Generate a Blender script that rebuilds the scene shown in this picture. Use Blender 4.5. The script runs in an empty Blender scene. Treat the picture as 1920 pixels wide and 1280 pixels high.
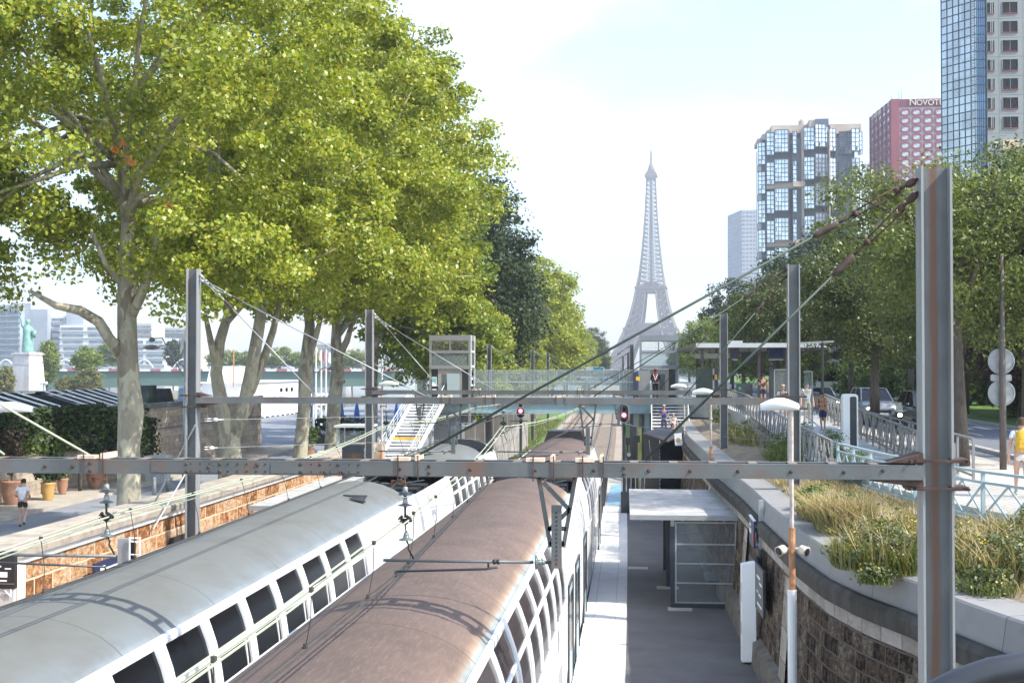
import bpy, math, random
import numpy as np
from mathutils import Vector, Matrix
random.seed(7); RNG = np.random.default_rng(11)
scene = bpy.context.scene
COL = scene.collection
R = math.radians
HAZE = 3.2e-4
# ---------------------------------------------------------------- camera model (metres; z = 0 at the rail head)
FPX = 2500.0; PH = math.atan(50/FPX); TH = math.atan(245/FPX*math.cos(PH))
CF = np.array([-math.sin(TH)*math.cos(PH), math.cos(TH)*math.cos(PH), math.sin(PH)])
CR = np.array([math.cos(TH), math.sin(TH), 0.0]); CU = np.cross(CR, CF)
CC = np.array([0, 0, 6.97])
def at(px, py, Y=None, z=None, x=None):
    r = CF + CR*(px-960)/FPX - CU*(py-640)/FPX
    t = (Y-CC[1])/r[1] if Y is not None else ((z-CC[2])/r[2] if z is not None else (x-CC[0])/r[0])
    return Vector(CC + r*t)
def cv(Y):                      # the gentle left bend of the line
    if Y < 160: return -6e-5*Y*abs(Y)
    return -6e-5*160*160 - .0192*(Y-160)
# ---------------------------------------------------------------- objects
LOC = {}
def tag(o, label=None, cat=None, group=None, kind=None):
    if label: o['label'] = label
    if cat: o['category'] = cat
    if group: o['group'] = group
    if kind: o['kind'] = kind
    return o
def thing(name, label, cat, loc=(0, 0, 0), rz=0, group=None):
    o = bpy.data.objects.new(name, None); COL.objects.link(o); o.empty_display_size = .2
    o.location = loc; o.rotation_euler = (0, 0, rz); LOC[o.name] = Vector(loc)
    return tag(o, label, cat, group)
def copy_tree(o, parent=None):
    c = o.copy(); COL.objects.link(c); c.parent = parent
    for ch in [x for x in bpy.data.objects if x.parent == o]: copy_tree(ch, c)
    return c
def kids(o): return [x for x in bpy.data.objects if x.parent == o]
def dup(o, loc, label, rz=None, sc=None):
    c = copy_tree(o); c.location = loc
    if rz is not None: c.rotation_euler = (0, 0, rz)
    if sc is not None: c.scale = (sc, sc, sc) if not hasattr(sc, '__len__') else sc
    c['label'] = label; LOC[c.name] = Vector(loc)
    return c
def link_mesh(name, me, mats, parent=None, world=True, smooth=False):
    o = bpy.data.objects.new(name, me); COL.objects.link(o)
    for m in (mats if isinstance(mats, (list, tuple)) else [mats]): me.materials.append(m)
    if smooth: me.shade_smooth()
    if parent is not None:
        o.parent = parent
        if world:
            r = parent
            off = Vector((0, 0, 0))
            while r is not None:
                off += LOC.get(r.name, Vector((0, 0, 0))); r = r.parent
            me.transform(Matrix.Translation(-off))
        LOC[o.name] = Vector((0, 0, 0))
    else:
        LOC[o.name] = Vector((0, 0, 0))
    return o
class MB:
    def __init__(s): s.v = []; s.f = []; s.m = []; s.cur = 0
    def add(s, vs, fs):
        b = len(s.v); s.v.extend([tuple(map(float, q)) for q in vs]); s.f.extend([tuple(b+i for i in f) for f in fs]); s.m.extend([s.cur]*len(fs)); return s
    def mat(s, i): s.cur = i; return s
    def box(s, x0, x1, y0, y1, z0, z1):
        return s.add([(x0,y0,z0),(x1,y0,z0),(x1,y1,z0),(x0,y1,z0),(x0,y0,z1),(x1,y0,z1),(x1,y1,z1),(x0,y1,z1)],
            [(0,3,2,1),(4,5,6,7),(0,1,5,4),(1,2,6,5),(2,3,7,6),(3,0,4,7)])
    def cbox(s, c, sz, rz=0, rx=0, ry=0):
        M = Matrix.Translation(Vector(c)) @ Matrix.Rotation(rz, 4, 'Z') @ Matrix.Rotation(rx, 4, 'X') @ Matrix.Rotation(ry, 4, 'Y')
        a, b, d = sz[0]/2, sz[1]/2, sz[2]/2
        vs = [M @ Vector(q) for q in ((-a,-b,-d),(a,-b,-d),(a,b,-d),(-a,b,-d),(-a,-b,d),(a,-b,d),(a,b,d),(-a,b,d))]
        return s.add(vs, [(0,3,2,1),(4,5,6,7),(0,1,5,4),(1,2,6,5),(2,3,7,6),(3,0,4,7)])
    def frame(s, p0, p1, up=(0, 0, 1)):
        p0 = Vector(p0); p1 = Vector(p1); d = p1-p0
        if d.length < 1e-9: d = Vector((0, 0, 1e-6))
        d.normalize(); u = Vector(up)
        if abs(d.dot(u)) > .98: u = Vector((0, 1, 0)) if abs(d.y) < .9 else Vector((1, 0, 0))
        a = d.cross(u).normalized(); b = a.cross(d).normalized()
        return p0, p1, d, a, b
    def bar(s, p0, p1, w, h, up=(0, 0, 1)):
        p0, p1, d, a, b = s.frame(p0, p1, up); w /= 2; h /= 2
        vs = [p + a*i + b*j for p in (p0, p1) for i, j in ((-w,-h),(w,-h),(w,h),(-w,h))]
        return s.add(vs, [(3,2,1,0),(4,5,6,7),(0,1,5,4),(1,2,6,5),(2,3,7,6),(3,0,4,7)])
    def tube(s, pts, r, n=8):
        pts = [Vector(p) for p in pts]; N = len(pts); vs = []; fs = []
        ref = None
        for i, p in enumerate(pts):
            d = (pts[min(i+1, N-1)] - pts[max(i-1, 0)])
            if d.length < 1e-9: d = Vector((0, 0, 1))
            d.normalize()
            if ref is None: ref = Vector((0, 0, 1)) if abs(d.z) < .9 else Vector((0, 1, 0))
            a = d.cross(ref)
            if a.length < 1e-6: a = d.cross(Vector((1, .3, .2)))
            a.normalize(); b = a.cross(d).normalized(); ref = b
            rr = r[i] if hasattr(r, '__len__') else r
            for k in range(n):
                t = 2*math.pi*k/n; vs.append(p + a*(rr*math.cos(t)) + b*(rr*math.sin(t)))
        for i in range(N-1):
            for k in range(n):
                k2 = (k+1) % n; fs.append((i*n+k, (i+1)*n+k, (i+1)*n+k2, i*n+k2))
        fs.append(tuple(range(n))); fs.append(tuple((N-1)*n + k for k in reversed(range(n))))
        return s.add(vs, fs)
    def lathe(s, prof, c=(0, 0, 0), n=14, axis=(0, 0, 1)):
        c = Vector(c); q = Vector((0, 0, 1)).rotation_difference(Vector(axis)); vs = []; fs = []
        for r, z in prof:
            for k in range(n):
                t = 2*math.pi*k/n; vs.append(c + q @ Vector((r*math.cos(t), r*math.sin(t), z)))
        for i in range(len(prof)-1):
            for k in range(n):
                k2 = (k+1) % n; fs.append((i*n+k, i*n+k2, (i+1)*n+k2, (i+1)*n+k))
        fs.append(tuple(reversed(range(n)))); fs.append(tuple((len(prof)-1)*n + k for k in range(n)))
        return s.add(vs, fs)
    def ball(s, c, r, n=12, m=8):
        rx, ry, rz = r if hasattr(r, '__len__') else (r, r, r); c = Vector(c)
        prof = [(max(math.sin(math.pi*i/m), 1e-3), -math.cos(math.pi*i/m)) for i in range(m+1)]; vs = []; fs = []
        for a, z in prof:
            for k in range(n):
                t = 2*math.pi*k/n; vs.append(c + Vector((rx*a*math.cos(t), ry*a*math.sin(t), rz*z)))
        for i in range(m):
            for k in range(n):
                k2 = (k+1) % n; fs.append((i*n+k, i*n+k2, (i+1)*n+k2, (i+1)*n+k))
        return s.add(vs, fs)
    def prism(s, poly, ext):
        poly = [Vector(p) for p in poly]; e = Vector(ext); n = len(poly)
        vs = poly + [p+e for p in poly]
        return s.add(vs, [tuple(reversed(range(n))), tuple(range(n, 2*n))] + [(i, (i+1) % n, n+(i+1) % n, n+i) for i in range(n)])
    def rows(s, rows, close=False):
        n = len(rows[0]); vs = [p for r in rows for p in r]; fs = []
        for i in range(len(rows)-1):
            for k in range(n - (0 if close else 1)):
                k2 = (k+1) % n; fs.append((i*n+k, (i+1)*n+k, (i+1)*n+k2, i*n+k2))
        return s.add(vs, fs)
    def mesh(s, name):
        me = bpy.data.meshes.new(name); me.from_pydata(s.v, [], s.f)
        if any(s.m): me.polygons.foreach_set('material_index', s.m)
        me.update(); return me
    def build(s, name, mats, parent=None, label=None, cat=None, group=None, kind=None, smooth=False, world=True, bevel=0, subs=0, origin=True):
        me = s.mesh(name)
        o = link_mesh(name, me, mats, parent, world, smooth)
        if parent is None and origin and kind is None and len(s.v):
            a = np.array(s.v); c = Vector(((a[:,0].min()+a[:,0].max())/2, (a[:,1].min()+a[:,1].max())/2, a[:,2].min()))
            me.transform(Matrix.Translation(-c)); o.location = c; LOC[o.name] = c
        if bevel:
            b = o.modifiers.new('bevel', 'BEVEL'); b.width = bevel; b.segments = 2; b.limit_method = 'ANGLE'; b.angle_limit = R(40)
        if subs:
            b = o.modifiers.new('sub', 'SUBSURF'); b.levels = subs; b.render_levels = subs
        return tag(o, label, cat, group, kind)
def grid_obj(name, rows, mat, parent=None, smooth=True, **k):
    """a lofted sheet; 'uvw' carries metres along / across it for the materials"""
    mb = MB().rows(rows); kk = dict(k); o = mb.build(name, mat, parent, smooth=smooth, **kk)
    me = o.data; n = len(rows[0]); s = 0; co = []
    for i, r in enumerate(rows):
        if i: s += (Vector(rows[i][0]) - Vector(rows[i-1][0])).length
        t = 0
        for j, p in enumerate(r):
            if j: t += (Vector(r[j]) - Vector(r[j-1])).length
            co += [s, t, j/max(1, n-1)]
    a = me.attributes.new('uvw', 'FLOAT_VECTOR', 'POINT'); a.data.foreach_set('vector', co)
    return o
# ---------------------------------------------------------------- materials
def nd(nt, t, **k):
    n = nt.nodes.new(t)
    for a, b in k.items():
        if a.startswith('i_'): n.inputs[a[2:].replace('_', ' ')].default_value = b
        else: setattr(n, a, b)
    return n
def c4(c): return (c[0], c[1], c[2], 1)
def base_mat(name):
    m = bpy.data.materials.new(name); m.use_nodes = True; nt = m.node_tree
    return m, nt, nt.nodes['Principled BSDF']
def coords(nt, attr=None, sc=(1, 1, 1)):
    if attr: c = nd(nt, 'ShaderNodeAttribute', attribute_name=attr).outputs['Vector']
    else: c = nd(nt, 'ShaderNodeTexCoord').outputs['Object']
    mp = nd(nt, 'ShaderNodeMapping'); mp.inputs['Scale'].default_value = sc
    nt.links.new(c, mp.inputs['Vector']); return mp.outputs['Vector']
def noise(nt, vec, scale, detail=4, rough=.55):
    n = nd(nt, 'ShaderNodeTexNoise'); n.inputs['Scale'].default_value = scale; n.inputs['Detail'].default_value = detail; n.inputs['Roughness'].default_value = rough
    nt.links.new(vec, n.inputs['Vector']); return n.outputs['Fac']
def ramp(nt, fac, stops):
    r = nd(nt, 'ShaderNodeValToRGB'); e = r.color_ramp.elements
    while len(e) > 1: e.remove(e[-1])
    for i, (p, c) in enumerate(stops):
        q = e[0] if i == 0 else e.new(p)
        q.position = p; q.color = c4(c) if hasattr(c, '__len__') else (c, c, c, 1)
    nt.links.new(fac, r.inputs['Fac']); return r.outputs['Color']
def mix(nt, a, b, fac, mode='MIX'):
    m = nd(nt, 'ShaderNodeMix', data_type='RGBA', blend_type=mode)
    for sock, val in (('A', a), ('B', b)):
        i = [q for q in m.inputs if q.name == sock and q.type == 'RGBA'][0]
        if hasattr(val, 'links'): nt.links.new(val, i)
        else: i.default_value = c4(val)
    i = m.inputs[0]
    if hasattr(fac, 'links'): nt.links.new(fac, i)
    else: i.default_value = fac
    return [q for q in m.outputs if q.type == 'RGBA'][0]
def bump(nt, p, h, st=.3, dist=.02):
    b = nd(nt, 'ShaderNodeBump'); b.inputs['Strength'].default_value = st; b.inputs['Distance'].default_value = dist
    nt.links.new(h, b.inputs['Height']); nt.links.new(b.outputs['Normal'], p.inputs['Normal'])
MATS = {}
def pm(name, col, rough=.6, metal=0, var=.18, scale=2.5, bmp=0, bscale=30, dirt=None, dscale=1.2, damt=.5, streak=None, spec=.5):
    if name in MATS: return MATS[name]
    m, nt, p = base_mat(name)
    v = coords(nt, None, streak or (1, 1, 1))
    f = noise(nt, v, scale)
    lo = tuple(max(0, c*(1-var)) for c in col); hi = tuple(min(1, c*(1+var)) for c in col)
    c = ramp(nt, f, [(.3, lo), (.7, hi)])
    if dirt:
        g = noise(nt, v, dscale, 6, .65); mk = ramp(nt, g, [(.5, 0), (.72, damt)])
        c = mix(nt, c, dirt, mk)
    nt.links.new(c, p.inputs['Base Color'])
    p.inputs['Roughness'].default_value = rough; p.inputs['Metallic'].default_value = metal
    p.inputs['Specular IOR Level'].default_value = spec
    if bmp:
        bump(nt, p, noise(nt, coords(nt), bscale, 5), bmp)
    MATS[name] = m; return m
def glow(name, col, st):
    m, nt, p = base_mat(name); p.inputs['Base Color'].default_value = c4(col)
    p.inputs['Emission Color'].default_value = c4(col); p.inputs['Emission Strength'].default_value = st; return m
def glassy(name, col=(.75, .85, .85), alpha=.25, rough=.05):
    m, nt, p = base_mat(name); out = nt.nodes['Material Output']
    t = nd(nt, 'ShaderNodeBsdfTransparent'); t.inputs['Color'].default_value = c4(col)
    p.inputs['Base Color'].default_value = c4(col); p.inputs['Roughness'].default_value = rough
    x = nd(nt, 'ShaderNodeMixShader'); x.inputs[0].default_value = alpha
    nt.links.new(t.outputs[0], x.inputs[1]); nt.links.new(p.outputs[0], x.inputs[2]); nt.links.new(x.outputs[0], out.inputs['Surface']); return m
def leaf_mat(name, cols, trans=.35, rough=.42, spec=.5):
    m, nt, p = base_mat(name); out = nt.nodes['Material Output']
    g = nd(nt, 'ShaderNodeNewGeometry').outputs['Random Per Island']
    n = len(cols); c = ramp(nt, g, [(i/(n-1), q) for i, q in enumerate(cols)])
    nz = noise(nt, coords(nt), .35, 2); c2 = mix(nt, c, tuple(q*.72 for q in cols[0]), ramp(nt, nz, [(.45, 0), (.7, .45)]))
    nt.links.new(c2, p.inputs['Base Color']); p.inputs['Roughness'].default_value = rough; p.inputs['Specular IOR Level'].default_value = spec
    t = nd(nt, 'ShaderNodeBsdfTranslucent'); c3 = mix(nt, c2, (1.0, .95, .35), 1.0, 'MULTIPLY'); nt.links.new(c3, t.inputs['Color'])
    x = nd(nt, 'ShaderNodeMixShader'); x.inputs[0].default_value = trans
    nt.links.new(p.outputs[0], x.inputs[1]); nt.links.new(t.outputs[0], x.inputs[2]); nt.links.new(x.outputs[0], out.inputs['Surface']); return m
def stone_mat(name, cols, bw=.6, bh=.3, mortar=(.3, .27, .22), msize=.02, attr='uvw', rough=.9, nsc=6, bst=.8, pit=None, off=.5):
    m, nt, p = base_mat(name); v = coords(nt, attr)
    b = nd(nt, 'ShaderNodeTexBrick'); b.offset = off
    b.inputs['Scale'].default_value = 1; b.inputs['Brick Width'].default_value = bw; b.inputs['Row Height'].default_value = bh
    b.inputs['Mortar Size'].default_value = msize; b.inputs['Mortar Smooth'].default_value = .3; b.inputs['Bias'].default_value = 0
    b.inputs['Color1'].default_value = (0, 0, 0, 1); b.inputs['Color2'].default_value = (1, 1, 1, 1); b.inputs['Mortar'].default_value = (.5, .5, .5, 1)
    wob = nd(nt, 'ShaderNodeVectorMath', operation='ADD'); nn = nd(nt, 'ShaderNodeTexNoise'); nn.inputs['Scale'].default_value = 3
    sc = nd(nt, 'ShaderNodeVectorMath', operation='SCALE'); sc.inputs['Scale'].default_value = .05
    nt.links.new(v, nn.inputs['Vector']); nt.links.new(nn.outputs['Color'], sc.inputs[0]); nt.links.new(v, wob.inputs[0]); nt.links.new(sc.outputs[0], wob.inputs[1])
    nt.links.new(wob.outputs[0], b.inputs['Vector'])
    n = len(cols); f1 = ramp(nt, noise(nt, v, nsc, 8, .7), [(.34, 0), (.66, 1)])
    mx = mix(nt, b.outputs['Color'], f1, .58)
    c = ramp(nt, mx, [(.25+.5*i/(n-1), q) for i, q in enumerate(cols)])
    if pit: c = mix(nt, c, pit, ramp(nt, noise(nt, v, nsc*2.3, 6, .7), [(.56, 0), (.68, .85)]))
    c = mix(nt, c, mortar, b.outputs['Fac'])
    nt.links.new(c, p.inputs['Base Color']); p.inputs['Roughness'].default_value = rough; p.inputs['Specular IOR Level'].default_value = .2
    h = mix(nt, f1, (0, 0, 0), b.outputs['Fac']); bump(nt, p, h, bst, .06); return m
STEEL = pm('portal_steel', (.115, .125, .125), .55, .25, .25, 1.5, .15, 40, (.17, .10, .065), 2.6, .85)
def web_mat():
    m, nt, p = base_mat('portal_web_rust'); g = nd(nt, 'ShaderNodeTexCoord'); sp = nd(nt, 'ShaderNodeSeparateXYZ'); nt.links.new(g.outputs['Generated'], sp.inputs[0])
    v = coords(nt, None, (9, 9, .5)); n1 = noise(nt, v, 1.3, 6, .65)
    d = nd(nt, 'ShaderNodeMath', operation='SUBTRACT'); nt.links.new(sp.outputs['X'], d.inputs[0]); d.inputs[1].default_value = .47
    ab = nd(nt, 'ShaderNodeMath', operation='ABSOLUTE'); nt.links.new(d.outputs[0], ab.inputs[0])
    ml = nd(nt, 'ShaderNodeMath', operation='MULTIPLY_ADD'); nt.links.new(n1, ml.inputs[0]); ml.inputs[1].default_value = -.42; nt.links.new(ab.outputs[0], ml.inputs[2])
    k = ramp(nt, ml.outputs[0], [(0, .9), (.06, 0)]); ml2 = nd(nt, 'ShaderNodeMath', operation='ADD'); nt.links.new(ml.outputs[0], ml2.inputs[0]); ml2.inputs[1].default_value = .17
    k = ramp(nt, ml2.outputs[0], [(.02, .85), (.16, 0)])
    c = mix(nt, ramp(nt, noise(nt, coords(nt), 2, 5), [(.3, (.115, .125, .125)), (.7, (.17, .178, .175))]), (.15, .072, .038), k)
    nt.links.new(c, p.inputs['Base Color']); p.inputs['Roughness'].default_value = .65; bump(nt, p, noise(nt, coords(nt), 40, 4), .15); return m
STEELW = web_mat()
FLANGE = pm('pole_flange_paint', (.27, .28, .28), .5, .15, .12, 1.5, .1, 40, (.20, .15, .11), 2.0, .5, (4, 4, .4))
RUST = pm('rusty_iron', (.17, .085, .05), .8, .2, .5, 9, .3, 40)
TIMBER = pm('pale_blocks', (.62, .48, .36), .8, 0, .2, 8)
GALV = pm('galvanised_steel', (.36, .38, .38), .45, .35, .15, 3)
PATINA = pm('green_patina_cable', (.038, .062, .049), .6, .1, .2, 3)
PALECABLE = pm('pale_copper_cable', (.40, .43, .31), .6, .1, .12, 3)
DARKWIRE = pm('dark_wire', (.07, .065, .06), .6, .3, .2, 5)
PORCELAIN = pm('insulator_glass', (.11, .14, .14), .22, 0, .1, 3)
BLACK = pm('black_plastic', (.018, .019, .021), .45, 0, .2, 3)
CHAR = pm('charcoal_paint', (.035, .04, .048), .4, .1, .2, 3)
WHITE = pm('white_paint', (.78, .79, .78), .4, 0, .06, 2, 0, 30, (.5, .48, .44), 2, .25)
GREYP = pm('grey_paint', (.30, .31, .31), .45, .2, .12, 2)
PALEBLUE = pm('pale_blue_paint', (.30, .46, .50), .45, .1, .1, 2, 0, 30, (.25, .3, .3), 2, .4)
CONC = pm('concrete', (.42, .41, .38), .85, 0, .15, 1.3, .2, 30, (.22, .21, .19), 1.5, .45)
PALECONC = pm('pale_concrete', (.56, .555, .54), .8, 0, .1, 2, .15, 40, (.36, .35, .33), .8, .5)
GLASS = glassy('clear_glass', (.82, .88, .88), .09)
GLASSD = pm('dark_window_glass', (.0035, .004, .005), .14, 0, .5, .7, spec=.12)
YELLOW = pm('yellow_strip', (.75, .45, .06), .6)
REDP = pm('red_paint', (.55, .04, .05), .5)
NAVY = pm('navy_panel', (.025, .035, .085), .4)
SIGNWHITE = pm('sign_white', (.82, .82, .82), .5, 0, .03)
# ================================================================= setting
def lin(x0, x1, n): return [x0+(x1-x0)*i/(n-1) for i in range(n)]
WP = [at(px, py, z=4.0) for px, py in ((1920,1166),(1793,1122),(1730,1094),(1633,1064),(1565,1036),(1510,1002),(1477,974),(1440,944),(1400,907),(1345,867),(1290,817))]
WP = [(9.5, 4.0), (6.9, 10.0)] + [(p.x, p.y) for p in WP] + [(2.0, 76), (2.0, 90), (1.6, 120)]
WP.sort(key=lambda q: q[1])
def W(Y):
    if Y <= WP[0][1]: return WP[0][0]
    if Y > 120: return 1.6 + cv(Y) - cv(120)
    return float(np.interp(Y, [q[1] for q in WP], [q[0] for q in WP]))
YS = [-40, 0, 4, 8, 11, 13, 15, 16.5, 18, 19, 20, 21, 22.5, 24, 26, 28, 31, 34, 38, 43, 48, 54, 60, 68, 76, 90, 105, 120, 140, 160, 200, 260, 340, 450, 700, 1200, 2500, 4000]
GROUND = pm('earth_ground', (.20, .19, .16), .95, 0, .3, .4, .2, 8)
rows = []
YS = sorted(YS+[60.2, 97])
def G_(Y): return (-13.2 if Y <= 60 or Y > 96 else -15.9)+cv(Y)
for Y in YS:
    c = cv(Y); w = W(Y)
    rows.append([(-2500, Y, 1), (-330, Y, 1), (-330, Y, -6), (-44, Y, -6), (-44, Y, 1.1), (G_(Y), Y, 1.1), (G_(Y), Y, -.42), (w+.45, Y, -.42), (w+.5, Y, 3.93), (2500, Y, 3.93)])
grid_obj('ground', rows, GROUND, smooth=False, kind='structure')
def water():
    m, nt, p = base_mat('river_water'); p.inputs['Base Color'].default_value = (.05, .075, .06, 1); p.inputs['Roughness'].default_value = .12
    bump(nt, p, noise(nt, coords(nt), .8, 4), .25, .1); return m
MB().box(-330, -44, -40, 900, -5, -1.2).build('river_water', water(), kind='structure')
# ballast, grass, tracks
BALLAST = pm('ballast', (.36, .31, .26), .95, 0, .45, 14, .8, 12, (.22, .15, .10), .6, .6)
ys = [y for y in YS if y <= 700]
grid_obj('trackbed', [[(-8.9+cv(y), y, -.3), (-8.5+cv(y), y, -.14), (-1.0+cv(y), y, -.14), (-.7+cv(y), y, -.3)] for y in ys], BALLAST, smooth=False, kind='structure')
RAIL = pm('rail_steel', (.20, .10, .065), .6, .4, .25, 6); RAILTOP = pm('rail_head', (.45, .43, .41), .3, .9, .1, 4); SLEEP = pm('sleepers', (.30, .26, .22), .9, 0, .3, 5)
for x0 in (-2.85, -6.62):
    mb = MB(); ys2 = lin(-6, 160, 40) + lin(170, 600, 20)
    for s in (-.7475, .7475):
        for a, b in zip(ys2, ys2[1:]):
            p, q = (x0+s+cv(a), a, -.06), (x0+s+cv(b), b, -.06)
            mb.mat(0).bar(p, q, .065, .13); mb.mat(1).bar((p[0], p[1], .012), (q[0], q[1], .012), .045, .014); mb.mat(0).bar((p[0], a, -.13), (q[0], b, -.13), .14, .02)
    y = 52.0
    mb.mat(2)
    while y < 330:
        mb.cbox((x0+cv(y), y, -.15), (2.5, .26, .06)); y += .6 if y < 160 else 1.2
    mb.build('railway_track', [RAIL, RAILTOP, SLEEP], kind='structure')
# platforms
ASPHALT = pm('platform_asphalt', (.108, .105, .104), .8, 0, .22, .9, .25, 50, (.16, .15, .145), .8, .5)
def gb(Y): return (-13.2 if Y <= 60 or Y > 96 else -15.9)+cv(Y)
def slab_mat(name, col):
    m, nt, p = base_mat(name); v = coords(nt, 'uvw')
    b = nd(nt, 'ShaderNodeTexBrick'); b.offset = 0; b.inputs['Scale'].default_value = 1; b.inputs['Brick Width'].default_value = 1.2; b.inputs['Row Height'].default_value = .56
    b.inputs['Mortar Size'].default_value = .008
    for k, q in (('Color1', .94), ('Color2', 1.05), ('Mortar', .55)): b.inputs[k].default_value = (col[0]*q, col[1]*q, col[2]*q, 1)
    nt.links.new(v, b.inputs['Vector'])
    c = mix(nt, b.outputs['Color'], tuple(q*.72 for q in col), ramp(nt, noise(nt, v, 1.7, 7, .7), [(.48, 0), (.75, .6)]))
    nt.links.new(c, p.inputs['Base Color']); p.inputs['Roughness'].default_value = .8; return m
EDGE = slab_mat('platform_edge_slabs', (.60, .60, .59))
def xe(Y): return -1.30-1.2e-4*Y*abs(Y)
pys = lin(-6, 62.3, 24)
grid_obj('platform_edge', [[(xe(y), y, -.3), (xe(y), y, .40), (xe(y)-.06, y, .42), (xe(y)-.06, y, .55), (xe(y)+1.02, y, .55)] for y in pys], EDGE, smooth=False, kind='structure')
grid_obj('platform', [[(xe(y)+1.02, y, .546), (W(y)+.3, y, .546)] for y in pys+[66, 72, 80, 90]], ASPHALT, smooth=False, kind='structure')
grid_obj('platform_wall', [[(xe(y), y, -.4), (xe(y), y, .54), (xe(y)+1.04, y, .542)] for y in (62.3, 70, 80, 90)], CONC, smooth=False, kind='structure')
grid_obj('left_platform', [[(-8.15+cv(y), y, -.3), (-8.15+cv(y), y, .55), (-9.1+cv(y), y, .55), (-9.1+cv(y), y, .549), ((-12.3 if y <= 60 else -15.9)+cv(y), y, .549)] for y in lin(-6, 60, 14)+[60.2, 70, 80, 88]],
         pm('left_platform_paving', (.42, .41, .39), .85, 0, .15, 1), smooth=False, kind='structure')
BLUEG = pm('blue_ground', (.16, .36, .52), .35, 0, .35, 2.2, .1, 20, (.40, .55, .65), 1.4, .6)  # blue ground colour mottled with paler blue blotches
for (x0, x1, y0, y1) in ((-1.72, -.55, 63.0, 74.0),):
    grid_obj('platform_blue_area', [[(x0, y, .552), (x1+.2, y, .552)] for y in lin(y0, y1, 5)], BLUEG, smooth=False, kind='structure')
mb = MB()                                        # small pale inset plates in the asphalt
for px, py in ((1195, 970), (1196, 1064), (1252, 1101), (1275, 1141)):
    p = at(px, py, z=.552); mb.add([(p.x-.32, p.y-.28, .5505), (p.x+.32, p.y-.28, .5505), (p.x+.32, p.y+.28, .5505), (p.x-.32, p.y+.28, .5505)], [(0, 1, 2, 3)])
mb.build('platform_plates', CONC, kind='structure')
# quay on the left
TARMAC = pm('quay_tarmac', (.22, .235, .26), .9, 0, .12, .5, .15, 30)
grid_obj('quay_road', [[(-25+cv(y), y, 1.165), (gb(y)-.1, y, 1.165)] for y in [5, 20, 40, 60, 60.2, 75, 90, 96, 97, 120, 150, 200, 260, 330, 420]], TARMAC, smooth=False, kind='structure')
SIDEW = pm('quay_pavement', (.40, .36, .31), .9, 0, .2, .8, .2, 20, (.28, .24, .20), .5, .5)
grid_obj('quay_pavement', [[(-24+cv(y), y, 1.1), (-24+cv(y), y, 1.30), (-24.3+cv(y), y, 1.304), (-44+cv(y)*0, y, 1.304)] for y in lin(5, 96, 8)], SIDEW, smooth=False, kind='structure')
grid_obj('quay_square', [[(-25+cv(y), y, 1.169), (-44, y, 1.169)] for y in lin(96, 420, 8)], TARMAC, smooth=False, kind='structure')
# street on the right
def RL(Y):   # line of the blue railing at the back of the planter
    return float(np.interp(Y, [0, 20, 24.5, 27, 31, 35.6, 40, 75], [12.5, 8.6, 7.05, 6.15, 5.55, 5.1, 4.85, 4.7]))
sys_ = [y for y in YS if 3 < y <= 450]
PAVE = pm('street_pavement', (.46, .425, .38), .9, 0, .15, .7, .15, 25, (.34, .31, .28), .4, .5)
ROAD = pm('street_asphalt', (.15, .165, .19), .8, 0, .15, .6, .15, 40)
KERB = pm('granite_kerb', (.40, .39, .37), .8, 0, .2, 3)
grid_obj('pavement', [[(RL(y)+.05, y, 3.9), (RL(y)+.05, y, 4.27), (10.0, y, 4.27)] for y in sys_], PAVE, smooth=False, kind='structure')
grid_obj('kerb', [[(10, y, 4.0), (10, y, 4.274), (10.2, y, 4.274), (10.2, y, 4.0)] for y in sys_], KERB, smooth=False, kind='structure')
grid_obj('street_road', [[(10.1, y, 4.13), (17.2, y, 4.13)] for y in sys_], ROAD, smooth=False, kind='structure')
grid_obj('lane_kerb', [[(11.5, y, 4.0), (11.5, y, 4.25), (11.78, y, 4.25), (11.78, y, 4.0)] for y in sys_], KERB, smooth=False, kind='structure')
grid_obj('verge_kerb', [[(17.0, y, 4.0), (17.0, y, 4.28), (17.25, y, 4.28), (17.25, y, 4.0)] for y in sys_], KERB, smooth=False, kind='structure')
mk = MB(); y = 30
while y < 200: mk.box(14.2, 14.32, y, y+3, 4.131, 4.136); y += 7
mk.box(16.6, 16.72, 30, 200, 4.131, 4.136); mk.box(11.95, 12.05, 30, 200, 4.131, 4.136)
for i in range(5): mk.box(12.2+i*.9, 12.7+i*.9, 64, 67, 4.131, 4.136)
mk.build('road_markings', WHITE, kind='structure')
GRASS = pm('lawn_grass', (.10, .18, .03), .9, 0, .4, 2.2, .5, 60, (.05, .10, .02), .5, .6)
grid_obj('lawn', [[(17.25, y, 4.26), (26, y, 4.3), (60, y, 4.5), (160, y, 5)] for y in sys_], GRASS, smooth=False, kind='stuff')
grid_obj('trackside_grass', [[(-12.4+cv(y), y, .15), (-10.5+cv(y), y, .05), (-8.85+cv(y), y, -.22)] for y in lin(88, 330, 12)], GRASS, smooth=True, kind='stuff')
grid_obj('trackside_grass', [[(-.95+cv(y), y, -.25), (-.2+cv(y), y, .05), (1.55+cv(y), y, .25)] for y in lin(90, 330, 10)], GRASS, smooth=True, kind='stuff')
SOIL = pm('planter_soil', (.20, .16, .11), .95, 0, .35, 3, .8, 14)
grid_obj('planter_soil', [[(W(y)+.3, y, 3.86), (W(y)+.9, y, 4.02), ((W(y)+RL(y))/2, y, 4.12), (RL(y)+.1, y, 4.03)] for y in lin(8, 75, 40)], SOIL, kind='structure')
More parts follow.
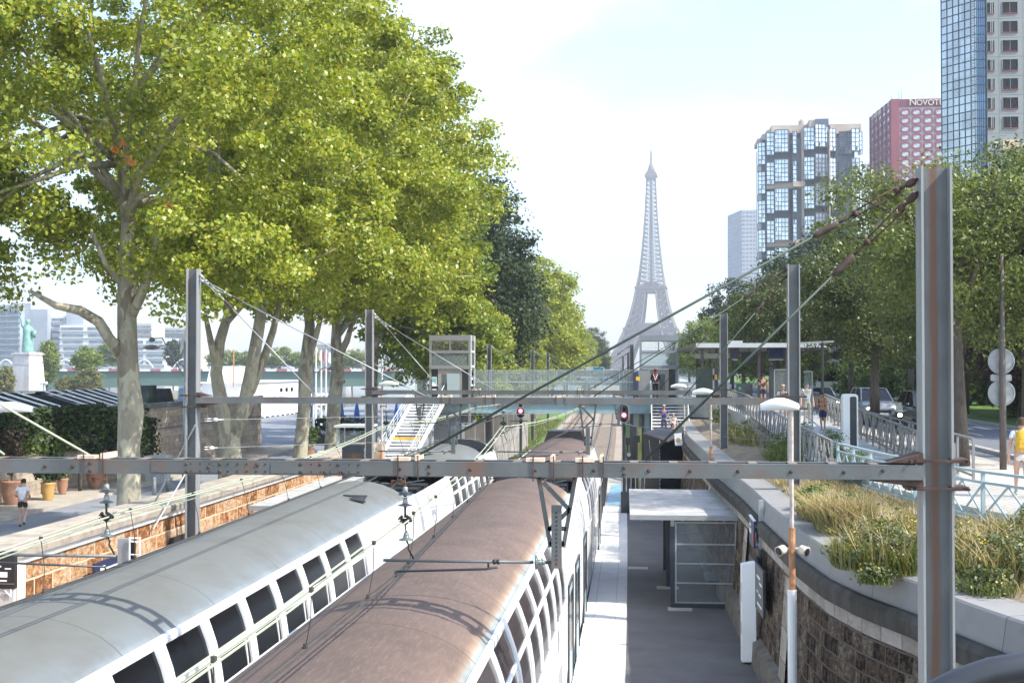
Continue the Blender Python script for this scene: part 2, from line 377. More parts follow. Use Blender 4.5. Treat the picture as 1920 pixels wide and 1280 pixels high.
# ------------------------------------------------ left retaining wall
ORANGE = stone_mat('millstone', [(.20, .085, .035), (.40, .18, .075), (.52, .28, .13), (.58, .38, .22), (.62, .47, .33)], .85, .36, (.58, .44, .30), .028, nsc=5.5, pit=(.12, .055, .028))
COPING = pm('left_coping', (.36, .31, .25), .95, 0, .25, 1.5, .6, 10, (.17, .15, .11), 2.5, .8)
WHITES = pm('white_stone', (.74, .71, .66), .85, 0, .08, 1.2, .15, 30, (.55, .5, .42), 1.5, .3)
lw = thing('retaining_wall', 'long low wall of orange rubble stone behind the left platform', 'wall', (-12, 8, 0))
ly = lin(4, 60.5, 16)
grid_obj('stonework', [[(-12.04+cv(y), y, .3), (-12.06+cv(y), y, 3.2)] for y in ly], ORANGE, lw, smooth=False)
grid_obj('stone_band', [[(-12.0+cv(y), y, 3.165), (-11.96+cv(y), y, 3.30)] for y in ly], WHITES, lw, smooth=False)
grid_obj('coping', [[(-12.1+cv(y), y, 3.31), (-11.90+cv(y), y, 3.315), (-11.88+cv(y), y, 3.45), (-11.95+cv(y), y, 3.5), (-13.3+cv(y), y, 3.46), (-13.35+cv(y), y, 1.0)] for y in ly], COPING, lw, smooth=False)
for (a, b) in (((318, 1005), (362, 1005)),):
    q0, q1 = at(a[0], a[1], x=-12.05), at(b[0], b[1], x=-12.05)
    MB().box(-12.06, -12.02, q0.y, q1.y, .4, 2.62).build('doorway', pm('recess_shade', (.02, .018, .016), .9), lw)  # flat dark panel, its colour standing in for the shade of a recess
MB().box(-13.35, -11.86, 60.3, 60.9, .3, 3.52).build('end_pier', COPING, lw)
mb = MB()
q = at(45, 1090, x=-11.98)
mb.box(-12.06, -11.94, q.y-.35, q.y-.02, .3, 3.17); mb.box(-12.05, -11.93, q.y-.30, q.y+.30, .3, 2.2)
mb.build('white_pier', WHITES, lw)
# ------------------------------------------------ right retaining wall
ROUGH = stone_mat('rough_wall_stone', [(.024, .018, .013), (.075, .050, .035), (.15, .092, .058), (.115, .092, .072), (.22, .16, .11), (.30, .25, .19)], .40, .27, (.12, .105, .085), .018, nsc=8, bst=1.0, pit=(.014, .012, .010))
CORN = pm('dark_cornice', (.05, .046, .039), .95, 0, .4, 3, .4, 20, (.11, .10, .085), 1.6, .7, (1, 1, .3))
ASHLAR = stone_mat('pale_ashlar', [(.28, .25, .21), (.36, .33, .29), (.42, .39, .35)], .62, .6, (.12, .11, .09), .012, nsc=3, bst=.3, pit=(.16, .12, .09), off=0)
rw = thing('retaining_wall', 'tall curved wall of dark rough stone behind the right platform', 'wall', (3, 30, .55))
wy = lin(6, 15, 8) + lin(15.5, 30, 30) + lin(31, 75, 30) + lin(80, 330, 16)
def off(y, d):   # point d metres in front of the wall line (towards the track)
    s = (W(y+.3)-W(y-.3))/.6; n = math.hypot(1, s); return (W(y)-d/n, y+d*s/n)
def wpt(y, d, z): a = off(y, d); return (a[0], a[1], z)
grid_obj('stonework', [[wpt(y, .26, .3), wpt(y, .06, 3.04)] for y in wy], ROUGH, rw, smooth=True)
grid_obj('pale_course', [[wpt(y, .07, 3.0), wpt(y, .09, 3.02), wpt(y, .09, 3.24), wpt(y, .05, 3.25)] for y in wy], ASHLAR, rw, smooth=False)
grid_obj('cornice', [[wpt(y, .07, 3.22), wpt(y, .17, 3.26), wpt(y, .20, 3.48), wpt(y, .14, 3.57), wpt(y, -.2, 3.58)] for y in wy], CORN, rw, smooth=False)
grid_obj('plinth', [[wpt(y, .42, .3), wpt(y, .38, 1.05), wpt(y, .2, 1.12)] for y in [q for q in wy if q > 9 and q < 76]], pm('plinth_stone', (.13, .12, .10), .95, 0, .4, 2.5, .5, 12), rw, smooth=False)
for px in (1532, 1424):
    q = at(px, 1180, Y=22 if px > 1500 else 30); yy = 25.6 if px > 1500 else 33.5
    grid_obj('pilaster', [[wpt(y, .33, .3), wpt(y, .13, 3.02)] for y in (yy-.42, yy-.4, yy, yy+.4, yy+.42)], ASHLAR, rw, smooth=False)
def cop_mat():
    m, nt, p = base_mat('coping_concrete'); v = coords(nt, 'uvw')
    b = nd(nt, 'ShaderNodeTexBrick'); b.offset = 0; b.inputs['Scale'].default_value = 1; b.inputs['Brick Width'].default_value = 1.9; b.inputs['Row Height'].default_value = 9; b.inputs['Mortar Size'].default_value = .008
    for k, q in (('Color1', .235), ('Color2', .26), ('Mortar', .06)): b.inputs[k].default_value = (q, q*.985, q*.95, 1)
    nt.links.new(v, b.inputs['Vector'])
    c = mix(nt, b.outputs['Color'], (.17, .17, .16), ramp(nt, noise(nt, v, 2.5, 7, .7), [(.5, 0), (.8, .5)])); nt.links.new(c, p.inputs['Base Color'])
    p.inputs['Roughness'].default_value = .8
    k = nd(nt, 'ShaderNodeTexBrick'); k.offset = 0; k.inputs['Scale'].default_value = 1; k.inputs['Brick Width'].default_value = .05; k.inputs['Row Height'].default_value = .05; k.inputs['Mortar Size'].default_value = .008
    nt.links.new(v, k.inputs['Vector']); bump(nt, p, k.outputs['Fac'], .4, .006); return m
grid_obj('planter_coping', [[wpt(y, .05, 3.56), wpt(y, .06, 3.585), wpt(y, .0, 3.97), wpt(y, -.03, 4.0), wpt(y, -.62, 4.02), wpt(y, -.64, 3.8)] for y in wy if y < 76], cop_mat(), None, smooth=False,
         label='smooth grey concrete kerb coping along the top of the curved stone wall', cat='coping')
# ================================================================= catenary portals and wires
def hpole(mb, x, Y, z0, z1, w=.30, d=.30, t=.025):
    mb.mat(0)
    for s in (-1, 1): mb.box(x+s*w/2-(t if s > 0 else 0), x+s*w/2+(t if s < 0 else 0), Y-d/2, Y+d/2, z0, z1)
    mb.mat(1); mb.box(x-w/2+t, x+w/2-t, Y-.012, Y+.012, z0, z1-.01)
def portal(Y, xl, xr, zl, zr, zb, label, stays_l, stays_r, clamps, detail=1, group='catenary portals along the line', w=.30, guy=False, z0=(.5, .5), dark=False):
    t = thing('catenary_portal', label, 'catenary portal', (xr, Y, .5), 0, group)
    for x, zt, zz in ((xl, zl, z0[0]), (xr, zr, z0[1])):
        mb = MB(); hpole(mb, x, Y, zz, zt, w); mb.build('pole', [FLANGE, STEELW if detail > 1 else STEEL], t)
    h = .142; hw = .21; mb = MB()
    xa, xb = xl+w/2, xr-w/2
    for s in (-1, 1):
        y = Y+s*hw
        mb.box(xa, xb, y-.006, y+.006, zb-h/2, zb+h/2)
        ya, yb = (y, y-s*.075) if s > 0 else (y, y+.075)
        for z in (zb-h/2, zb+h/2): mb.box(xa, xb, min(ya, yb)-.007, max(ya, yb)+.007, z-.006, z+.006)
    mb.build('beam', STEEL, t)
    if detail:
        lc = MB(); x = xa+.2; i = 0
        while x < xb-.3:                              # lacing between the two channels
            st = .62
            if x > xl+.55*(xr-xl)*.45: lc.box(x, x+.09, Y-hw+.07, Y+hw-.07, zb+h/2+.0065, zb+h/2+.014)
            else: lc.bar((x, Y-hw+.05, zb+h/2+.010), (x+st*.9, Y+hw-.05, zb+h/2+.010) , .06, .007) if i % 2 == 0 else lc.bar((x, Y+hw-.05, zb+h/2+.010), (x+st*.9, Y-hw+.05, zb+h/2+.010), .06, .007)
            x += st if x < xl+.25*(xr-xl) else .42; i += 1
        lc.build('lacing', pm('lacing_brown', (.19, .155, .125), .7, .1, .3, 4), t)
        rv = MB()
        if detail > 1:
            for x, dz in [(-8.2, .03), (-7.6, -.03), (-6.62, 0), (-6.30, 0), (-6.1, .04), (-6.1, -.045), (-5.0, .035), (-5.0, -.045), (-4.62, .035), (-4.62, -.045), (-4.75, 0), (-2.62, 0), (-3.72, .04), (-3.5, .04), (-3.3, .04), (-3.72, -.045), (-3.45, -.045), (-3.25, -.045), (-4.2, .03), (-2.3, .03), (-2.3, -.04), (-1.85, 0), (-1.15, 0), (-.52, 0), (-.2, .03), (-.2, -.04), (.06, 0), (.5, 0), (1.0, 0), (1.55, 0), (2.1, 0), (2.5, .02)]:
                rv.lathe([(.021, 0), (.020, .008), (.010, .015)], (x, Y-hw-.006, zb+dz), 8, (0, -1, 0))
            for i in range(16):
                for dz in (.04, -.04): rv.lathe([(.013, 0), (.012, .008)], (-4.95+i*.105 if i < 9 else -5.0+i*.105+.35, Y-hw-.006, zb+dz), 6, (0, -1, 0))
            rv.build('rivets', pm('rivet_rust', (.065, .043, .034), .8, .2, .4, 9), t)
            for a, b in ((-5.4, -4.6), (-4.05, -3.1)): sp = MB(); sp.box(a, b, Y-hw-.013, Y-hw-.0065, zb-h/2+.015, zb+h/2-.015); sp.build('splice_plate', STEEL, t)
    # joints with the poles
    for x in (xl, xr):
        jb = MB()
        for dz in (-.17, .12):
            jb.box(x-w/2-.08, x+w/2+.08, Y-.20, Y-.165, zb+dz-.012, zb+dz+.012); jb.box(x-w/2-.08, x+w/2+.08, Y+.165, Y+.2, zb+dz-.012, zb+dz+.012)
            for s in (-1, 1):
                jb.box(x+s*(w/2+.06)-.09, x+s*(w/2+.06)+.09, Y-.16, Y+.16, zb+dz-.02, zb+dz+.02)
                jb.tube([(x+s*(w/2+.13), Y-.25, zb+dz), (x+s*(w/2+.13), Y+.25, zb+dz)], .014, 6)
        s = 1 if x == xl else -1; x += s*w/2
        jb.prism([(x, Y-.19, zb-.16), (x+s*.55, Y-.19, zb-.09), (x+s*.55, Y-.19, zb-.085), (x, Y-.19, zb-.085)], (0, .38, 0))
        jb.prism([(x, Y-.18, zb+.20), (x+s*.35, Y-.18, zb+.1), (x, Y-.18, zb+.09)], (0, .36, 0))
        jb.build('clamp', pm('dark_rust', (.075, .045, .035), .8, .2, .5, 9), t)
    for x in clamps:
        cb = MB(); cb.mat(0).box(x-.10, x+.10, Y-hw-.01, Y-.10, zb+h/2+.015, zb+h/2+.055).mat(1).tube([(x-.02, Y-hw-.02, zb+h/2+.08), (x-.02, Y-hw-.02, zb-h/2-.05)], .007, 6)
        cb.mat(0).box(x+.16, x+.19, Y-hw, Y+hw, zb+h/2+.015, zb+h/2+.075); cb.mat(1).tube([(x+.2, Y-hw-.02, zb+h/2+.08), (x+.2, Y-hw-.02, zb-h/2-.05)], .007, 6)
        cb.build('clamp_blocks', [TIMBER, pm('dark_rust', (.075, .045, .035), .8, .2, .5, 9)], t)
    for (x, zt, w2, lst, mt) in ((xl, zl, 1, stays_l, PALECABLE), (xr, zr, -1, stays_r, PATINA)):
        for k, xe_ in enumerate(lst):
            a = Vector((x+w2*w/2, Y, zt-.12-.14*k)); b = Vector((xe_, Y, zb+h/2+.04)); d = (b-a).normalized(); L = (b-a).length
            sb = MB(); sb.tube([a+d*min(1.25, L*.3), b], .014, 8).build('stay_cable', mt if detail > 1 else PATINA if w2 < 0 else GALV, t, smooth=True)
            tb = MB(); q = Vector((0, 1, 0)).cross(d).normalized()
            mm = 1.25 if L > 4 else L*.3
            tb.mat(0).tube([a, a+d*.18*mm], .018, 8); tb.mat(0).lathe([(.02, 0), (.04, .03), (.04, .1), (.02, .13)], a+d*.02, 10, d)
            tb.tube([a+d*.18*mm+q*.035, a+d*.6*mm+q*.026], .010, 6).tube([a+d*.18*mm-q*.035, a+d*.6*mm-q*.026], .010, 6)
            tb.lathe([(.036, 0), (.036, .05)], a+d*.18*mm, 10, d).lathe([(.036, 0), (.036, .05)], a+d*.58*mm, 10, d)
            tb.tube([a+d*.6*mm, a+d*.8*mm], .014, 8)
            tb.mat(1).lathe([(.018, 0), (.038, .04), (.032, .10), (.036, .2), (.030, .26), (.02, .3)], a+d*.76*mm, 10, d)
            tb.build('turnbuckle', [pm('dark_rust', (.075, .045, .035), .8, .2, .5, 9) if w2 < 0 else GALV, pm('rusty_orange', (.065, .042, .032), .8, 0, .5, 14)], t, smooth=True)
    if guy:
        for a, b in ((at(366, 797, Y=Y-.2), at(288, 945, x=-12.6)), (at(352, 880, Y=Y-.2), at(287, 992, x=-12.0))):
            MB().tube([a, b], .022, 6).build('guy_rod', GALV, t)
    return t
P1 = portal(14.5, -12.2, 3.08, 9.4, 9.1, 5.88, 'nearest steel catenary portal crossing the lower half of the picture', [-7.2, -6.2], [-2.5, .03], [-6.15, -2.62, -1.15, -.62], 2, w=.32)
P2 = portal(33, -11.39, 3.66, 9.49, 9.5, 6.16, 'second steel catenary portal whose left pole stands beside the pale trunk', [-8.2, -5.4], [-1.2, 1.0], [-4.95, -3.85, -2.1], 1, guy=True, w=.29)
P3 = portal(50, -10.35, 2.99, 9.2, 9.0, 6.06, 'third catenary portal with its beam just in front of the footbridge stairs', [-7.6, -5.6], [-2.0, .6], [-6.3, -2.4], 0, w=.29)
P4 = portal(92, -10.6, -.75, 8.6, 8.6, 6.5, 'catenary portal just beyond the glazed footbridge', [-7.9], [-3.6], [-6.9, -3.3], 0, w=.29)
P5 = portal(120, -9.9, -.9, 8.6, 8.6, 6.5, 'catenary portal standing over the grassy tracks past the footbridge', [-7], [-4], [], 0, w=.3)
P6 = portal(158, -11.2, -1.7, 8.8, 8.8, 6.6, 'farther catenary portal before the road bridge', [-8], [-5], [], 0, w=.3)
P7 = portal(205, -11.6, -3.0, 8.8, 8.8, 6.6, 'small distant catenary portal close to the road bridge', [], [], [], 0, w=.3)
# ---------------------------------------------------------------- overhead wires
def sag(a, b, s, n=9):
    a = Vector(a); b = Vector(b); return [a.lerp(b, i/(n-1)) - Vector((0, 0, s*4*(i/(n-1))*(1-i/(n-1)))) for i in range(n)]
def span_wire(sup, sags):
    pts = []
    for (a, b), s in zip(zip(sup, sup[1:]), sags): pts += sag(a, b, s, 7)[(1 if pts else 0):]
    return pts
MSG1 = [(-6.3, -14, 5.45), (-6.0, 14.5, 5.31), (-6.4, 33, 5.55), (-6.3, 50, 5.5), (-6.9, 92, 5.6), (-7.3, 120, 5.6), (-8.1, 158, 5.6)]
MSG2 = [(-3.0, -14, 5.45), (-2.6, 14.5, 5.31), (-3.45, 33, 5.52), (-2.35, 50, 5.5), (-3.3, 92, 5.6), (-3.6, 120, 5.6), (-4.4, 158, 5.6)]
CON1 = [(-6.6, -14, 4.71), (-5.97, 14.5, 4.71), (-6.1, 33, 4.71), (-6.5, 50, 4.71), (-7.0, 92, 4.71), (-7.2, 120, 4.71), (-8.2, 158, 4.71)]
CON2 = [(-3.0, -14, 4.71), (-2.67, 14.5, 4.71), (-3.3, 33, 4.71), (-2.6, 50, 4.71), (-3.5, 92, 4.71), (-3.6, 120, 4.71), (-4.6, 158, 4.71)]
SG = [.3, .15, .12, .25, .2, .25]
def ipl(pts, y):
    for a, b in zip(pts, pts[1:]):
        if a[1] <= y <= b[1]: return Vector(a).lerp(Vector(b), (y-a[1])/(b[1]-a[1]))
    return Vector(pts[-1])
for msg, con, lab in ((MSG1, CON1, 'overhead line of pale twin cables and contact wires above the grey train'), (MSG2, CON2, 'overhead line of pale twin cables and contact wires above the brown train')):
    t = thing('overhead_line', lab, 'overhead wire', msg[1])
    m = span_wire(msg, SG)
    for s in (-.05, .05): MB().tube([p+Vector((s, 0, .0)) for p in m], .0095, 6).build('messenger_cable', PALECABLE, t)
    MB().tube([p+Vector((-.13, 0, -.10)) for p in m[:20]], .008, 6).build('feeder_cable', PALECABLE, t)
    for s in (-.028, .028): MB().tube([Vector(p)+Vector((s, 0, 0)) for p in con], .010, 6).build('contact_wire', DARKWIRE, t)
    y = 8.2
    while y < 60:
        a, b = ipl(m, y), ipl(con, y+.05)
        MB().tube([a, a.lerp(b, .5)+Vector((.02, 0, 0)), b], .005, 5).lathe([(.02, 0), (.02, .04)], b, 6).lathe([(.022, -.02), (.022, .02)], a, 6).build('dropper', DARKWIRE, t)
        y += 2.35
# anchored tail wires with turnbuckles on the second portal's left pole
for (py, lab, px2, py2) in ((787, 'upper thin tail wire with white turnbuckle anchored to left pole', 1180, 772), (840, 'lower thin tail wire with white turnbuckle anchored to left pole', 900, 822)):
    a = at(384, py, Y=33); b = at(px2, py2, Y=70); d = (b-a).normalized()
    t = thing('tail_wire', lab, 'wire', a); MB().tube([a+d*.8, b], .007, 5).build('wire', GALV, t)
    tb = MB().tube([a+Vector((0, 0, .03)), a+d*.35+Vector((0, 0, .03))], .012, 6).tube([a-Vector((0, 0, .03)), a+d*.35-Vector((0, 0, .03))], .012, 6)
    tb.lathe([(.02, 0), (.05, .06), (.05, .14), (.02, .2)], a+d*.38, 10, d).tube([a+d*.5, a+d*.85], .016, 6); tb.build('turnbuckle', WHITE, t, smooth=True)
tag(MB().tube([at(1150, 794, Y=62), at(1400, 823, Y=48), at(1570, 832, Y=37)], .009, 5).build('tail_wire', GALV), 'thin wire slanting from the red signal to the planter', 'wire')
# ---------------------------------------------------------------- insulator strings and registration arms
def insulator(name, label, x, Y, ztop, zclamp, group='insulator strings under the portal beams'):
    t = thing(name, label, 'insulator', (x, Y, ztop), 0, group)
    MB().box(-.16, -.01, -.02, .02, -.04, -.02).box(-.16, -.145, -.02, .02, -.08, -.02).tube([(0, 0, .1), (0, 0, -.06)], .008, 6).tube([(-.02, 0, -.04), (.02, .01, -.12)], .008, 6).build('hanger', RUST, t, world=False)
    L = ztop-zclamp
    for i in range(2):
        z = -.16-i*.12
        MB().mat(0).lathe([(.015, .07), (.026, .065), (.032, .01), (.026, 0)], (0, 0, z), 14).mat(1).lathe([(.026, .006), (.078, -.012), (.08, -.02), (.03, -.018), (.016, -.04)], (0, 0, z), 18).build('insulator_disc', [GREYP, PORCELAIN], t, world=False, smooth=True)
    c = MB().tube([(0, 0, -.30), (0, 0, -L+.02)], .013, 8)
    for s in (-1, 1): c.lathe([(.012, 0), (.034, .01), (.034, .02), (.012, .03)], (s*.045, -.03, -L), 8, (s, -.4, .3)).tube([(s*.06, .04, -L-.02), (s*.03, -.05, -L+.04)], .018, 6)
    c.lathe([(.014, 0), (.04, .02), (.03, .07)], (0, 0, -L-.06), 8); c.build('cable_clamp', pm('oxidised_bronze', (.05, .047, .035), .5, .4, .5, 12), t, world=False, smooth=True)
    MB().tube([(0, 0, -L-.06), (.01, 0, -L-.13)], .008, 6).mat(1).lathe([(.016, 0), (.03, -.04), (.034, -.07), (.078, -.085), (.082, -.095), (.016, -.1)], (.01, 0, -L-.13), 18).mat(0).tube([(.01, 0, -L-.22), (.04, 0, -L-.28), (.035, 0, -L-.32), (.09, .02, -L-.43)], .010, 6).build('lower_insulator', [BLACK, PORCELAIN], t, world=False, smooth=True)
    return t
INS1 = insulator('insulator_string', 'insulator string hanging from front beam above the grey train', -6.0, 14.5, 5.76, 5.31)
INS2 = insulator('insulator_string', 'insulator string hanging from front beam above the gap between trains', -2.6, 14.5, 5.76, 5.31)
for x, Y, z, lab in ((-6.4, 33, 6.05, 'insulator string on second portal above the grey train'), (-3.45, 33, 6.05, 'insulator string on second portal above the brown train'), (-6.3, 50, 5.95, 'insulator string on third portal over the left track'), (-2.35, 50, 5.95, 'insulator string on third portal over the right track')):
    dup(INS2, (x, Y, z), lab)
def regarm(label, xp, Y, zb, xend, zarm, xcon, side, group='registration arms under the portal beams'):
    """drop bracket at xp with a horizontal tube running to xend and a steady arm down to the contact wires"""
    t = thing('registration_arm', label, 'registration arm', (xp, Y, zarm), 0, group); s = 1 if xend > xp else -1
    br = MB(); zt = zb-.09
    for a, b in (((-.20, zt), (-.07, zarm+.16)), ((.20, zt), (.07, zarm+.16)), ((-.15, zt-.06), (.14, zt-.36)), ((.13, zt-.36), (-.09, zt-.58)), ((-.10, zarm+.36), (.10, zarm+.36)), ((-.08, zarm+.2), (.08, zarm+.2)), ((-.2, zt), (.2, zt))):
        br.bar((xp+a[0], Y, a[1]), (xp+b[0], Y, b[1]), .045, .05, (0, 1, 0))
    br.build('drop_bracket', STEEL, t)
    pp = MB().mat(0).box(xp-.055, xp+.055, Y-.09, Y-.04, zarm-.06, zarm+.62).mat(1)
    for i in range(13): pp.lathe([(.012, 0), (.011, .004)], (xp, Y-.09, zarm-.01+i*.046), 6, (0, -1, 0))
    pp.build('drilled_post', [STEEL, BLACK], t)
    tb = MB().mat(0).tube([(xp+s*.25, Y-.06, zarm), (xend, Y-.06, zarm)], .017, 10).mat(1).tube([(xp, Y-.06, zarm), (xp+s*.16, Y-.06, zarm)], .018, 8)
    tb.mat(2).lathe([(.018, 0), (.03, .03), (.032, .08), (.075, .09), (.08, .11), (.02, .12)], (xp+s*.12, Y-.06, zarm), 14, (s, 0, 0))
    for k in (.62, .66): tb.mat(1).lathe([(.028, 0), (.028, .03)], (xp+s*k, Y-.06, zarm), 10, (s, 0, 0))
    tb.build('arm_tube', [pm('arm_grey', (.12, .13, .135), .5, .3, .2, 4), BLACK, PORCELAIN], t, smooth=True)
    xm = xp + (xcon-xp)*.42
    MB().tube([(xm, Y-.06, zarm), (xm, Y-.06, zarm-.06)], .012, 6).tube([(xm+s*-.1, Y-.06, zarm-.06), (xm+s*.02, Y-.06, zarm-.08), (xcon, Y-.04, 4.745)], [.012, .014, .011], 8).tube([(xcon, Y-.04, 4.76), (xcon, Y-.04, 4.69)], .012, 6).build('steady_arm', CHAR, t, smooth=True)
    return t
regarm('registration arm on a drilled drop post above the brown train roof', -.93, 14.5, 5.88, -2.83, 4.87, -2.70, -1)
regarm('registration arm reaching in from the left edge over the grey train', -8.6, 14.5, 5.88, -5.86, 4.87, -5.99, 1)
regarm('registration arm under the second portal above the brown train', -1.35, 33, 6.16, -3.6, 4.9, -3.3, -1)
regarm('registration arm under the second portal beside the left stairs', -4.7, 33, 6.16, -6.6, 4.9, -6.1, -1)
regarm('registration arm under the third portal over the right track', -.9, 50, 6.06, -3.0, 4.9, -2.6, -1)
regarm('registration arm under the third portal over the left track', -8.4, 50, 6.06, -6.2, 4.9, -6.5, 1)
# ================================================================= trains
PROF = [(0, 4.32), (.3, 4.30), (.6, 4.235), (.88, 4.12), (1.05, 4.0), (1.15, 3.9)]
SIDE = [(1.15, 3.9), (1.22, 3.75), (1.30, 3.52), (1.36, 3.25), (1.40, 2.95), (1.415, 2.6), (1.415, 1.1), (1.38, .6), (1.25, .3)]
def sx(z): return float(np.interp(z, [q[1] for q in reversed(SIDE)], [q[0] for q in reversed(SIDE)]))
def roof_mat(name, stops, seam, grime, gamt, edge=None):
    m, nt, p = base_mat(name); v = coords(nt, 'uvw')
    sep = nd(nt, 'ShaderNodeSeparateXYZ'); nt.links.new(v, sep.inputs[0])
    def mth(op, a, b=None):
        n = nd(nt, 'ShaderNodeMath', operation=op)
        for i, q in enumerate((a, b)):
            if q is None: continue
            if hasattr(q, 'links'): nt.links.new(q, n.inputs[i])
            else: n.inputs[i].default_value = q
        return n.outputs[0]
    stv = coords(nt, 'uvw', (3.0, .35, 0)); nz = noise(nt, stv, 1.6, 6, .65)
    blot = noise(nt, coords(nt, 'uvw', (.5, .8, 0)), 1.3, 7, .62)
    u = mth('ABSOLUTE', mth('SUBTRACT', sep.outputs['Z'], .5))           # 0 crown .. .5 gutter
    u = mth('ADD', u, mth('MULTIPLY', mth('SUBTRACT', nz, .5), .09))
    c = ramp(nt, mth('MULTIPLY', u, 2), stops)
    c = mix(nt, c, grime, ramp(nt, blot, [(.45, 0), (.72, gamt)]))
    if edge: c = mix(nt, c, edge, ramp(nt, noise(nt, coords(nt, 'uvw', (1.1, 7, 0)), 3.2, 8, .8), [(.50, 0), (.68, .30)]))
    fr = mth('FRACT', mth('DIVIDE', sep.outputs['X'], 3.08)); ln = mth('LESS_THAN', fr, .009)
    c = mix(nt, c, seam, mth('MULTIPLY', ln, .8))
    nt.links.new(c, p.inputs['Base Color'])
    r = ramp(nt, blot, [(.3, .6), (.7, .8)]); nt.links.new(r, p.inputs['Roughness']); p.inputs['Specular IOR Level'].default_value = .3
    bump(nt, p, blot, .12, .03); return m
ROOFG = roof_mat('grey_roof_paint', [(0, (.142, .147, .136)), (.55, (.134, .143, .138)), (.86, (.148, .172, .185)), (1, (.21, .245, .27))], (.08, .08, .075), (.11, .107, .094), .8)
ROOFB = roof_mat('brown_roof_dust', [(0, (.116, .084, .071)), (.5, (.132, .092, .075)), (.74, (.165, .115, .09)), (.84, (.30, .215, .15)), (.90, (.30, .31, .29)), (1, (.21, .28, .30))], (.06, .045, .036), (.075, .060, .055), .75, (.34, .27, .22))
BODYW = pm('train_body_white', (.74, .75, .75), .35, 0, .05, .7, 0, 30, (.52, .52, .50), .9, .35)
BODYB = pm('train_body_blue', (.40, .52, .58), .4, 0, .1, 1)
WPOST = pm('window_frame_white', (.80, .81, .80), .35, 0, .04, 2)
def window_mesh(w, pw, pn):
    mb = MB()
    def strip(y0, y1, zs, o): return [[(sx(z)+o, y, z) for z in zs] for y in (y0, y1)]
    mb.mat(0).rows(strip(-w, w, (3.82, 3.62, 3.44), .012)); mb.rows(strip(-w, w, (3.37, 3.1, 2.9, 2.60), .012))
    mb.mat(1)
    for y in (-w-pw/2, w+pw/2):
        zs = (3.92, 3.75, 3.55, 3.3, 3.05, 2.56)
        for a, b in zip(zs, zs[1:]): mb.bar((sx(a)+.02, y, a), (sx(b)+.02, y, b), .045, pw, (0, 1, 0))
    for z, h in ((3.405, .075 if pw > .15 else .05), (3.87, .07), (2.56, .07)): mb.bar((sx(z)+.015, -w, z), (sx(z)+.015, w, z), .04, h)
    mb.bar((sx(3.36)+.02, w-.14, 3.36), (sx(2.66)+.02, w-.14, 2.66), .03, .035, (0, 1, 0))
    return mb.mesh('window')
WINM = window_mesh(.63, .165, 0); WINM.materials.append(GLASSD); WINM.materials.append(WPOST)
WINB = window_mesh(.69, .085, 0); WINB.materials.append(pm('brown_tinted_glass', (.045, .034, .034), .15, 0, .4, .6)); WINB.materials.append(WPOST)
mb = MB().mat(0).box(1.418, 1.43, -.62, .62, .95, 1.72).mat(1)
for a in (-.64, .64): mb.box(1.416, 1.436, a-.03, a+.03, .9, 1.77)
mb.box(1.416, 1.436, -.61, .61, .9, .95).box(1.416, 1.436, -.61, .61, 1.72, 1.77)
LOWM = mb.mesh('lower_window'); LOWM.materials.append(GLASSD); LOWM.materials.append(WPOST)
mb = MB().mat(1).box(1.39, 1.424, -.78, .78, .5, 2.62).mat(0)
for s in (-1, 1): mb.box(1.424, 1.432, s*.40-.26, s*.40+.26, 1.2, 2.4)
mb.mat(2).box(1.42, 1.45, -.85, -.78, .5, 2.66).box(1.42, 1.45, .78, .85, .5, 2.66).box(1.42, 1.45, -.78, .78, 2.62, 2.68).box(1.39, 1.56, -.8, .8, .36, .42)
DOORM = mb.mesh('door')
for m in (GLASSD, BODYB, CHAR): DOORM.materials.append(m)
def put(name, me, parent, loc):
    o = bpy.data.objects.new(name, me); COL.objects.link(o); o.parent = parent
    w = Vector((0, 0, 0)); r = parent
    while r is not None: w += LOC.get(r.name, Vector((0, 0, 0))); r = r.parent
    o.location = Vector(loc)-w; LOC[o.name] = o.location.copy(); return o
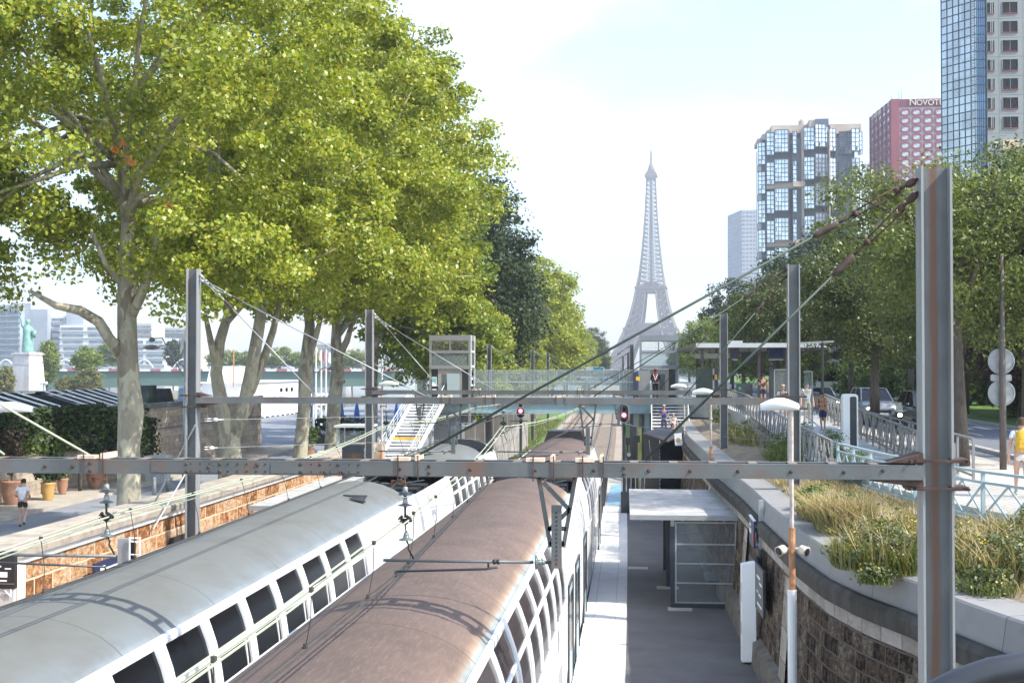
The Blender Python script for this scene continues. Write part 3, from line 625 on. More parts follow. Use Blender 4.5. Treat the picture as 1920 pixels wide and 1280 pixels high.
def coach(t, x0, y0, y1, roofs, wins, lows, doors, rmat, taper=None):
    def k(y): return 1.0 if taper is None or y < taper[0] else 1-.5*((y-taper[0])/(taper[1]-taper[0]))**2
    yy = lin(y0, y1, max(4, int((y1-y0)/1.3)))
    rows = [[(x0+cv(y)+q[0]*k(y)**.35, y, .3+(q[1]-.3)*k(y)) for q in [(-a, b) for a, b in SIDE[::-1]] + SIDE] for y in yy]
    mb = MB()
    L = [r[:len(SIDE)] for r in rows]; Rr = [r[len(SIDE):] for r in rows]
    mb.rows(L).rows(Rr)
    for y, r in ((y0, rows[0]), (y1, rows[-1])):
        mb.add(r, [tuple(range(len(r)))])
    for a in (0,):                                     # sealed deck under the roof line so that the well has a floor
        mb.rows([[(x0+cv(y)-1.2*k(y)**.35, y, .3+3.3*k(y)), (x0+cv(y)+1.2*k(y)**.35, y, .3+3.3*k(y))] for y in yy])
    b = mb.build('coach', BODYW, t, smooth=True)
    for ra, rb in roofs:
        ry = lin(ra, rb, max(3, int((rb-ra)/.8)))
        rr = [[(x0+cv(y)+q[0]*k(y)**.35, y, .3+(q[1]+.004-.3)*k(y)) for q in [(-a, c) for a, c in PROF[::-1]][:-1] + PROF] for y in ry]
        ro = grid_obj('roof', rr, rmat, b)
        for r in (rr[0], rr[-1]): MB().add(r, [tuple(range(len(r)))]).build('roof_end', CHAR, b)
        for s in (-1, 1):
            g = MB()
            for p, q in zip(ry, ry[1:]):
                g.bar((x0+cv(p)+s*1.165*k(p)**.35, p, .3+3.61*k(p)), (x0+cv(q)+s*1.165*k(q)**.35, q, .3+3.61*k(q)), .035, .03)
            g.build('gutter', WPOST, b)
    for y in wins: put('window', WINB if rmat is ROOFB else WINM, b, (x0+cv(y), y, 0))
    for y in lows: put('lower_window', LOWM, b, (x0+cv(y), y, 0))
    for y in doors: put('door', DOORM, b, (x0+cv(y), y, 0))
    return b
def well(t, x0, y0, y1, panto=True):
    """low roof section with the folded current collector"""
    xc = x0+cv((y0+y1)/2); m = MB()
    m.mat(0).box(xc-1.13, xc+1.13, y0+.02, y1-.02, 3.606, 3.64)
    for i in range(4): m.mat(0).box(xc-.9, xc+.9, y0+.5+i*1.2, y0+1.2+i*1.2, 3.64, 3.86)
    m.mat(1)
    for i in range(7): m.box(xc-.8+i*.26, xc-.62+i*.26, y0+.25, y0+.42, 3.64, 4.0)
    m.build('roof_equipment', [BLACK, CHAR], t)
    if panto:
        p = MB().mat(0); cy = (y0+y1)/2
        for s in (-1, 1):
            p.tube([(xc+s*.45, cy-1.7, 3.95), (xc+s*.35, cy+1.4, 4.1)], .03, 6).tube([(xc+s*.35, cy+1.4, 4.1), (xc+s*.5, cy-1.2, 4.28)], .022, 6)
            p.lathe([(.05, 0), (.08, .05), (.05, .1), (.08, .15), (.05, .2), (.05, .28)], (xc+s*.45, cy-1.7, 3.66), 8).lathe([(.05, 0), (.08, .05), (.05, .1), (.05, .28)], (xc+s*.45, cy+1.4, 3.66), 8)
        p.tube([(xc-.8, cy-1.2, 4.22), (xc-.6, cy-1.2, 4.3), (xc+.6, cy-1.2, 4.3), (xc+.8, cy-1.2, 4.22)], .03, 6).tube([(xc-.8, cy-.9, 4.22), (xc-.6, cy-.9, 4.3), (xc+.6, cy-.9, 4.3), (xc+.8, cy-.9, 4.22)], .03, 6)
        p.tube([(xc-.5, cy+1.4, 4.08), (xc+.5, cy+1.4, 4.08)], .04, 6)
        p.tube([(xc-.9, cy-2, 4.0), (xc-.3, cy-1.2, 4.12), (xc+.5, cy-.4, 4.02), (xc+.9, cy+1, 4.0)], .02, 6)
        p.build('pantograph', CHAR, t)
X1, X2 = -6.62, -2.85
wl = [25.4-.77-1.54*i for i in range(17)]
t1 = thing('passenger_train', 'grey roofed double deck train with white curved windows at left', 'train', (X1, 10, 0))
coach(t1, X1, -14, 31.9, [(-14, 30.9)], wl, [], [], ROOFG)
coach(t1, X1, 32.3, 53.2, [(37.2, 46.6), (49.9, 53.2)], [38.2+1.54*i for i in range(6)], [], [], ROOFG, (49.5, 53.6))
well(t1, X1, 31.0, 37.1); well(t1, X1, 46.7, 49.8, False)
MB().box(X1-1.0, X1+1.0, 31.88, 32.32, .6, 3.6).build('gangway', BLACK, t1)
mb = MB()
for s in (0, 1): mb.prism([(X1+.35+s*.22, 27.6-s*.4, 4.29-s*.03), (X1+.75+s*.1, 27.9-s*.4, 4.2-s*.04), (X1+.72, 28.3-s*.4, 4.21)], (0, 0, .03))
mb.build('roof_vent', BLACK, t1)
t2 = thing('passenger_train', 'brown dusty roofed double deck train beside the right platform', 'train', (X2, 10, 0))
coach(t2, X2, -14, 32.4, [(-14, 32.2)], wl, [23.5-1.54*i for i in range(14)], [27.2, 30.2], ROOFB)
coach(t2, X2, 32.8, 54.0, [(36.2, 51.4)], [38.2+1.54*i for i in range(5)], [41+1.54*i for i in range(4)], [34.6, 48.2], ROOFB, (51, 54.5))
well(t2, X2, 32.5, 36.1)
MB().box(X2-1.0, X2+1.0, 32.38, 32.82, .6, 3.6).build('gangway', BLACK, t2)
xc = X2+cv(52); MB().prism([(xc-.85, 51.4, 4.0), (xc+.85, 51.4, 4.0), (xc+.62, 51.4, 4.55), (xc-.62, 51.4, 4.55)], (0, 1.3, 0)).build('roof_unit', BLACK, t2)
# ================================================================= far landmarks and buildings
# --- wrought iron lattice tower
TY = 1890.0; TC = at(1221.5, 690, Y=TY); TB = 1.6
IRON = pm('tower_iron', (.16, .135, .115), .7, .1, .1, .02)
tw = thing('lattice_tower', 'tall wrought iron lattice tower fading into the haze at the end of the tracks', 'tower', (TC.x, TY, TB), R(-4))
OUT = [(0, 62.5), (20, 52), (40, 42.5), (57, 35.5), (75, 29), (95, 24), (115, 20.2), (135, 16.6), (160, 13.4), (190, 10.6), (220, 8.4), (250, 6.9), (276, 5.9)]
INN = [(0, 36.0), (20, 28.5), (40, 21.0), (57, 15.5), (75, 11.8), (95, 9.2), (115, 7.4), (135, 5.2), (160, 2.6), (190, .8)]
def io(T, h): return float(np.interp(h, [q[0] for q in T], [q[1] for q in T]))
def lat(mb, h0, h1, n, sx_, sy_, th):
    hs = lin(h0, h1, n+1)
    def cs(h):
        a, b = io(OUT, h), io(INN, h); return [(sx_*p, sy_*q, h) for p, q in ((a, a), (b, a), (b, b), (a, b))]
    for a, b in zip(hs, hs[1:]):
        A, B = cs(a), cs(b)
        for i in range(4):
            j = (i+1) % 4
            mb.bar(A[i], B[i], th*1.5, th*1.5); mb.bar(A[i], B[j], th, th); mb.bar(A[j], B[i], th, th); mb.bar(B[i], B[j], th, th)
            ma = [(p+q)/2 for p, q in zip(A[i], A[j])]; mb_ = [(p+q)/2 for p, q in zip(B[i], B[j])]
            mb.bar(ma, mb_, th*.7, th*.7)
for a in (-1, 1):
    for b in (-1, 1):
        m = MB(); lat(m, 0, 57, 6, a, b, 1.75); m.build('lower_leg', IRON, tw, world=False)
        m = MB(); lat(m, 57, 115, 6, a, b, 1.35); m.build('middle_leg', IRON, tw, world=False)
        m = MB(); m.box(a*62.5-14*(a > 0)-(0 if a > 0 else -0)-(12 if a < 0 else 0)+(0), a*62.5+(14 if a < 0 else 12), b*62.5-13, b*62.5+13, -1.6, 4); m.build('pier', WHITES, tw, world=False)
def platform_ring(z, h, o, i, ov, name):
    m = MB()
    for s in (-1, 1):
        m.box(-o, o, s*o-(0 if s < 0 else o-i), s*o+(o-i if s < 0 else 0), z-h, z+1.2); m.box(s*o-(0 if s < 0 else o-i), s*o+(o-i if s < 0 else 0), -i, i, z-h+.1, z+1.1)
        m.box(-o-ov, o+ov, s*(o+ov)-.5, s*(o+ov)+.5, z+1.2, z+4.0); m.box(s*(o+ov)-.5, s*(o+ov)+.5, -o-ov+.6, o+ov-.6, z+1.3, z+3.9)
    m.box(-o+1, o-1, -o+1, o-1, z-.4, z+.6); m.build(name, IRON, tw, world=False)
platform_ring(57.5, 5.5, 35.6, 27, 1.5, 'first_platform')
platform_ring(115.5, 4.5, 20.6, 14, 1.2, 'second_platform')
m = MB().box(-16, 16, -16, 16, 60, 66).box(-13, 13, -34, -20, 61.5, 68); m.build('pavilion', IRON, tw, world=False)
m = MB().box(-11, 11, -11, 11, 117.5, 124).box(-8, 8, -8, 8, 124, 127); m.build('upper_pavilion', IRON, tw, world=False)
for s, ax in ((-1, 1), (1, 1), (-1, 0), (1, 0)):
    m = MB(); n = 18
    for k in range(n):
        a0, a1 = math.pi*k/n, math.pi*(k+1)/n
        for r, zz in ((37, 13), (33.5, 13)):
            p = [(r*math.cos(t), 0, zz+r*1.05*math.sin(t)) for t in (a0, a1)]; q = []
            for x, _, z in p:
                y = s*(io(OUT, max(z, 0))-.6); q.append((x, y, z) if ax else (y, x, z))
            m.bar(q[0], q[1], 1.6, 1.6)
    m.build('arch', IRON, tw, world=False)
m = MB(); hs = lin(116, 276, 27)
for a, b in zip(hs, hs[1:]):
    ra, rb = io(OUT, a), io(OUT, b); ia, ib = max(io(INN, a), .3*ra), max(io(INN, b), .3*rb)
    A = [(p*ra, q*ra, a) for p, q in ((1, 1), (-1, 1), (-1, -1), (1, -1))]; B = [(p*rb, q*rb, b) for p, q in ((1, 1), (-1, 1), (-1, -1), (1, -1))]
    for i in range(4):
        j = (i+1) % 4; m.bar(A[i], B[i], 1.5, 1.5); m.bar(B[i], B[j], .9, .9); m.bar(A[i], B[j], .75, .75); m.bar(A[j], B[i], .75, .75)
    for i in range(4):
        x, y = ((1, 0), (-1, 0), (0, 1), (0, -1))[i]
        for s in (-1, 1):
            p = (x*ra+s*y*ia*.55, y*ra+s*x*ia*.55, a); q = (x*rb+s*y*ib*.55, y*rb+s*x*ib*.55, b); m.bar(p, q, .9, .9)
m.bar((0, 0, 120), (0, 0, 276), 3.2, 3.2); m.build('upper_shaft', IRON, tw, world=False)
m = MB().box(-7, 7, -7, 7, 272, 275).box(-9, 9, -9, 9, 275, 277.5).box(-8, 8, -8, 8, 277.5, 281).box(-5.5, 5.5, -5.5, 5.5, 281, 285).lathe([(4.6, 285), (4.2, 289), (2.6, 293), (1.6, 296)], (0, 0, 0), 12); m.build('top_cabin', IRON, tw, world=False)
m = MB().tube([(0, 0, 295), (0, 0, 312)], 1.3, 8).tube([(0, 0, 312), (0, 0, 326)], .65, 6).box(-2, 2, -2, 2, 300, 301.2).box(-1.6, 1.6, -1.6, 1.6, 306, 307); m.build('mast', IRON, tw, world=False)
# --- high-rise quarter on the right
CURT = {}
def facade_glass(name, col, var=.3, rough=.12, metal=.75):
    m, nt, p = base_mat(name); v = coords(nt)
    f = nd(nt, 'ShaderNodeTexWhiteNoise'); sn = nd(nt, 'ShaderNodeVectorMath', operation='SNAP'); sn.inputs[1].default_value = (2.6, 2.6, 2.9)
    nt.links.new(v, sn.inputs[0]); nt.links.new(sn.outputs[0], f.inputs['Vector'])
    c = ramp(nt, f.outputs['Value'], [(0, tuple(q*(1-var) for q in col)), (1, tuple(min(1, q*(1+var)) for q in col))])
    nt.links.new(c, p.inputs['Base Color']); p.inputs['Roughness'].default_value = rough; p.inputs['Metallic'].default_value = metal; return m
BAYG = facade_glass('bay_glass', (.60, .68, .74), .22, .1, .7); MULL = pm('dark_mullions', (.085, .10, .125), .5, .2, .2, .3)
BRONZE = pm('bronze_panels', (.095, .11, .135), .45, .2, .2, .2); BEIGE = pm('beige_precast', (.42, .345, .27), .85, 0, .12, .15)
D0 = 540.0
def far(px, D): return at(px, 690, Y=D)
gt = thing('apartment_tower', 'tower of stacked mirrored glass bays with beige roof band', 'building', tuple(far(1521, D0).xy)+(4,))
S = 2500/D0
def gx(px): return (px-1521)/S
def gz(py): return 6.97-4+(690-py)/S
GD = 24
core = MB()
core.box(gx(1434), gx(1606), 6.5, 6+GD, 0, gz(268)).box(gx(1490), gx(1508), 3.5, 6.5, 0, gz(262)).box(gx(1569), gx(1598), 4, 6.5, 0, gz(262))
core.build('core', BRONZE, gt, world=False)
MB().box(gx(1506), gx(1510), 1.2, 6, 0, gz(250)).box(gx(1555), gx(1557), -.5, 6, 0, gz(250)).build('pier', BEIGE, gt, world=False)
bays = [(1428, 1440.5, 5.0, .3, 268, 0, 0), (1442.5, 1456, 3.0, .3, 252, 0, 0), (1457, 1481, 1.2, .4, 248, 6, 0), (1490.5, 1497.5, 2.6, .1, 250, 0, 0), (1510, 1528, .4, .3, 245, 0, 0), (1530, 1555, -.8, -1.5, 240, 0, 0), (1557.5, 1569, .6, -1.5, 247, 0, 0), (1576, 1597, 3.4, 1.6, 252, 0, 1), (1597.2, 1612, 1.8, -.6, 247, 0, 0), (1612.5, 1618, 3.4, -.5, 252, 0, 0)]
def bay_mesh(w, d, h, nx, nz, sl, side):
    mb = MB(); q = .13
    mb.mat(0).prism([(-w/2, 0, 0), (w/2, -sl, 0), (w/2, d, 0), (-w/2, d, 0)], (0, 0, h))
    if side: mb.mat(2).add([(w/2+.02, -sl, 0), (w/2+1.6, d, 0), (w/2+1.6, d, h), (w/2+.02, -sl, h)], [(0, 1, 2, 3)])
    mb.mat(1)
    for i in range(nx+1):
        x = -w/2+w*i/nx; y = -sl*(i/nx); mb.box(x-q, x+q, y-.22, y+.1, -.2, h+.2)
    for k in range(nz+1):
        z = h*k/nz; mb.bar((-w/2, -.12, z), (w/2, -sl-.12, z), .25, q*2)
    for i in range(max(1, nx*nz//7)):
        a = random.randrange(nx); b = random.randrange(nz)
        x = -w/2+w*a/nx; mb.box(x+.3, x+.5*w/nx, -sl*(a/nx)-.16, -sl*(a/nx)+.05, h*b/nz+.3, h*(b+1)/nz-.25)
    return mb.mesh('glass_bay')
rows_ = [(0, 41), (54.5, 96), (109, 150), (164, 205), (219, 260), (274, 330)]
DKG = facade_glass('dark_bay_glass', (.10, .11, .13), .5, .15, .5)
for (a, b, d, sl, t0, side, dk) in bays:
    w = (b-a)/S; mz = bay_mesh(w, 4.5, 41/S, 1 if w < 1.8 else 2 if w < 3.5 else 3 if w < 4.5 else 4, 5, sl, side)
    for mm in (DKG if dk else BAYG, MULL, BRONZE): mz.materials.append(mm)
    for r0, r1 in rows_:
        o = put('glass_bay', mz, gt, (0, 0, 0)); o.location = (gx((a+b)/2), d, gz(t0+r1))
for k, py in enumerate((348, 456, 560)):
    m = MB()
    for a, b, d in ((1443, 1510, 3.2), (1555, 1616, 4.2)): m.box(gx(a), gx(b), d, d+8, gz(py+8), gz(py-3))
    m.box(gx(1490), gx(1512), .8, 8, gz(py+6), gz(py-4)); m.build('concrete_band', BEIGE, gt, world=False)
m = MB().box(gx(1452), gx(1522), 4, 26, gz(252), gz(237)).box(gx(1428), gx(1436), 8, 24, gz(266), gz(258)).box(gx(1436), gx(1445), 6, 25, gz(262), gz(251)).box(gx(1444), gx(1452), 5, 25, gz(256), gz(244)).box(gx(1560), gx(1617), 4.5, 26, gz(254), gz(236)).box(gx(1520), gx(1531), 1, 22, gz(246), gz(230))
m.build('roof_parapet', BEIGE, gt, world=False)
MB().box(gx(1531), gx(1555), .4, 18, gz(246), gz(229)).build('roof_glazing', MULL, gt, world=False)
for px in (1513, 1554): MB().lathe([(7/S, gz(240)), (7/S, gz(223)), (6/S, gz(222.5))], (gx(px), 12, 0), 20).build('roof_drum', BEIGE, gt, world=False)
MB().tube([(gx(1511), 12, gz(223)), (gx(1511), 12, gz(219))], .25, 5).build('aerial', MULL, gt, world=False)
# --- red hotel
D1 = 470.0; S1 = 2500/D1
ht = thing('hotel_tower', 'red and white hotel tower with rounded window frames', 'building', tuple(far(1674, D1).xy)+(4,), 0)
def hx(px): return (px-1674)/S1
def hz(py): return 2.97+(690-py)/S1
HRED = pm('hotel_red', (.22, .045, .065), .6, 0, .12, .1); HPALE = pm('hotel_pale', (.38, .34, .37), .7, 0, .08, .1); HWIN = facade_glass('hotel_glass', (.42, .45, .47), .25, .2, .5)
HDARK = pm('hotel_sign_band', (.16, .03, .065), .6)
DL = 30; xr = hx(1800); xl = hx(1637)-(1674-1637+1205-1205)*0+((1637-1205)/S1)*(DL/D1)
MB().prism([(0, 0, 0), (xr, 0, 0), (xr, DL, 0), (xl, DL, 0)], (0, 0, hz(196))).build('body', HPALE, ht, world=False)
m = MB(); m.box(-.15, 2.6, -.25, .3, 0, hz(195.5))
sl_ = Vector((xl, DL, 0)).normalized(); nrm = Vector((-sl_.y, sl_.x, 0));  nrm = nrm if nrm.x < 0 else -nrm
m.build('corner_pier', HRED, ht, world=False)
MB().box(2.7, 5.9, -.22, .2, hz(211), hz(196.5)).box(6.2, xr, -.22, .2, hz(211), hz(196.5)).build('sign_band', HDARK, ht, world=False)
def rrect(w, h, r, y, n=4):
    pts = []
    for cx, cz, a0 in ((w/2-r, h/2-r, 0), (-w/2+r, h/2-r, 90), (-w/2+r, -h/2+r, 180), (w/2-r, -h/2+r, 270)):
        for i in range(n+1):
            t = R(a0+90*i/n); pts.append((cx+r*math.cos(t), y, cz+r*math.sin(t)))
    return pts
mb = MB(); a = rrect(3.3, 2.5, .8, -.35); b = rrect(2.15, 1.35, .4, -.35); c = rrect(3.3, 2.5, .8, .1)
n = len(a)
mb.mat(0).add(a+b+c, [(i, n+i, n+(i+1) % n, (i+1) % n) for i in range(n)] + [(2*n+i, i, (i+1) % n, 2*n+(i+1) % n) for i in range(n)])
mb.mat(1).prism(rrect(2.15, 1.35, .4, -.2), (0, .2, 0))
hw_ = mb.mesh('window'); hw_.materials.append(HRED); hw_.materials.append(HWIN)
for r in range(14):
    for k in range(5):
        o = put('window', hw_, ht, (0, 0, 0)); o.location = (4.6+k*3.86, 0, hz(221+r*15.3))
ang = math.atan2(-nrm.x, nrm.y)+math.pi
for r in range(14):
    for k in range(5):
        o = put('window', hw_, ht, (0, 0, 0)); p = sl_*(3.5+k*6)+nrm*.02; o.location = (p.x, p.y, hz(221+r*15.3)+1.2-k*.0); o.rotation_euler = (0, 0, math.atan2(nrm.x, -nrm.y)); o.scale = (1.5, 1, 1)
m = MB()
for k in range(6):
    p = sl_*(.5+k*6)+nrm*.12; m.bar((p.x, p.y, 0), (p.x, p.y, hz(198)), .9, .9)
m.build('side_ribs', HRED, ht, world=False)
LETM = pm('sign_letters', (.62, .55, .47), .6)
def lettering(txt, size, parent, loc, rot, mat, ext=.02, world=False, align='LEFT'):
    cu = bpy.data.curves.new('lettering', 'FONT'); cu.body = txt; cu.size = size; cu.extrude = ext; cu.align_x = align
    q = bpy.data.objects.new('q', cu); COL.objects.link(q); me = bpy.data.meshes.new_from_object(q.evaluated_get(bpy.context.evaluated_depsgraph_get())); bpy.data.objects.remove(q)
    o = bpy.data.objects.new('lettering', me); COL.objects.link(o); me.materials.clear(); me.materials.append(mat); o.parent = parent; o.location = loc; o.rotation_euler = rot; return o
lettering('N', 3.3, ht, (5.9, -.45, hz(208.2)), (R(90), 0, 0), LETM, .12)
lettering('OVOTEL', 2.7, ht, (8.3, -.45, hz(208.2)), (R(90), 0, 0), LETM, .12)
o = lettering('NOVOTEL', 2.2, ht, tuple(sl_*24+nrm*.4)[:2]+(hz(209),), (R(90), 0, math.atan2(nrm.x, -nrm.y)), LETM, .12)
m = MB()
for px, h in ((1684, 3), (1697, 4), (1701, 5)): m.tube([(hx(px), 8, hz(196)), (hx(px)-.3, 8, hz(196)+h)], .09, 4)
m.build('aerial', MULL, ht, world=False)
# --- mirror glass and concrete tower at the right edge
D2 = 215.0; S2 = 2500/D2
rt = thing('office_tower', 'tall tower of blue mirror glass beside grey concrete with dark windows', 'building', tuple(far(1768, D2).xy)+(4,), 0)
def rx(px): return (px-1768)/S2
def rz_(py): return 2.97+(690-py)/S2
CURTG = facade_glass('mirror_glass', (.42, .44, .43), .2, .06, .85); FR = pm('curtain_frames', (.045, .065, .085), .4, .3, .1, 1); RC = pm('tower_concrete', (.24, .255, .265), .8, 0, .1, .15, 0, 30, (.18, .19, .2), .25, .5)
HT = rz_(-260)
MB().prism([(1.35, 6.0, 0), (rx(1832), 0, 0), (rx(1832)+3, 26, 0), (6.6, 26, 0)], (0, 0, HT)).build('curtain_wall', CURTG, rt, world=False)
m = MB(); d = Vector((rx(1832)-1.35, -6.0, 0)); 
for i in range(7):
    p = Vector((1.35, 6.0, 0))+d*i/6; m.bar((p.x-.03, p.y-.06, 0), (p.x-.03, p.y-.06, HT), .1, .1)
z = 1.0
while z < HT:
    m.bar((1.33, 5.94, z), (d.x+1.33, -.06, z), .1, .12); z += 1.33
m.build('mullions', FR, rt, world=False)
SIDEG = facade_glass('side_glass', (.10, .17, .26), .3, .1, .6)
x0 = rx(1832)
MB().box(x0+.02, rx(1850), .6, 24, 0, HT).build('side_glazing', SIDEG, rt, world=False)
m = MB(); z = 1.0
while z < HT: m.box(x0+.03, rx(1850)-.02, .48, .62, z, z+.1); z += 1.33
for i in range(5): m.box(x0+.1+i*.33, x0+.16+i*.33, .5, .63, 0, HT)
m.build('side_mullions', FR, rt, world=False)
m = MB(); z = .5; a = x0-.75; yl = .45
m.box(a, a+.06, yl-.12, yl, 0, HT).box(a+.5, a+.56, yl-.17, yl-.05, 0, HT)
while z < HT: m.box(a+.06, a+.5, yl-.14, yl-.04, z, z+.07); z += .45
m.build('ladder', GREYP, rt, world=False)
xw = rx(1850)
MB().box(xw+.01, xw+24, 0, 25, 0, HT).build('concrete_wing', RC, rt, world=False)
mb = MB().mat(0).box(-1.15, 1.15, -.02, .03, -.85, .85).mat(1).box(-1.2, 1.2, -.16, .03, -.98, -.86).mat(2).box(-.02, .04, -.05, .0, -.85, .85).box(-1.22, -1.15, -.1, .03, -.86, .86).box(1.15, 1.22, -.1, .03, -.86, .86).box(-1.15, 1.15, -.1, .03, .85, .9)
w1 = mb.mesh('window'); [w1.materials.append(q) for q in (GLASSD, REDP, RC)]
mb = MB().mat(0).box(-.52, .52, -.02, .03, -.85, .85).mat(1).box(-.54, .54, -.14, .03, -.98, -.86).mat(2).box(-.06, .06, -.08, .0, -.85, .85).box(.2, .3, -.06, 0, -.85, .85)
w2 = mb.mesh('window'); [w2.materials.append(q) for q in (GLASSD, REDP, GREYP)]
wn = pm('dark_room_glass', (.012, .012, .013), .5, 0, .6, .5, spec=.1); w2.materials[0] = wn; sill_ = pm('red_sill', (.26, .03, .045), .6); w1.materials[1] = sill_; w2.materials[1] = sill_
w1.materials[0] = wn
for r in range(14):
    zz = rz_(242-r*35)
    for k, (me_, px) in enumerate(((w2, 1857), (w1, 1891), (w1, 1942), (w1, 1990))):
        o = put('window', me_, rt, (0, 0, 0)); o.location = (rx(px), 0, zz)
m = MB()
for r in range(16): m.box(xw+.02, xw+24, -.015, 0, rz_(262-r*35), rz_(262-r*35)+.05)
for px in (1871, 1914, 1960): m.box(rx(px), rx(px)+.04, -.016, 0, 0, HT)
m.build('panel_joints', pm('joint_grey', (.16, .165, .17), .9), rt, world=False)
MB().box(rx(1877), rx(1906), -.06, 0, rz_(292), rz_(274)).build('boarded_window', pm('pale_board', (.55, .42, .30), .8), rt, world=False)
# --- two pale slabs
def slab(name, label, px0, px1, py, D, pyside, side_px, mats, nx, floors):
    S3 = 2500/D; c = far((px0+px1)/2, D)
    t = thing(name, label, 'building', (c.x, D, 4)); X = lambda p: (p-(px0+px1)/2)/S3; h = 2.97+(690-py)/S3
    MB().prism([(X(side_px), 0, 0), (X(px1), 0, 0), (X(px1), 30, 0), (X(px0), 40, 0)], (0, 0, h)).build('body', mats[0], t, world=False)
    m = MB(); n = 0; ww = (X(px1)-X(side_px))/nx
    for r in range(floors):
        f = MB()
        for k in range(nx): f.box(X(side_px)+ww*(k+.15), X(side_px)+ww*(k+.85), -.1, .1, h-3-r*3.0, h-1.4-r*3.0)
        f.build('window_row', mats[1], t, world=False)
    f = MB(); a, b = Vector((X(side_px), 0, 0)), Vector((X(px0), 40, 0)); dd = b-a; nn = Vector((-dd.y, dd.x, 0)).normalized(); nn = nn if nn.x < 0 else -nn
    for r in range(floors):
        for k in range(6):
            p, q = a+dd*(k+.2)/6+nn*.1, a+dd*(k+.75)/6+nn*.1; f.bar((p.x, p.y, h-2.2-r*3), (q.x, q.y, h-2.2-r*3), .2, 1.4)
    f.build('side_windows', mats[1], t, world=False); return t
G1 = pm('slab_grey', (.40, .43, .47), .8, 0, .08, .05); G2 = pm('slab_windows', (.20, .24, .29), .3, .2, .3, .3); G3 = pm('slab_white', (.58, .62, .66), .8, 0, .05, .05)
s1 = slab('apartment_block', 'pale grey high rise slab left of the mirrored bay tower', 1372, 1425, 396, 1000, 0, 1392, (G1, G2), 5, 22)
s2 = slab('apartment_block', 'white high rise seen in the gap before the red hotel', 1612, 1640, 310, 760, 0, 1614, (G3, G2), 4, 26)
# ================================================================= left bank across the river
LBS = 2500/640.0
LW = pm('lb_white', (.72, .72, .72), .7, 0, .05, .05); LG = pm('lb_grey', (.36, .40, .45), .6, .1, .15, .1); LWIN = pm('lb_windows', (.20, .25, .30), .25, .2, .3, .2); LBE = pm('lb_beige', (.55, .52, .48), .8, 0, .1, .05)
def lb(name, label, px0, px1, py, D, wall, win, floors, fh, depth=25, n=1, step=0, py0=690):
    S4 = 2500/D; q = far((px0+px1)/2, D); t = thing(name, label, 'building', (q.x, D, 1)); X = lambda p: (p-(px0+px1)/2)/S4
    h = 5.97+(690-py)/S4; MB().box(X(px0), X(px1), 0, depth, 0, h).build('body', wall, t, world=False)
    for r in range(floors):
        f = MB(); z = h-1.2-r*fh
        if z < 3: break
        W_ = X(px1)-X(px0)
        for k in range(n): f.box(X(px0)+W_*(k+.06)/n+step*r, X(px0)+W_*(k+.9)/n-step*r*.5, -.35, .2, z-fh*.45, z)
        f.build('window_row', win, t, world=False)
        MB().box(X(px0)-.3, X(px1)+.3, -.9, .1, z-fh*.62, z-fh*.5).build('balcony', wall, t, world=False)
    return t
lb('office_block', 'grey glass office block behind the statue at the far left', -40, 40, 566, 640, LG, LWIN, 9, 2.9, 30, 3)
lb('apartment_block', 'long white stepped apartment block beyond the green bridge', 41, 150, 588, 650, LW, LWIN, 8, 3.2, 30, 4)
lb('apartment_block', 'white curved balcony block right of the long stepped block', 108, 214, 606, 635, LW, LWIN, 7, 3.3, 20, 2, .4)
lb('apartment_block', 'low white block with round porthole beyond the green bridge', 196, 312, 632, 630, LW, LWIN, 4, 3.3, 20, 3)
lb('apartment_block', 'beige stone block rising behind the low porthole block', 250, 285, 603, 700, LBE, LWIN, 8, 3.2, 20, 3)
lb('apartment_block', 'row of pale mansard houses behind the tall street lamp', 285, 372, 612, 760, LBE, LWIN, 8, 3.4, 20, 8)
lb('apartment_block', 'distant pale block seen between the leaning trunks', 585, 650, 642, 900, LBE, LWIN, 5, 3.4, 20, 6)
for px in (30, 62, 130): MB().box(far(px, 640).x-4, far(px, 640).x+5, 645, 655, 1, 6.97+(690-(572 if px < 40 else 584))/LBS+2.5).build('rooftop_plant', LG, None, 'grey roof plant room above the office block' if px == 30 else 'roof plant room on long white block left part' if px == 62 else 'roof plant room on long white block right part', 'plant room')
# --- girder bridge
BRG = pm('bridge_green', (.14, .22, .18), .6, .1, .1, .1); D5 = 395.0; S5 = 2500/D5
bx0, bx1 = far(-120, D5).x, far(740, D5).x
br = thing('road_bridge', 'long green steel girder bridge with red and white parapet edge', 'bridge', ((bx0+bx1)/2, D5, 0))
m = MB(); n = 24
rr = []
for i in range(n+1):
    u = i/n; x = bx0+(bx1-bx0)*u; dz = 1.9*abs(math.sin(u*math.pi*2.3+.9))**1.5
    rr.append([(x, D5, 6.0), (x, D5, 1.6-.9*(1-dz/1.9)), (x, D5+14, 1.6-.9*(1-dz/1.9)), (x, D5+14, 6.0), (x, D5, 6.0)])
m.rows(rr); m.build('girder', BRG, br)
m = MB(); w_ = (bx1-bx0)/44
for i in range(44): m.mat(i % 2).box(bx0+w_*i, bx0+w_*(i+1), D5-.7, D5+.1, 6.0, 6.7)
m.build('parapet_edge', [WHITE, pm('faded_red', (.42, .16, .17), .7)], br)
MB().box(bx0, bx1, D5+.2, D5+14, 6.0, 6.35).build('deck', ROAD, br)
m = MB(); 
for i in range(90):
    x = bx0+(bx1-bx0)*i/89; m.box(x-.05, x+.05, D5-.3, D5-.2, 6.7, 7.7)
for z in (7.1, 7.65): m.box(bx0, bx1, D5-.3, D5-.2, z, z+.07)
m.build('railing', GREYP, br)
for px in (150, 560): 
    x = far(px, D5).x; MB().box(x-2, x+2, D5+1, D5+13, -5, 1.5).build('pier', PALECONC, br)
m = MB()
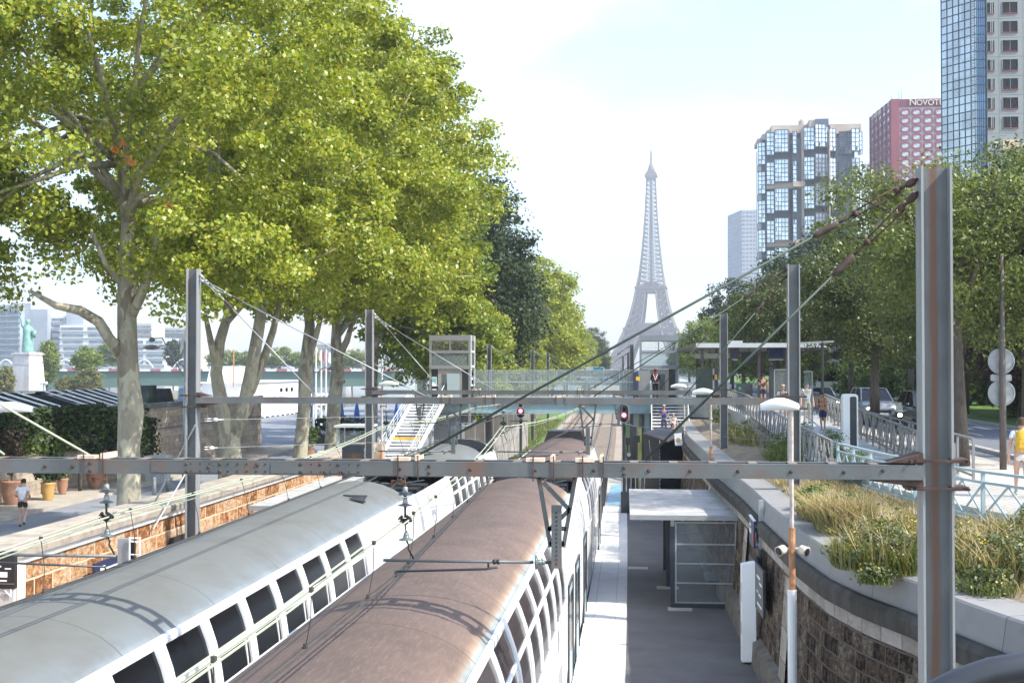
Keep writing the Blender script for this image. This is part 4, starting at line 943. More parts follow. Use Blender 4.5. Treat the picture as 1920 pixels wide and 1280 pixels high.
for i, (px, w2, h2) in enumerate(((130, 6, 2.2), (137, 5, 1.6), (144, 5, 2.4), (150, 5, 1.9), (156, 4, 2.1), (163, 5, 2.3), (171, 6, 1.8), (178, 5, 2.2))):
    x = far(px, D5).x; m.bar((x-.3, D5-.06, 2.2), (x+.25, D5-.06, 2.2+h2*.8), .35, .05, (0, 1, 0)); m.bar((x-.4, D5-.06, 2.2+h2*.4), (x+.5, D5-.06, 2.2+h2*.45), .3, .05, (0, 1, 0))
m.build('graffiti', pm('graffiti_maroon', (.10, .06, .075), .7), br)
for i, px in enumerate((8, 120, 268, 340)):
    x = far(px, D5).x; m = MB(); pts = [(x-3+6*k/10, D5+1, 7.0+2.6*math.sin(math.pi*k/10)) for k in range(11)]; m.tube(pts, .22, 6)
    m.build('lighting_arch', WHITE, None, ['pale arch on the bridge behind the statue', 'pale arch on the bridge right of the statue', 'pale arch on the bridge right of the big trunk', 'pale arch on the bridge behind the tall street lamp'][i], 'arch', 'pale arches along the bridge')
# --- statue on its pedestal (plain robed figure)
D6 = 345.0; S6 = 2500/D6; sc_ = far(52, D6); zf = 6.97+(690-659)/S6
VERD = pm('verdigris', (.20, .38, .33), .7, .1, .25, .8)
ped = thing('pedestal', 'tall tapered white stone pedestal under the green statue', 'pedestal', (sc_.x, D6, 1))
PW = stone_mat('pedestal_stone', [(.55, .53, .52), (.62, .60, .59), (.68, .66, .65)], 1.4, .7, (.45, .43, .42), .02, attr=None, nsc=1, bst=.1)
a, b = 3.25, 2.65
MB().add([(s*q, t*q, z) for q, z in ((a, 0), (b, zf-1-.7)) for s, t in ((-1, -1), (1, -1), (1, 1), (-1, 1))], [(0, 1, 5, 4), (1, 2, 6, 5), (2, 3, 7, 6), (3, 0, 4, 7), (4, 5, 6, 7)]).build('shaft', PW, ped, world=False)
MB().box(-3.0, 3.0, -3.0, 3.0, zf-1.7, zf-1.2).box(-2.5, 2.5, -2.5, 2.5, zf-1.2, zf-1).build('cap', PW, ped, world=False)
ped.rotation_euler = (0, 0, R(-15))
st = thing('statue', 'green verdigris statue of a robed figure raising one arm', 'statue', (sc_.x, D6, zf))
m = MB().mat(0)
m.lathe([(1.5, 0), (1.6, .5), (1.45, 2.5), (1.35, 4.2), (1.25, 5.0), (1.35, 5.8), (1.15, 6.6), (.45, 7.2), (.38, 7.5), (.62, 7.9), (.62, 8.4), (.4, 8.8), (.1, 8.9)], (0, 0, 0), 14)
m.tube([(-.9, 0, 6.4), (-1.5, -.1, 7.4), (-1.75, -.1, 8.6), (-2.1, -.1, 9.9)], [.5, .45, .35, .25], 8); m.lathe([(.12, 0), (.2, .5), (.45, .6), (.3, 1.0), (.05, 1.4)], (-2.15, -.1, 9.9), 8)
m.tube([(.9, 0, 6.3), (1.6, -.3, 5.4), (1.5, -.7, 4.6)], [.5, .45, .35], 8); m.cbox((2.0, -.7, 4.9), (1.0, .35, 2.0), .2, .1, .15)
for i in range(7):
    t = -1.3+i*.42; m.tube([(1.45*math.sin(t), -1.4*math.cos(t), .2), (1.25*math.sin(t*.8), -1.2*math.cos(t*.8), 3.4), (1.0*math.sin(t*.6)+.2, -1.15*math.cos(t*.6), 5.6)], [.16, .14, .08], 5)
m.build('figure', VERD, st, world=False, smooth=True)
# ================================================================= station: footbridge, lifts, stairs, canopy, platform furniture
YB = 83.0; ZD = 5.15
FBB = pm('footbridge_blue', (.26, .38, .41), .45, .1, .1, 1, 0, 30, (.20, .28, .30), 1.2, .4)
def X(px, Y=YB): return at(px, 700, Y=Y).x
fb = thing('footbridge', 'pale blue steel footbridge with frosted glass railing over the tracks', 'footbridge', (X(1040), YB, ZD))
xa, xb = X(800), X(1222)
MB().box(xa, xb, YB, YB+.25, ZD-.95, ZD-.38).box(xa, xb, YB-.12, YB+.37, ZD-.99, ZD-.95).box(xa, xb, YB-.12, YB+.37, ZD-.38, ZD-.34).build('girder', FBB, fb)
MB().box(xa, xb, YB+2.6, YB+2.85, ZD-.95, ZD-.34).build('girder', FBB, fb)
MB().box(xa-.6, X(1545), YB-.1, YB+3, ZD-.335, ZD).build('deck', GREYP, fb)
m = MB()
for i in range(26): x = xa+.3+i*.5; m.lathe([(.03, 0), (.02, .015)], (x, YB-.0, ZD-.9), 6, (0, -1, 0)).lathe([(.03, 0), (.02, .015)], (x, YB-.0, ZD-.44), 6, (0, -1, 0))
m.build('rivets', FBB, fb)
RAILG = glassy('frosted_railing', (.90, .94, .94), .06, .12)
for yy, nm in ((YB+.05, 'front'), (YB+2.75, 'rear')):
    x0 = X(888) if nm == 'front' else X(880); x1 = X(1192) if nm == 'front' else X(1200)
    n = 10
    for i in range(n):
        a = x0+(x1-x0)*i/n; b = x0+(x1-x0)*(i+1)/n; MB().box(a+.02, b-.02, yy, yy+.012, ZD+.05, ZD+1.68).build('glass_panel', RAILG, fb)
    m = MB()
    for i in range(n+1): a = x0+(x1-x0)*i/n; m.box(a-.02, a+.02, yy+.013, yy+.06, ZD, ZD+1.68)
    m.tube([(x0, yy+.08, ZD+.95), (x1, yy+.08, ZD+.95)], .03, 6).tube([(x0, yy+.05, ZD+1.69), (x1, yy+.05, ZD+1.69)], .012, 5); m.build('handrail', GALV, fb)
MB().box(X(1192), X(1219), YB+.03, YB+.07, ZD-.02, ZD+1.7).build('grey_panel', pm('matt_grey_panel', (.24, .255, .255), .6, 0, .05, 2), fb)
# supporting columns
for px, py in ((857, 765), (1192, 768), (1213, 770)):
    x = X(px); MB().box(x-.15, x+.15, YB+.3, YB+.6, .4, ZD-.96).build('column', FBB if px > 1200 else GREYP, fb)
# lifts -----------------------------------------------------------------
LFG = pm('lift_grey', (.25, .245, .235), .5, .2, .1, 1); LFD = glassy('lift_glass', (.70, .76, .76), .14, .04); DOOR = pm('lift_door', (.34, .31, .27), .45, .2, .1, 1); SHEET = pm('lift_blue_grey', (.22, .25, .27), .5, .2, .08, 1)
def lift(label, pl, pr, y0, mat, sidefac):
    x0, x1 = X(pl), X(pr); t = thing('lift_tower', label, 'lift', ((x0+x1)/2, y0+1, .5)); zt = 9.02; ya, yb = y0, y0+2.0
    f = MB(); q = .14
    for x in (x0+q/2, x1-q/2):
        for y in (ya+q/2, yb-q/2): f.box(x-q/2, x+q/2, y-q/2, y+q/2, .5, zt-.35)
    f.box(x0, x1, ya, yb, zt-.35, zt); f.box(x0, x1, ya-.01, yb, 7.9, 8.06); f.box(x0+.02, x1-.02, ya-.08, yb-.1, 6.92, 7.14); f.box(x0+.01, x1-.01, ya+.01, yb-.01, ZD-.3, ZD); f.box(x0+.05, x1-.05, yb-.1, yb-.03, .5, ZD-.3)
    f.build('frame', mat, t)
    m = MB(); m.box((x0+x1)/2-.04, (x0+x1)/2+.04, ya-.012, ya+.05, 8.06, zt-.35)
    for k in range(5): m.box(x0+q, x1-q, ya+.02, ya+.04, 8.1+k*.12, 8.125+k*.12)
    m.build('louvre', mat, t)
    MB().box(x0+q, x1-q, ya+.04, ya+.06, 7.14, 7.9).build('upper_window', LFD, t)
    MB().box(x1-.05, x1-.03, ya+q, yb-q, 7.14, zt-.35).build('side_window', LFD, t)
    w = MB()
    for z in (7.08, 8.0, 6.3, 5.9): w.box(x1+.002, x1+.03, ya+.02, yb-.02, z-.05, z+.06)
    for y in (ya+.06, yb-.1): w.box(x1+.002, x1+.03, y-.06, y+.08, 5.9, zt-.002)
    w.build('side_trim', WHITE if sidefac else GALV, t)
    d = MB().mat(0).box(x0+.55, x1-.55, ya+.02, ya+.06, ZD, 6.9).mat(1).box(x0+.78, x0+1.1, ya+.005, ya+.02, ZD+.15, 6.6).box(x1-1.12, x1-.78, ya+.005, ya+.02, ZD+.15, 6.6).mat(2).box(x0+q, x0+.55, ya+.03, ya+.05, ZD, 6.9).box(x1-.55, x1-q, ya+.03, ya+.05, ZD, 6.9)
    d.build('door', [DOOR, LFD, BLACK], t)
    s = MB().mat(0).box(x0+.18, x0+.48, ya-.02, ya-.005, 5.85, 6.42).mat(1).box(x0+.2, x0+.46, ya-.026, ya-.021, 6.1, 6.38).mat(0).box(x0+.2, x0+.46, ya-.026, ya-.021, 5.62, 5.68)
    s.build('notice', [SIGNWHITE, pm('teal_sign', (.15, .45, .46), .5)], t)
    return t
lift('grey lift tower with white trimmed side at left end of footbridge', 809, 886, YB-.9, LFG, 1)
lift('blue grey lift tower in front of the lattice tower base', 1199, 1271, YB+.6, SHEET, 0)
# stairs ----------------------------------------------------------------
TREAD = pm('stair_tread', (.72, .72, .71), .7, 0, .1, 2)
def stairs(label, top, bot, width, side_mat, n=26, land=13):
    """top / bottom : (x, y, z) at the left edge looking from the platform"""
    t = thing('staircase', label, 'staircase', bot); T, B = Vector(top), Vector(bot); wv = Vector((width, 0, 0))
    for i in range(n):
        u = i/(n-1); p = B.lerp(T, u); ex = .9 if i == land else 0
        m = MB().mat(1 if i in (land, n-1) else 0).box(p.x+.04, p.x+width-.04, p.y-.15, p.y+.13, p.z-.075, p.z)
        if i in (land, n-1): m.mat(1).box(p.x+.04, p.x+width-.04, p.y-.17, p.y-.151, p.z-.16, p.z)
        m.build('tread', [TREAD, YELLOW], t)
    d = (T-B)
    for s in (0, 1):
        o = wv*s
        MB().bar(B+o+Vector((0, -.2, .05)), T+o+Vector((0, .1, .05)), .07, .34).build('stringer', side_mat, t)
        r = MB()
        for i in range(14):
            p = B.lerp(T, i/13)+o; r.tube([p, p+Vector((0, 0, 1.05))], .018, 5)
        for z in (.3, .55, .8, 1.05): r.tube([B+o+Vector((0, 0, z)), T+o+Vector((0, 0, z))], .028 if z > 1 else .012, 6)
        r.build('railing', side_mat, t)
    return t
LSTAIR = pm('stair_white_steel', (.66, .69, .69), .45, .1, .06, 1)
tl = at(775, 754, Y=YB-.6); bl = at(690, 900, z=.6)
st_l = stairs('white steel staircase with yellow nosings on the left platform', (at(777, 755, Y=YB-.7).x, YB-.7, 4.98), (at(688, 905, Y=73.5).x, 73.5, .62), 1.95, LSTAIR)
xr0 = X(1222)
st_r = stairs('steel staircase with people coming down to the right platform', (xr0, YB-.3, 4.98), (at(1222, 924, z=.6).x, 71.8, .62), 2.15, LSTAIR)
tag(MB().box(xr0-.12, xr0-.02, YB-.45, YB-.35, 4.2, 6.2).build('gate_post', WHITE), 'white post at the head of the right stairs', 'post')
for px in (800, 1247):      # glazed cheeks at the stair heads
    x = X(px)
m = MB(); x0, x1 = X(776), X(808); m.box(x0, x1, YB-.75, YB-.735, ZD, ZD+1.1).build('stair_screen', RAILG, None, 'glass screen at the head of the left stairs', 'screen')
m = MB(); x0, x1 = X(843), X(866); m.box(x0, x1, YB-1.1, YB-1.08, ZD-.2, ZD+1.5).build('stair_screen', glassy('milky_glass', (.55, .65, .65), .6, .3), None, 'milky glass screen in front of the left lift doors', 'screen')
m = MB(); x0, x1 = X(875), X(887.5); m.mat(0).box(x0, x1, YB-.05, YB, ZD-.35, ZD+1.5).lathe([((x1-x0)/2, 0), ((x1-x0)/2, .05)], ((x0+x1)/2, YB, ZD+1.5), 20, (0, -1, 0)).mat(1).box(x0+.1, x1-.12, YB-.06, YB-.05, ZD+1.2, ZD+1.42).mat(2).box(x0-.25, x0-.08, YB-.05, YB, ZD-.3, ZD+1.6)
m.build('notice_totem', [NAVY, YELLOW, NAVY], None, 'rounded navy notice board with yellow square beside left lift', 'notice board')
x0, x1 = X(1187), X(1197); MB().mat(0).box(x0, x1, YB-.2, YB-.1, ZD-.3, ZD+1.6).mat(1).box(x1-.15, x1+.1, YB-.22, YB-.2, ZD+1.05, ZD+1.3).build('notice_totem', [NAVY, YELLOW], None, 'slim navy panel with yellow label beside right lift', 'notice board')
# canopy building -------------------------------------------------------
yc0, yc1 = 79.0, 86.0
cn = thing('station_canopy', 'flat roofed station entrance canopy on steel posts', 'canopy', (X(1400), 82, 4.9))
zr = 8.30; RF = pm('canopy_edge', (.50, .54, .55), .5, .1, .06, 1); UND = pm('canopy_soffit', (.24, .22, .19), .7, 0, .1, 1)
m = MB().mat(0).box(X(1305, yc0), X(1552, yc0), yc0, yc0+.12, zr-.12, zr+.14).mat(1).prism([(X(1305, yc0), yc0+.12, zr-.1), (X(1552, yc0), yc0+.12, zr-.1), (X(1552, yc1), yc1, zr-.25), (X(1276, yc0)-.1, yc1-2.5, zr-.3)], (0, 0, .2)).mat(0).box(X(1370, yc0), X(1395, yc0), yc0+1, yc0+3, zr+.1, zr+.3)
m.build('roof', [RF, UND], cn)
for px, y in ((1307, 84), (1317, 80.2), (1331, 84), (1344, 80.5), (1374, 84), (1423, 80.2), (1429, 84.5), (1452, 84), (1475, 80.2), (1500, 84)):
    x = X(px, y); MB().box(x-.08, x+.08, y-.08, y+.08, 4.8, zr-.1).build('post', pm('dark_post', (.12, .11, .10), .6), cn)
MB().box(X(1300), X(1380), yc0+1.2, yc0+1.22, zr-.75, zr-.45).build('duct', GREYP, cn)
SCREEN = pm('dark_screen', (.018, .025, .06), .15)
for px0, px1, py0, py1, lab in ((1369, 1386, 649, 673, 'small departure screen hung under the canopy behind a post'), (1438, 1472, 650, 673, 'wide departure screen hung under the canopy')):
    y = yc0+.4; a, b = at(px0, py1, Y=y), at(px1, py0, Y=y); t = thing('departure_screen', lab, 'screen', ((a.x+b.x)/2, y, a.z), 0, 'departure screens under the canopy')
    MB().box(a.x, b.x, y, y+.25, a.z, b.z).build('housing', BLACK, t); MB().box(a.x+.12, b.x-.12, y-.01, y-.001, a.z+.12, b.z-.1).build('display', SCREEN, t); MB().box(a.x+.1, b.x-.1, y-.02, y+.1, a.z-.06, a.z-.005).build('lip', GALV, t)
a, b = at(1390, 679, Y=yc0+1.2), at(1419, 660, Y=yc0+1.2); MB().box(a.x, b.x, yc0+1.2, yc0+1.4, a.z, b.z).tube([((a.x+b.x)/2, yc0+1.3, b.z), ((a.x+b.x)/2, yc0+1.3, zr)], .03, 6).build('sign_box', BLACK, None, 'black unlit sign box hanging between the two screens', 'sign')
# gates and cabinets at the entrance
a, b = at(1383, 752, Y=79.5), at(1411, 719, Y=79.5); t = thing('ticket_gate', 'dark ticket gate cabinet with round green light', 'ticket gate', ((a.x+b.x)/2, 79.5, 4.9))
MB().box(a.x, b.x, 79.5, 80.7, 4.9, b.z).build('cabinet', CHAR, t); MB().lathe([(.1, 0), (.09, .02)], (a.x+.12, 79.5, b.z-.28), 14, (0, -1, 0)).build('light', pm('green_lens', (.02, .22, .10), .3), t)
a, b = at(1443, 752, Y=79), at(1449, 685, Y=79); MB().box(a.x, b.x, 79, 79.3, 4.8, b.z).lathe([((b.x-a.x)/2, 0), ((b.x-a.x)/2, .3)], ((a.x+b.x)/2, 79, b.z), 16, (0, 1, 0)).build('ticket_validator', CHAR, None, 'tall dark slim validator column under the wide screen', 'validator')
a, b = at(1451, 752, Y=79.2), at(1477, 692, Y=79.2); MB().mat(0).box(a.x, b.x, 79.2, 79.22, 4.9, b.z).mat(1).box(a.x, a.x+.05, 79.17, 79.25, 4.9, b.z).box(b.x-.05, b.x, 79.17, 79.25, 4.9, b.z).box(a.x, b.x, 79.17, 79.25, b.z-.04, b.z).build('glass_gate', [GLASS, GALV], None, 'tall glass gate leaf right of the dark validator', 'gate')
a, b = at(1306, 750, Y=80), at(1346, 691, Y=80); MB().mat(0).box(a.x, b.x, 80, 80.05, 4.8, b.z).mat(1).box(a.x+.95, a.x+1.05, 79.97, 79.99, 5.5, b.z).mat(2).box(b.x-.3, b.x-.05, 79.97, 79.99, b.z-.65, b.z-.35).build('information_board', [pm('dark_green_board', (.03, .05, .05), .2), GALV, pm('orange_label', (.55, .28, .06), .6)], None, 'dark glazed board with orange label beside the right lift', 'board')
a, b = at(1272, 752, Y=81.5), at(1310, 691, Y=81.5); MB().mat(0).box(a.x, b.x, 81.5, 81.52, 4.9, b.z).mat(1).box(a.x, a.x+.05, 81.47, 81.56, 4.9, b.z).box(b.x-.05, b.x, 81.47, 81.56, 4.9, b.z).build('glass_screen', [RAILG, GALV], None, 'glass screen between right lift and dark board', 'screen')
a, b = at(1298, 778, Y=82.5), at(1360, 757, Y=82.5); MB().box(a.x, b.x, 82.5, 84, a.z, b.z).build('approach_beam', FBB, None, 'pale blue beam under the canopy approach', 'beam')
# entrance slab
EA = [(4.7, 62), (8.6, 62), (8.8, 90), (2.2, 90), (2.2, 82.9), (4.7, 79)]
m = MB(); m.prism([(x, y, 4.0) for x, y in EA], (0, 0, .78)); m.build('entrance_slab', PALECONC, kind='structure')
# ramp with lattice railings -------------------------------------------
RAMPM = pm('ramp_paving', (.40, .415, .42), .85, 0, .12, .8)
grid_obj('ramp', [[(4.95, y, z), (7.75, y, z)] for y, z in ((33, 4.275), (44, 4.30), (62, 4.79))], RAMPM, smooth=False, kind='structure')
def lattice_rail(name, label, pts, h, mat, bay=1.6, posts=.06, xpat=2, mid=False):
    t = thing(name, label, 'railing', pts[0]); L = [0]
    for a, b in zip(pts, pts[1:]): L.append(L[-1]+(Vector(b)-Vector(a)).length)
    def P(s): 
        for i in range(len(L)-1):
            if s <= L[i+1]+1e-6: return Vector(pts[i]).lerp(Vector(pts[i+1]), (s-L[i])/(L[i+1]-L[i]))
        return Vector(pts[-1])
    n = max(2, round(L[-1]/bay)); Z = Vector((0, 0, 1))
    for i in range(n+1): p = P(L[-1]*i/n); MB().box(p.x-posts/2, p.x+posts/2, p.y-posts/2, p.y+posts/2, p.z-.15, p.z+h).build('post', mat, t)
    r = MB()
    for i in range(n):
        a, b = P(L[-1]*i/n), P(L[-1]*(i+1)/n)
        r.bar(a+Z*h, b+Z*h, .075, .05).bar(a+Z*.12, b+Z*.12, .04, .05)
        if mid: r.bar(a+Z*(h-.2), b+Z*(h-.2), .04, .05)
    r.build('rail', mat, t)
    for i in range(n):
        a, b = P(L[-1]*i/n), P(L[-1]*(i+1)/n); q = MB(); top = h-(.22 if mid else .04)
        for k in range(xpat):
            c, d = a.lerp(b, k/xpat), a.lerp(b, (k+1)/xpat)
            q.bar(c+Z*.14, d+Z*top, .02, .035).bar(d+Z*.14, c+Z*top, .026, .035)
        q.build('lattice', mat, t)
    return t
RLG = pm('railing_grey', (.22, .22, .215), .55, .2, .1, 2); RLB = pm('railing_blue', (.36, .47, .49), .45, .1, .08, 2)
lattice_rail('railing', 'grey lattice railing on the planter side of the ramp', [(4.7, 34, 4.2), (4.75, 44, 4.3), (4.75, 62, 4.8), (4.8, 78, 4.85)], .95, RLG, 1.5, .06, 2)
lattice_rail('railing', 'grey lattice railing the orange shirted child leans on', [(7.0, 31, 4.27), (7.55, 40, 4.3), (7.9, 52, 4.55), (8.3, 62, 4.8), (8.5, 76, 4.85)], .98, RLG, 1.5, .06, 2)
lattice_rail('railing', 'second plain grey railing along the street edge of the ramp', [(7.9, 33, 4.27), (8.4, 46, 4.3), (8.7, 60, 4.3)], 1.0, RLG, 2.0, .06, 0)
blue_pts = []
for y in (17, 20, 22.5, 24.5, 25.7, 27, 29, 31, 33.3, 35.6): blue_pts.append((RL(y)-.02, y, 4.02))
lattice_rail('railing', 'pale blue lattice railing along the back of the weedy planter', blue_pts, .98, RLB, 1.55, .07, 2, True)
m = MB(); pl = lin(15, 36, 15)
grid_obj('railing_kerb', [[(RL(y)-.12, y, 3.9), (RL(y)-.12, y, 4.10), (RL(y)+.12, y, 4.10)] for y in pl], PALECONC, None, smooth=False, label='low concrete kerb under the pale blue railing', cat='kerb')
# fine wire mesh behind the blue railing
def mesh_mat():
    m, nt, p = base_mat('wire_mesh'); out = nt.nodes['Material Output']; v = coords(nt, 'uvw')
    b = nd(nt, 'ShaderNodeTexBrick'); b.offset = 0; b.inputs['Scale'].default_value = 1; b.inputs['Brick Width'].default_value = .03; b.inputs['Row Height'].default_value = .03; b.inputs['Mortar Size'].default_value = .0025; b.inputs['Mortar Smooth'].default_value = 0
    nt.links.new(v, b.inputs['Vector']); p.inputs['Base Color'].default_value = (.4, .5, .5, 1)
    t = nd(nt, 'ShaderNodeBsdfTransparent'); x = nd(nt, 'ShaderNodeMixShader'); nt.links.new(b.outputs['Fac'], x.inputs[0]); nt.links.new(t.outputs[0], x.inputs[1]); nt.links.new(p.outputs[0], x.inputs[2]); nt.links.new(x.outputs[0], out.inputs['Surface']); return m
grid_obj('mesh_screen', [[(RL(y)-.07, y, 4.12), (RL(y)-.07, y, 4.78)] for y in lin(17, 35.5, 14)], mesh_mat(), [o for o in bpy.data.objects if o.get('label', '').startswith('pale blue lattice')][0], smooth=False)
# white information column
a, b = at(1579, 851, Y=43), at(1607, 737, Y=43); xm = (a.x+b.x)/2; t = thing('information_column', 'tall white rounded information column with black panel by the ramp', 'information column', (xm, 43, 4.28))
hh = b.z-4.28; q = []
for cx_, cz_, a0 in ((.14, hh-.12, 0), (-.14, hh-.12, 90)):
    for i in range(5): u = R(a0+22.5*i); q.append((cx_+.10*math.cos(u), 0, cz_+.10*math.sin(u)))
q = q+[(-.24, 0, 0), (.24, 0, 0)]
MB().prism([(x, -.2, z) for x, _, z in q], (0, .4, 0)).build('body', WHITE, t, world=False, bevel=.02); MB().prism([(-.02, -.203, .15), (.19, -.203, .15), (.19, -.203, hh-.16), (.16, -.203, hh-.1), (.02, -.203, hh-.1), (-.02, -.203, hh-.14)], (0, .002, 0)).build('panel', CHAR, t, world=False)
# ---------------------------------------------------------------- right platform furniture
sh = thing('platform_shelter', 'glazed platform shelter with pale flat roof and blue bench seats', 'shelter', (1.6, 40, .55))
ROOFS = pm('shelter_roof', (.40, .395, .38), .8, 0, .2, 1.6, 0, 30, (.22, .20, .17), 2.2, .7)
fl, fr_, bk = at(1190, 966, z=3.0), at(1382, 966, z=3.0), at(1185, 925, z=3.06)
y0s, y1s = 36.1, 43.6; xl0 = -.35; xr0s = 2.62
m = MB().prism([(xl0, y0s, 2.93), (xr0s, y0s, 2.93), (xr0s-.05, y1s, 2.97), (xl0-.1, y1s, 2.97)], (0, 0, .08)); m.build('roof', ROOFS, sh)
m = MB().box(xl0, xr0s, y0s-.03, y0s, 2.9, 3.03).box(xr0s-.09, xr0s-.03, y0s, y1s, 3.012, 3.06)
for i in range(5): m.box(xl0+.3+i*.55, xl0+.33+i*.55, y0s, y1s, 2.86, 2.93)
m.build('roof_trim', GREYP, sh)
for x, y in ((.79, 36.3), (.74, 39.7), (.70, 43.0), (2.55, 36.3), (2.5, 39.7), (2.45, 43.0)):
    m = MB().mat(0).box(x-.06, x+.06, y-.06, y+.06, .55, 2.72).mat(1).box(x-.05, x+.05, y-.05, y+.05, 2.72, 2.93); m.build('post', [pm('shelter_navy', (.03, .04, .06), .4), GALV], sh)
SG_ = glassy('shelter_glass', (.88, .91, .92), .06, .05)
m = MB().mat(0).box(.85, 2.5, 36.28, 36.30, .7, 2.85).mat(1)
for z in (.68, 1.2, 1.72, 2.24, 2.82): m.box(.85, 2.5, 36.25, 36.275, z-.018, z+.018)
for x in (.88, 2.47): m.box(x-.02, x+.02, 36.24, 36.262, .68, 2.84)
m.build('end_panel', [SG_, GALV], sh)
m = MB().mat(0).box(2.47, 2.485, 36.4, 42.9, .7, 2.85).mat(1)
for y in lin(36.5, 42.8, 9): m.box(2.49, 2.52, y-.02, y+.02, .7, 2.85)
for z in (.7, 1.4, 2.1, 2.8): m.box(2.487, 2.515, 36.4, 42.9, z-.015, z+.015)
m.build('back_panel', [SG_, GALV], sh)
m = MB().mat(0).box(.8, 2.45, 42.98, 43.0, .7, 2.85).mat(1)
for z in (1.2, 1.72, 2.24): m.box(.8, 2.45, 42.95, 42.975, z-.018, z+.018)
m.build('end_panel', [SG_, GALV], sh)
m = MB().box(.75, 2.55, 36.2, 36.34, .55, .66); m.build('sill', CHAR, sh)
BSEAT = pm('seat_steel', (.20, .29, .34), .4, .3, .12, 2)
for yy, n in ((38.0, 3), (40.6, 3)):
    b = thing('bench', 'perforated blue steel bench, %s of two inside the shelter' % ('nearer' if yy < 39 else 'farther'), 'bench', (2.05, yy+.7, .55), 0, 'benches inside the platform shelter')
    for i in range(n):
        s = MB(); y = yy+i*.52
        for k in range(6): s.bar((1.78+k*.085, y, 1.0+.01*k), (1.78+k*.085, y+.46, 1.0+.01*k), .045, .03)
        for k in range(2): s.bar((1.76, y+.1+k*.26, .985), (2.25, y+.1+k*.26, 1.03), .03, .02)
        for k in range(5): s.bar((2.27+.03*k, y, 1.1+k*.09), (2.27+.03*k, y+.46, 1.1+k*.09), .03, .045)
        s.build('seat', BSEAT, b)
    MB().box(1.98, 2.06, yy-.05, yy+1.6, .9, .965).box(1.98, 2.06, yy+.1, yy+.18, .55, .9).box(1.98, 2.06, yy+1.3, yy+1.38, .55, .9).build('frame', CHAR, b)
# platform information post
t = thing('ticket_machine', 'tall white narrow cabinet standing in front of a dark post', 'cabinet', (2.25, 29.6, .55))
z1 = at(1410, 1050, Y=29.6).z
MB().prism([(2.13, 29.45, .58), (2.44, 29.35, .62), (2.44, 29.35, z1), (2.13, 29.45, z1-.08)], (0, .32, 0)).build('body', WHITE, t, bevel=.015)
MB().prism([(2.128, 29.5, 1.9), (2.128, 29.56, 1.9), (2.128, 29.56, 2.3), (2.128, 29.5, 2.3)], (-.004, 0, 0)).prism([(2.128, 29.5, 1.2), (2.128, 29.56, 1.2), (2.128, 29.56, 1.45), (2.128, 29.5, 1.45)], (-.004, 0, 0)).build('slot', BLACK, t)
t = thing('sign_post', 'dark post with pale top carrying a navy station sign', 'sign post', (2.6, 30.2, .55))
zt = at(1425, 937, Y=30.2).z
MB().mat(1).tube([(2.62, 30.2, .55), (2.62, 30.2, 1.05)], .13, 14).mat(0).tube([(2.62, 30.2, 1.05), (2.62, 30.2, 2.95)], .085, 12).mat(2).box(2.57, 2.67, 30.15, 30.25, 2.95, zt).build('post', [CHAR, BLACK, GALV], t)
m = MB().mat(0).box(2.46, 2.50, 30.25, 31.5, 2.95, 3.55).mat(1).box(2.452, 2.46, 30.9, 31.35, 3.2, 3.3).box(2.452, 2.46, 31.0, 31.3, 3.36, 3.42).mat(2).box(2.452, 2.46, 30.35, 30.55, 3.05, 3.25).mat(1).box(2.45, 2.51, 30.25, 31.5, 3.552, 3.57)
m.build('sign_panel', [NAVY, SIGNWHITE, REDP], t); MB().box(2.5, 2.6, 30.3, 30.36, 3.0, 3.06).box(2.5, 2.6, 30.3, 30.36, 3.4, 3.46).build('bracket', GALV, t)
# wall sign behind the post: dark board with small white direction pictures
y0w, y1w = 27.9, 30.3
def wq(y, z): return wpt(y, .24-(z-.55)*.08+.06, z)
sg = thing('wall_sign', 'dark two panel direction board fixed to the curved stone wall', 'sign', wq(29, 2.0))
a, b = at(1442, 1020, Y=30.4), at(1466, 1100, Y=27.9)
pts = [wpt(y, .22, z) for y, z in ((30.6, 1.75), (27.6, 1.75), (27.6, 2.75), (30.6, 2.75))]
c0, c1 = Vector(wpt(30.6, .26, 0)), Vector(wpt(27.9, .26, 0)); dv = (c1-c0); nv = Vector((-dv.y, dv.x, 0)).normalized(); nv = nv if nv.x < 0 else -nv
def wp2(u, z, o=0): p = c0+dv*u+nv*(.02+o); return (p.x, p.y, z)
MB().prism([wp2(0, 1.82), wp2(1, 1.82), wp2(1, 2.78), wp2(0, 2.78)], tuple(nv*.05)).build('board', CHAR, sg)
m = MB()
for u0, u1, z in ((.06, .2, 2.55), (.12, .4, 2.48), (.05, .12, 2.22), (.15, .28, 2.25), (.3, .42, 2.2), (.08, .3, 1.98), (.58, .8, 2.52), (.75, .92, 2.42), (.58, .66, 2.2), (.7, .86, 2.17), (.6, .9, 1.95)):
    m.prism([wp2(u0, z, .052), wp2(u1, z, .052), wp2(u1, z+.05, .052), wp2(u0, z+.05, .052)], tuple(nv*.003))
m.build('pictograms', SIGNWHITE, sg)
MB().prism([wp2(.49, 1.82, .051), wp2(.505, 1.82, .051), wp2(.505, 2.78, .051), wp2(.49, 2.78, .051)], tuple(nv*.003)).build('divider', BLACK, sg)
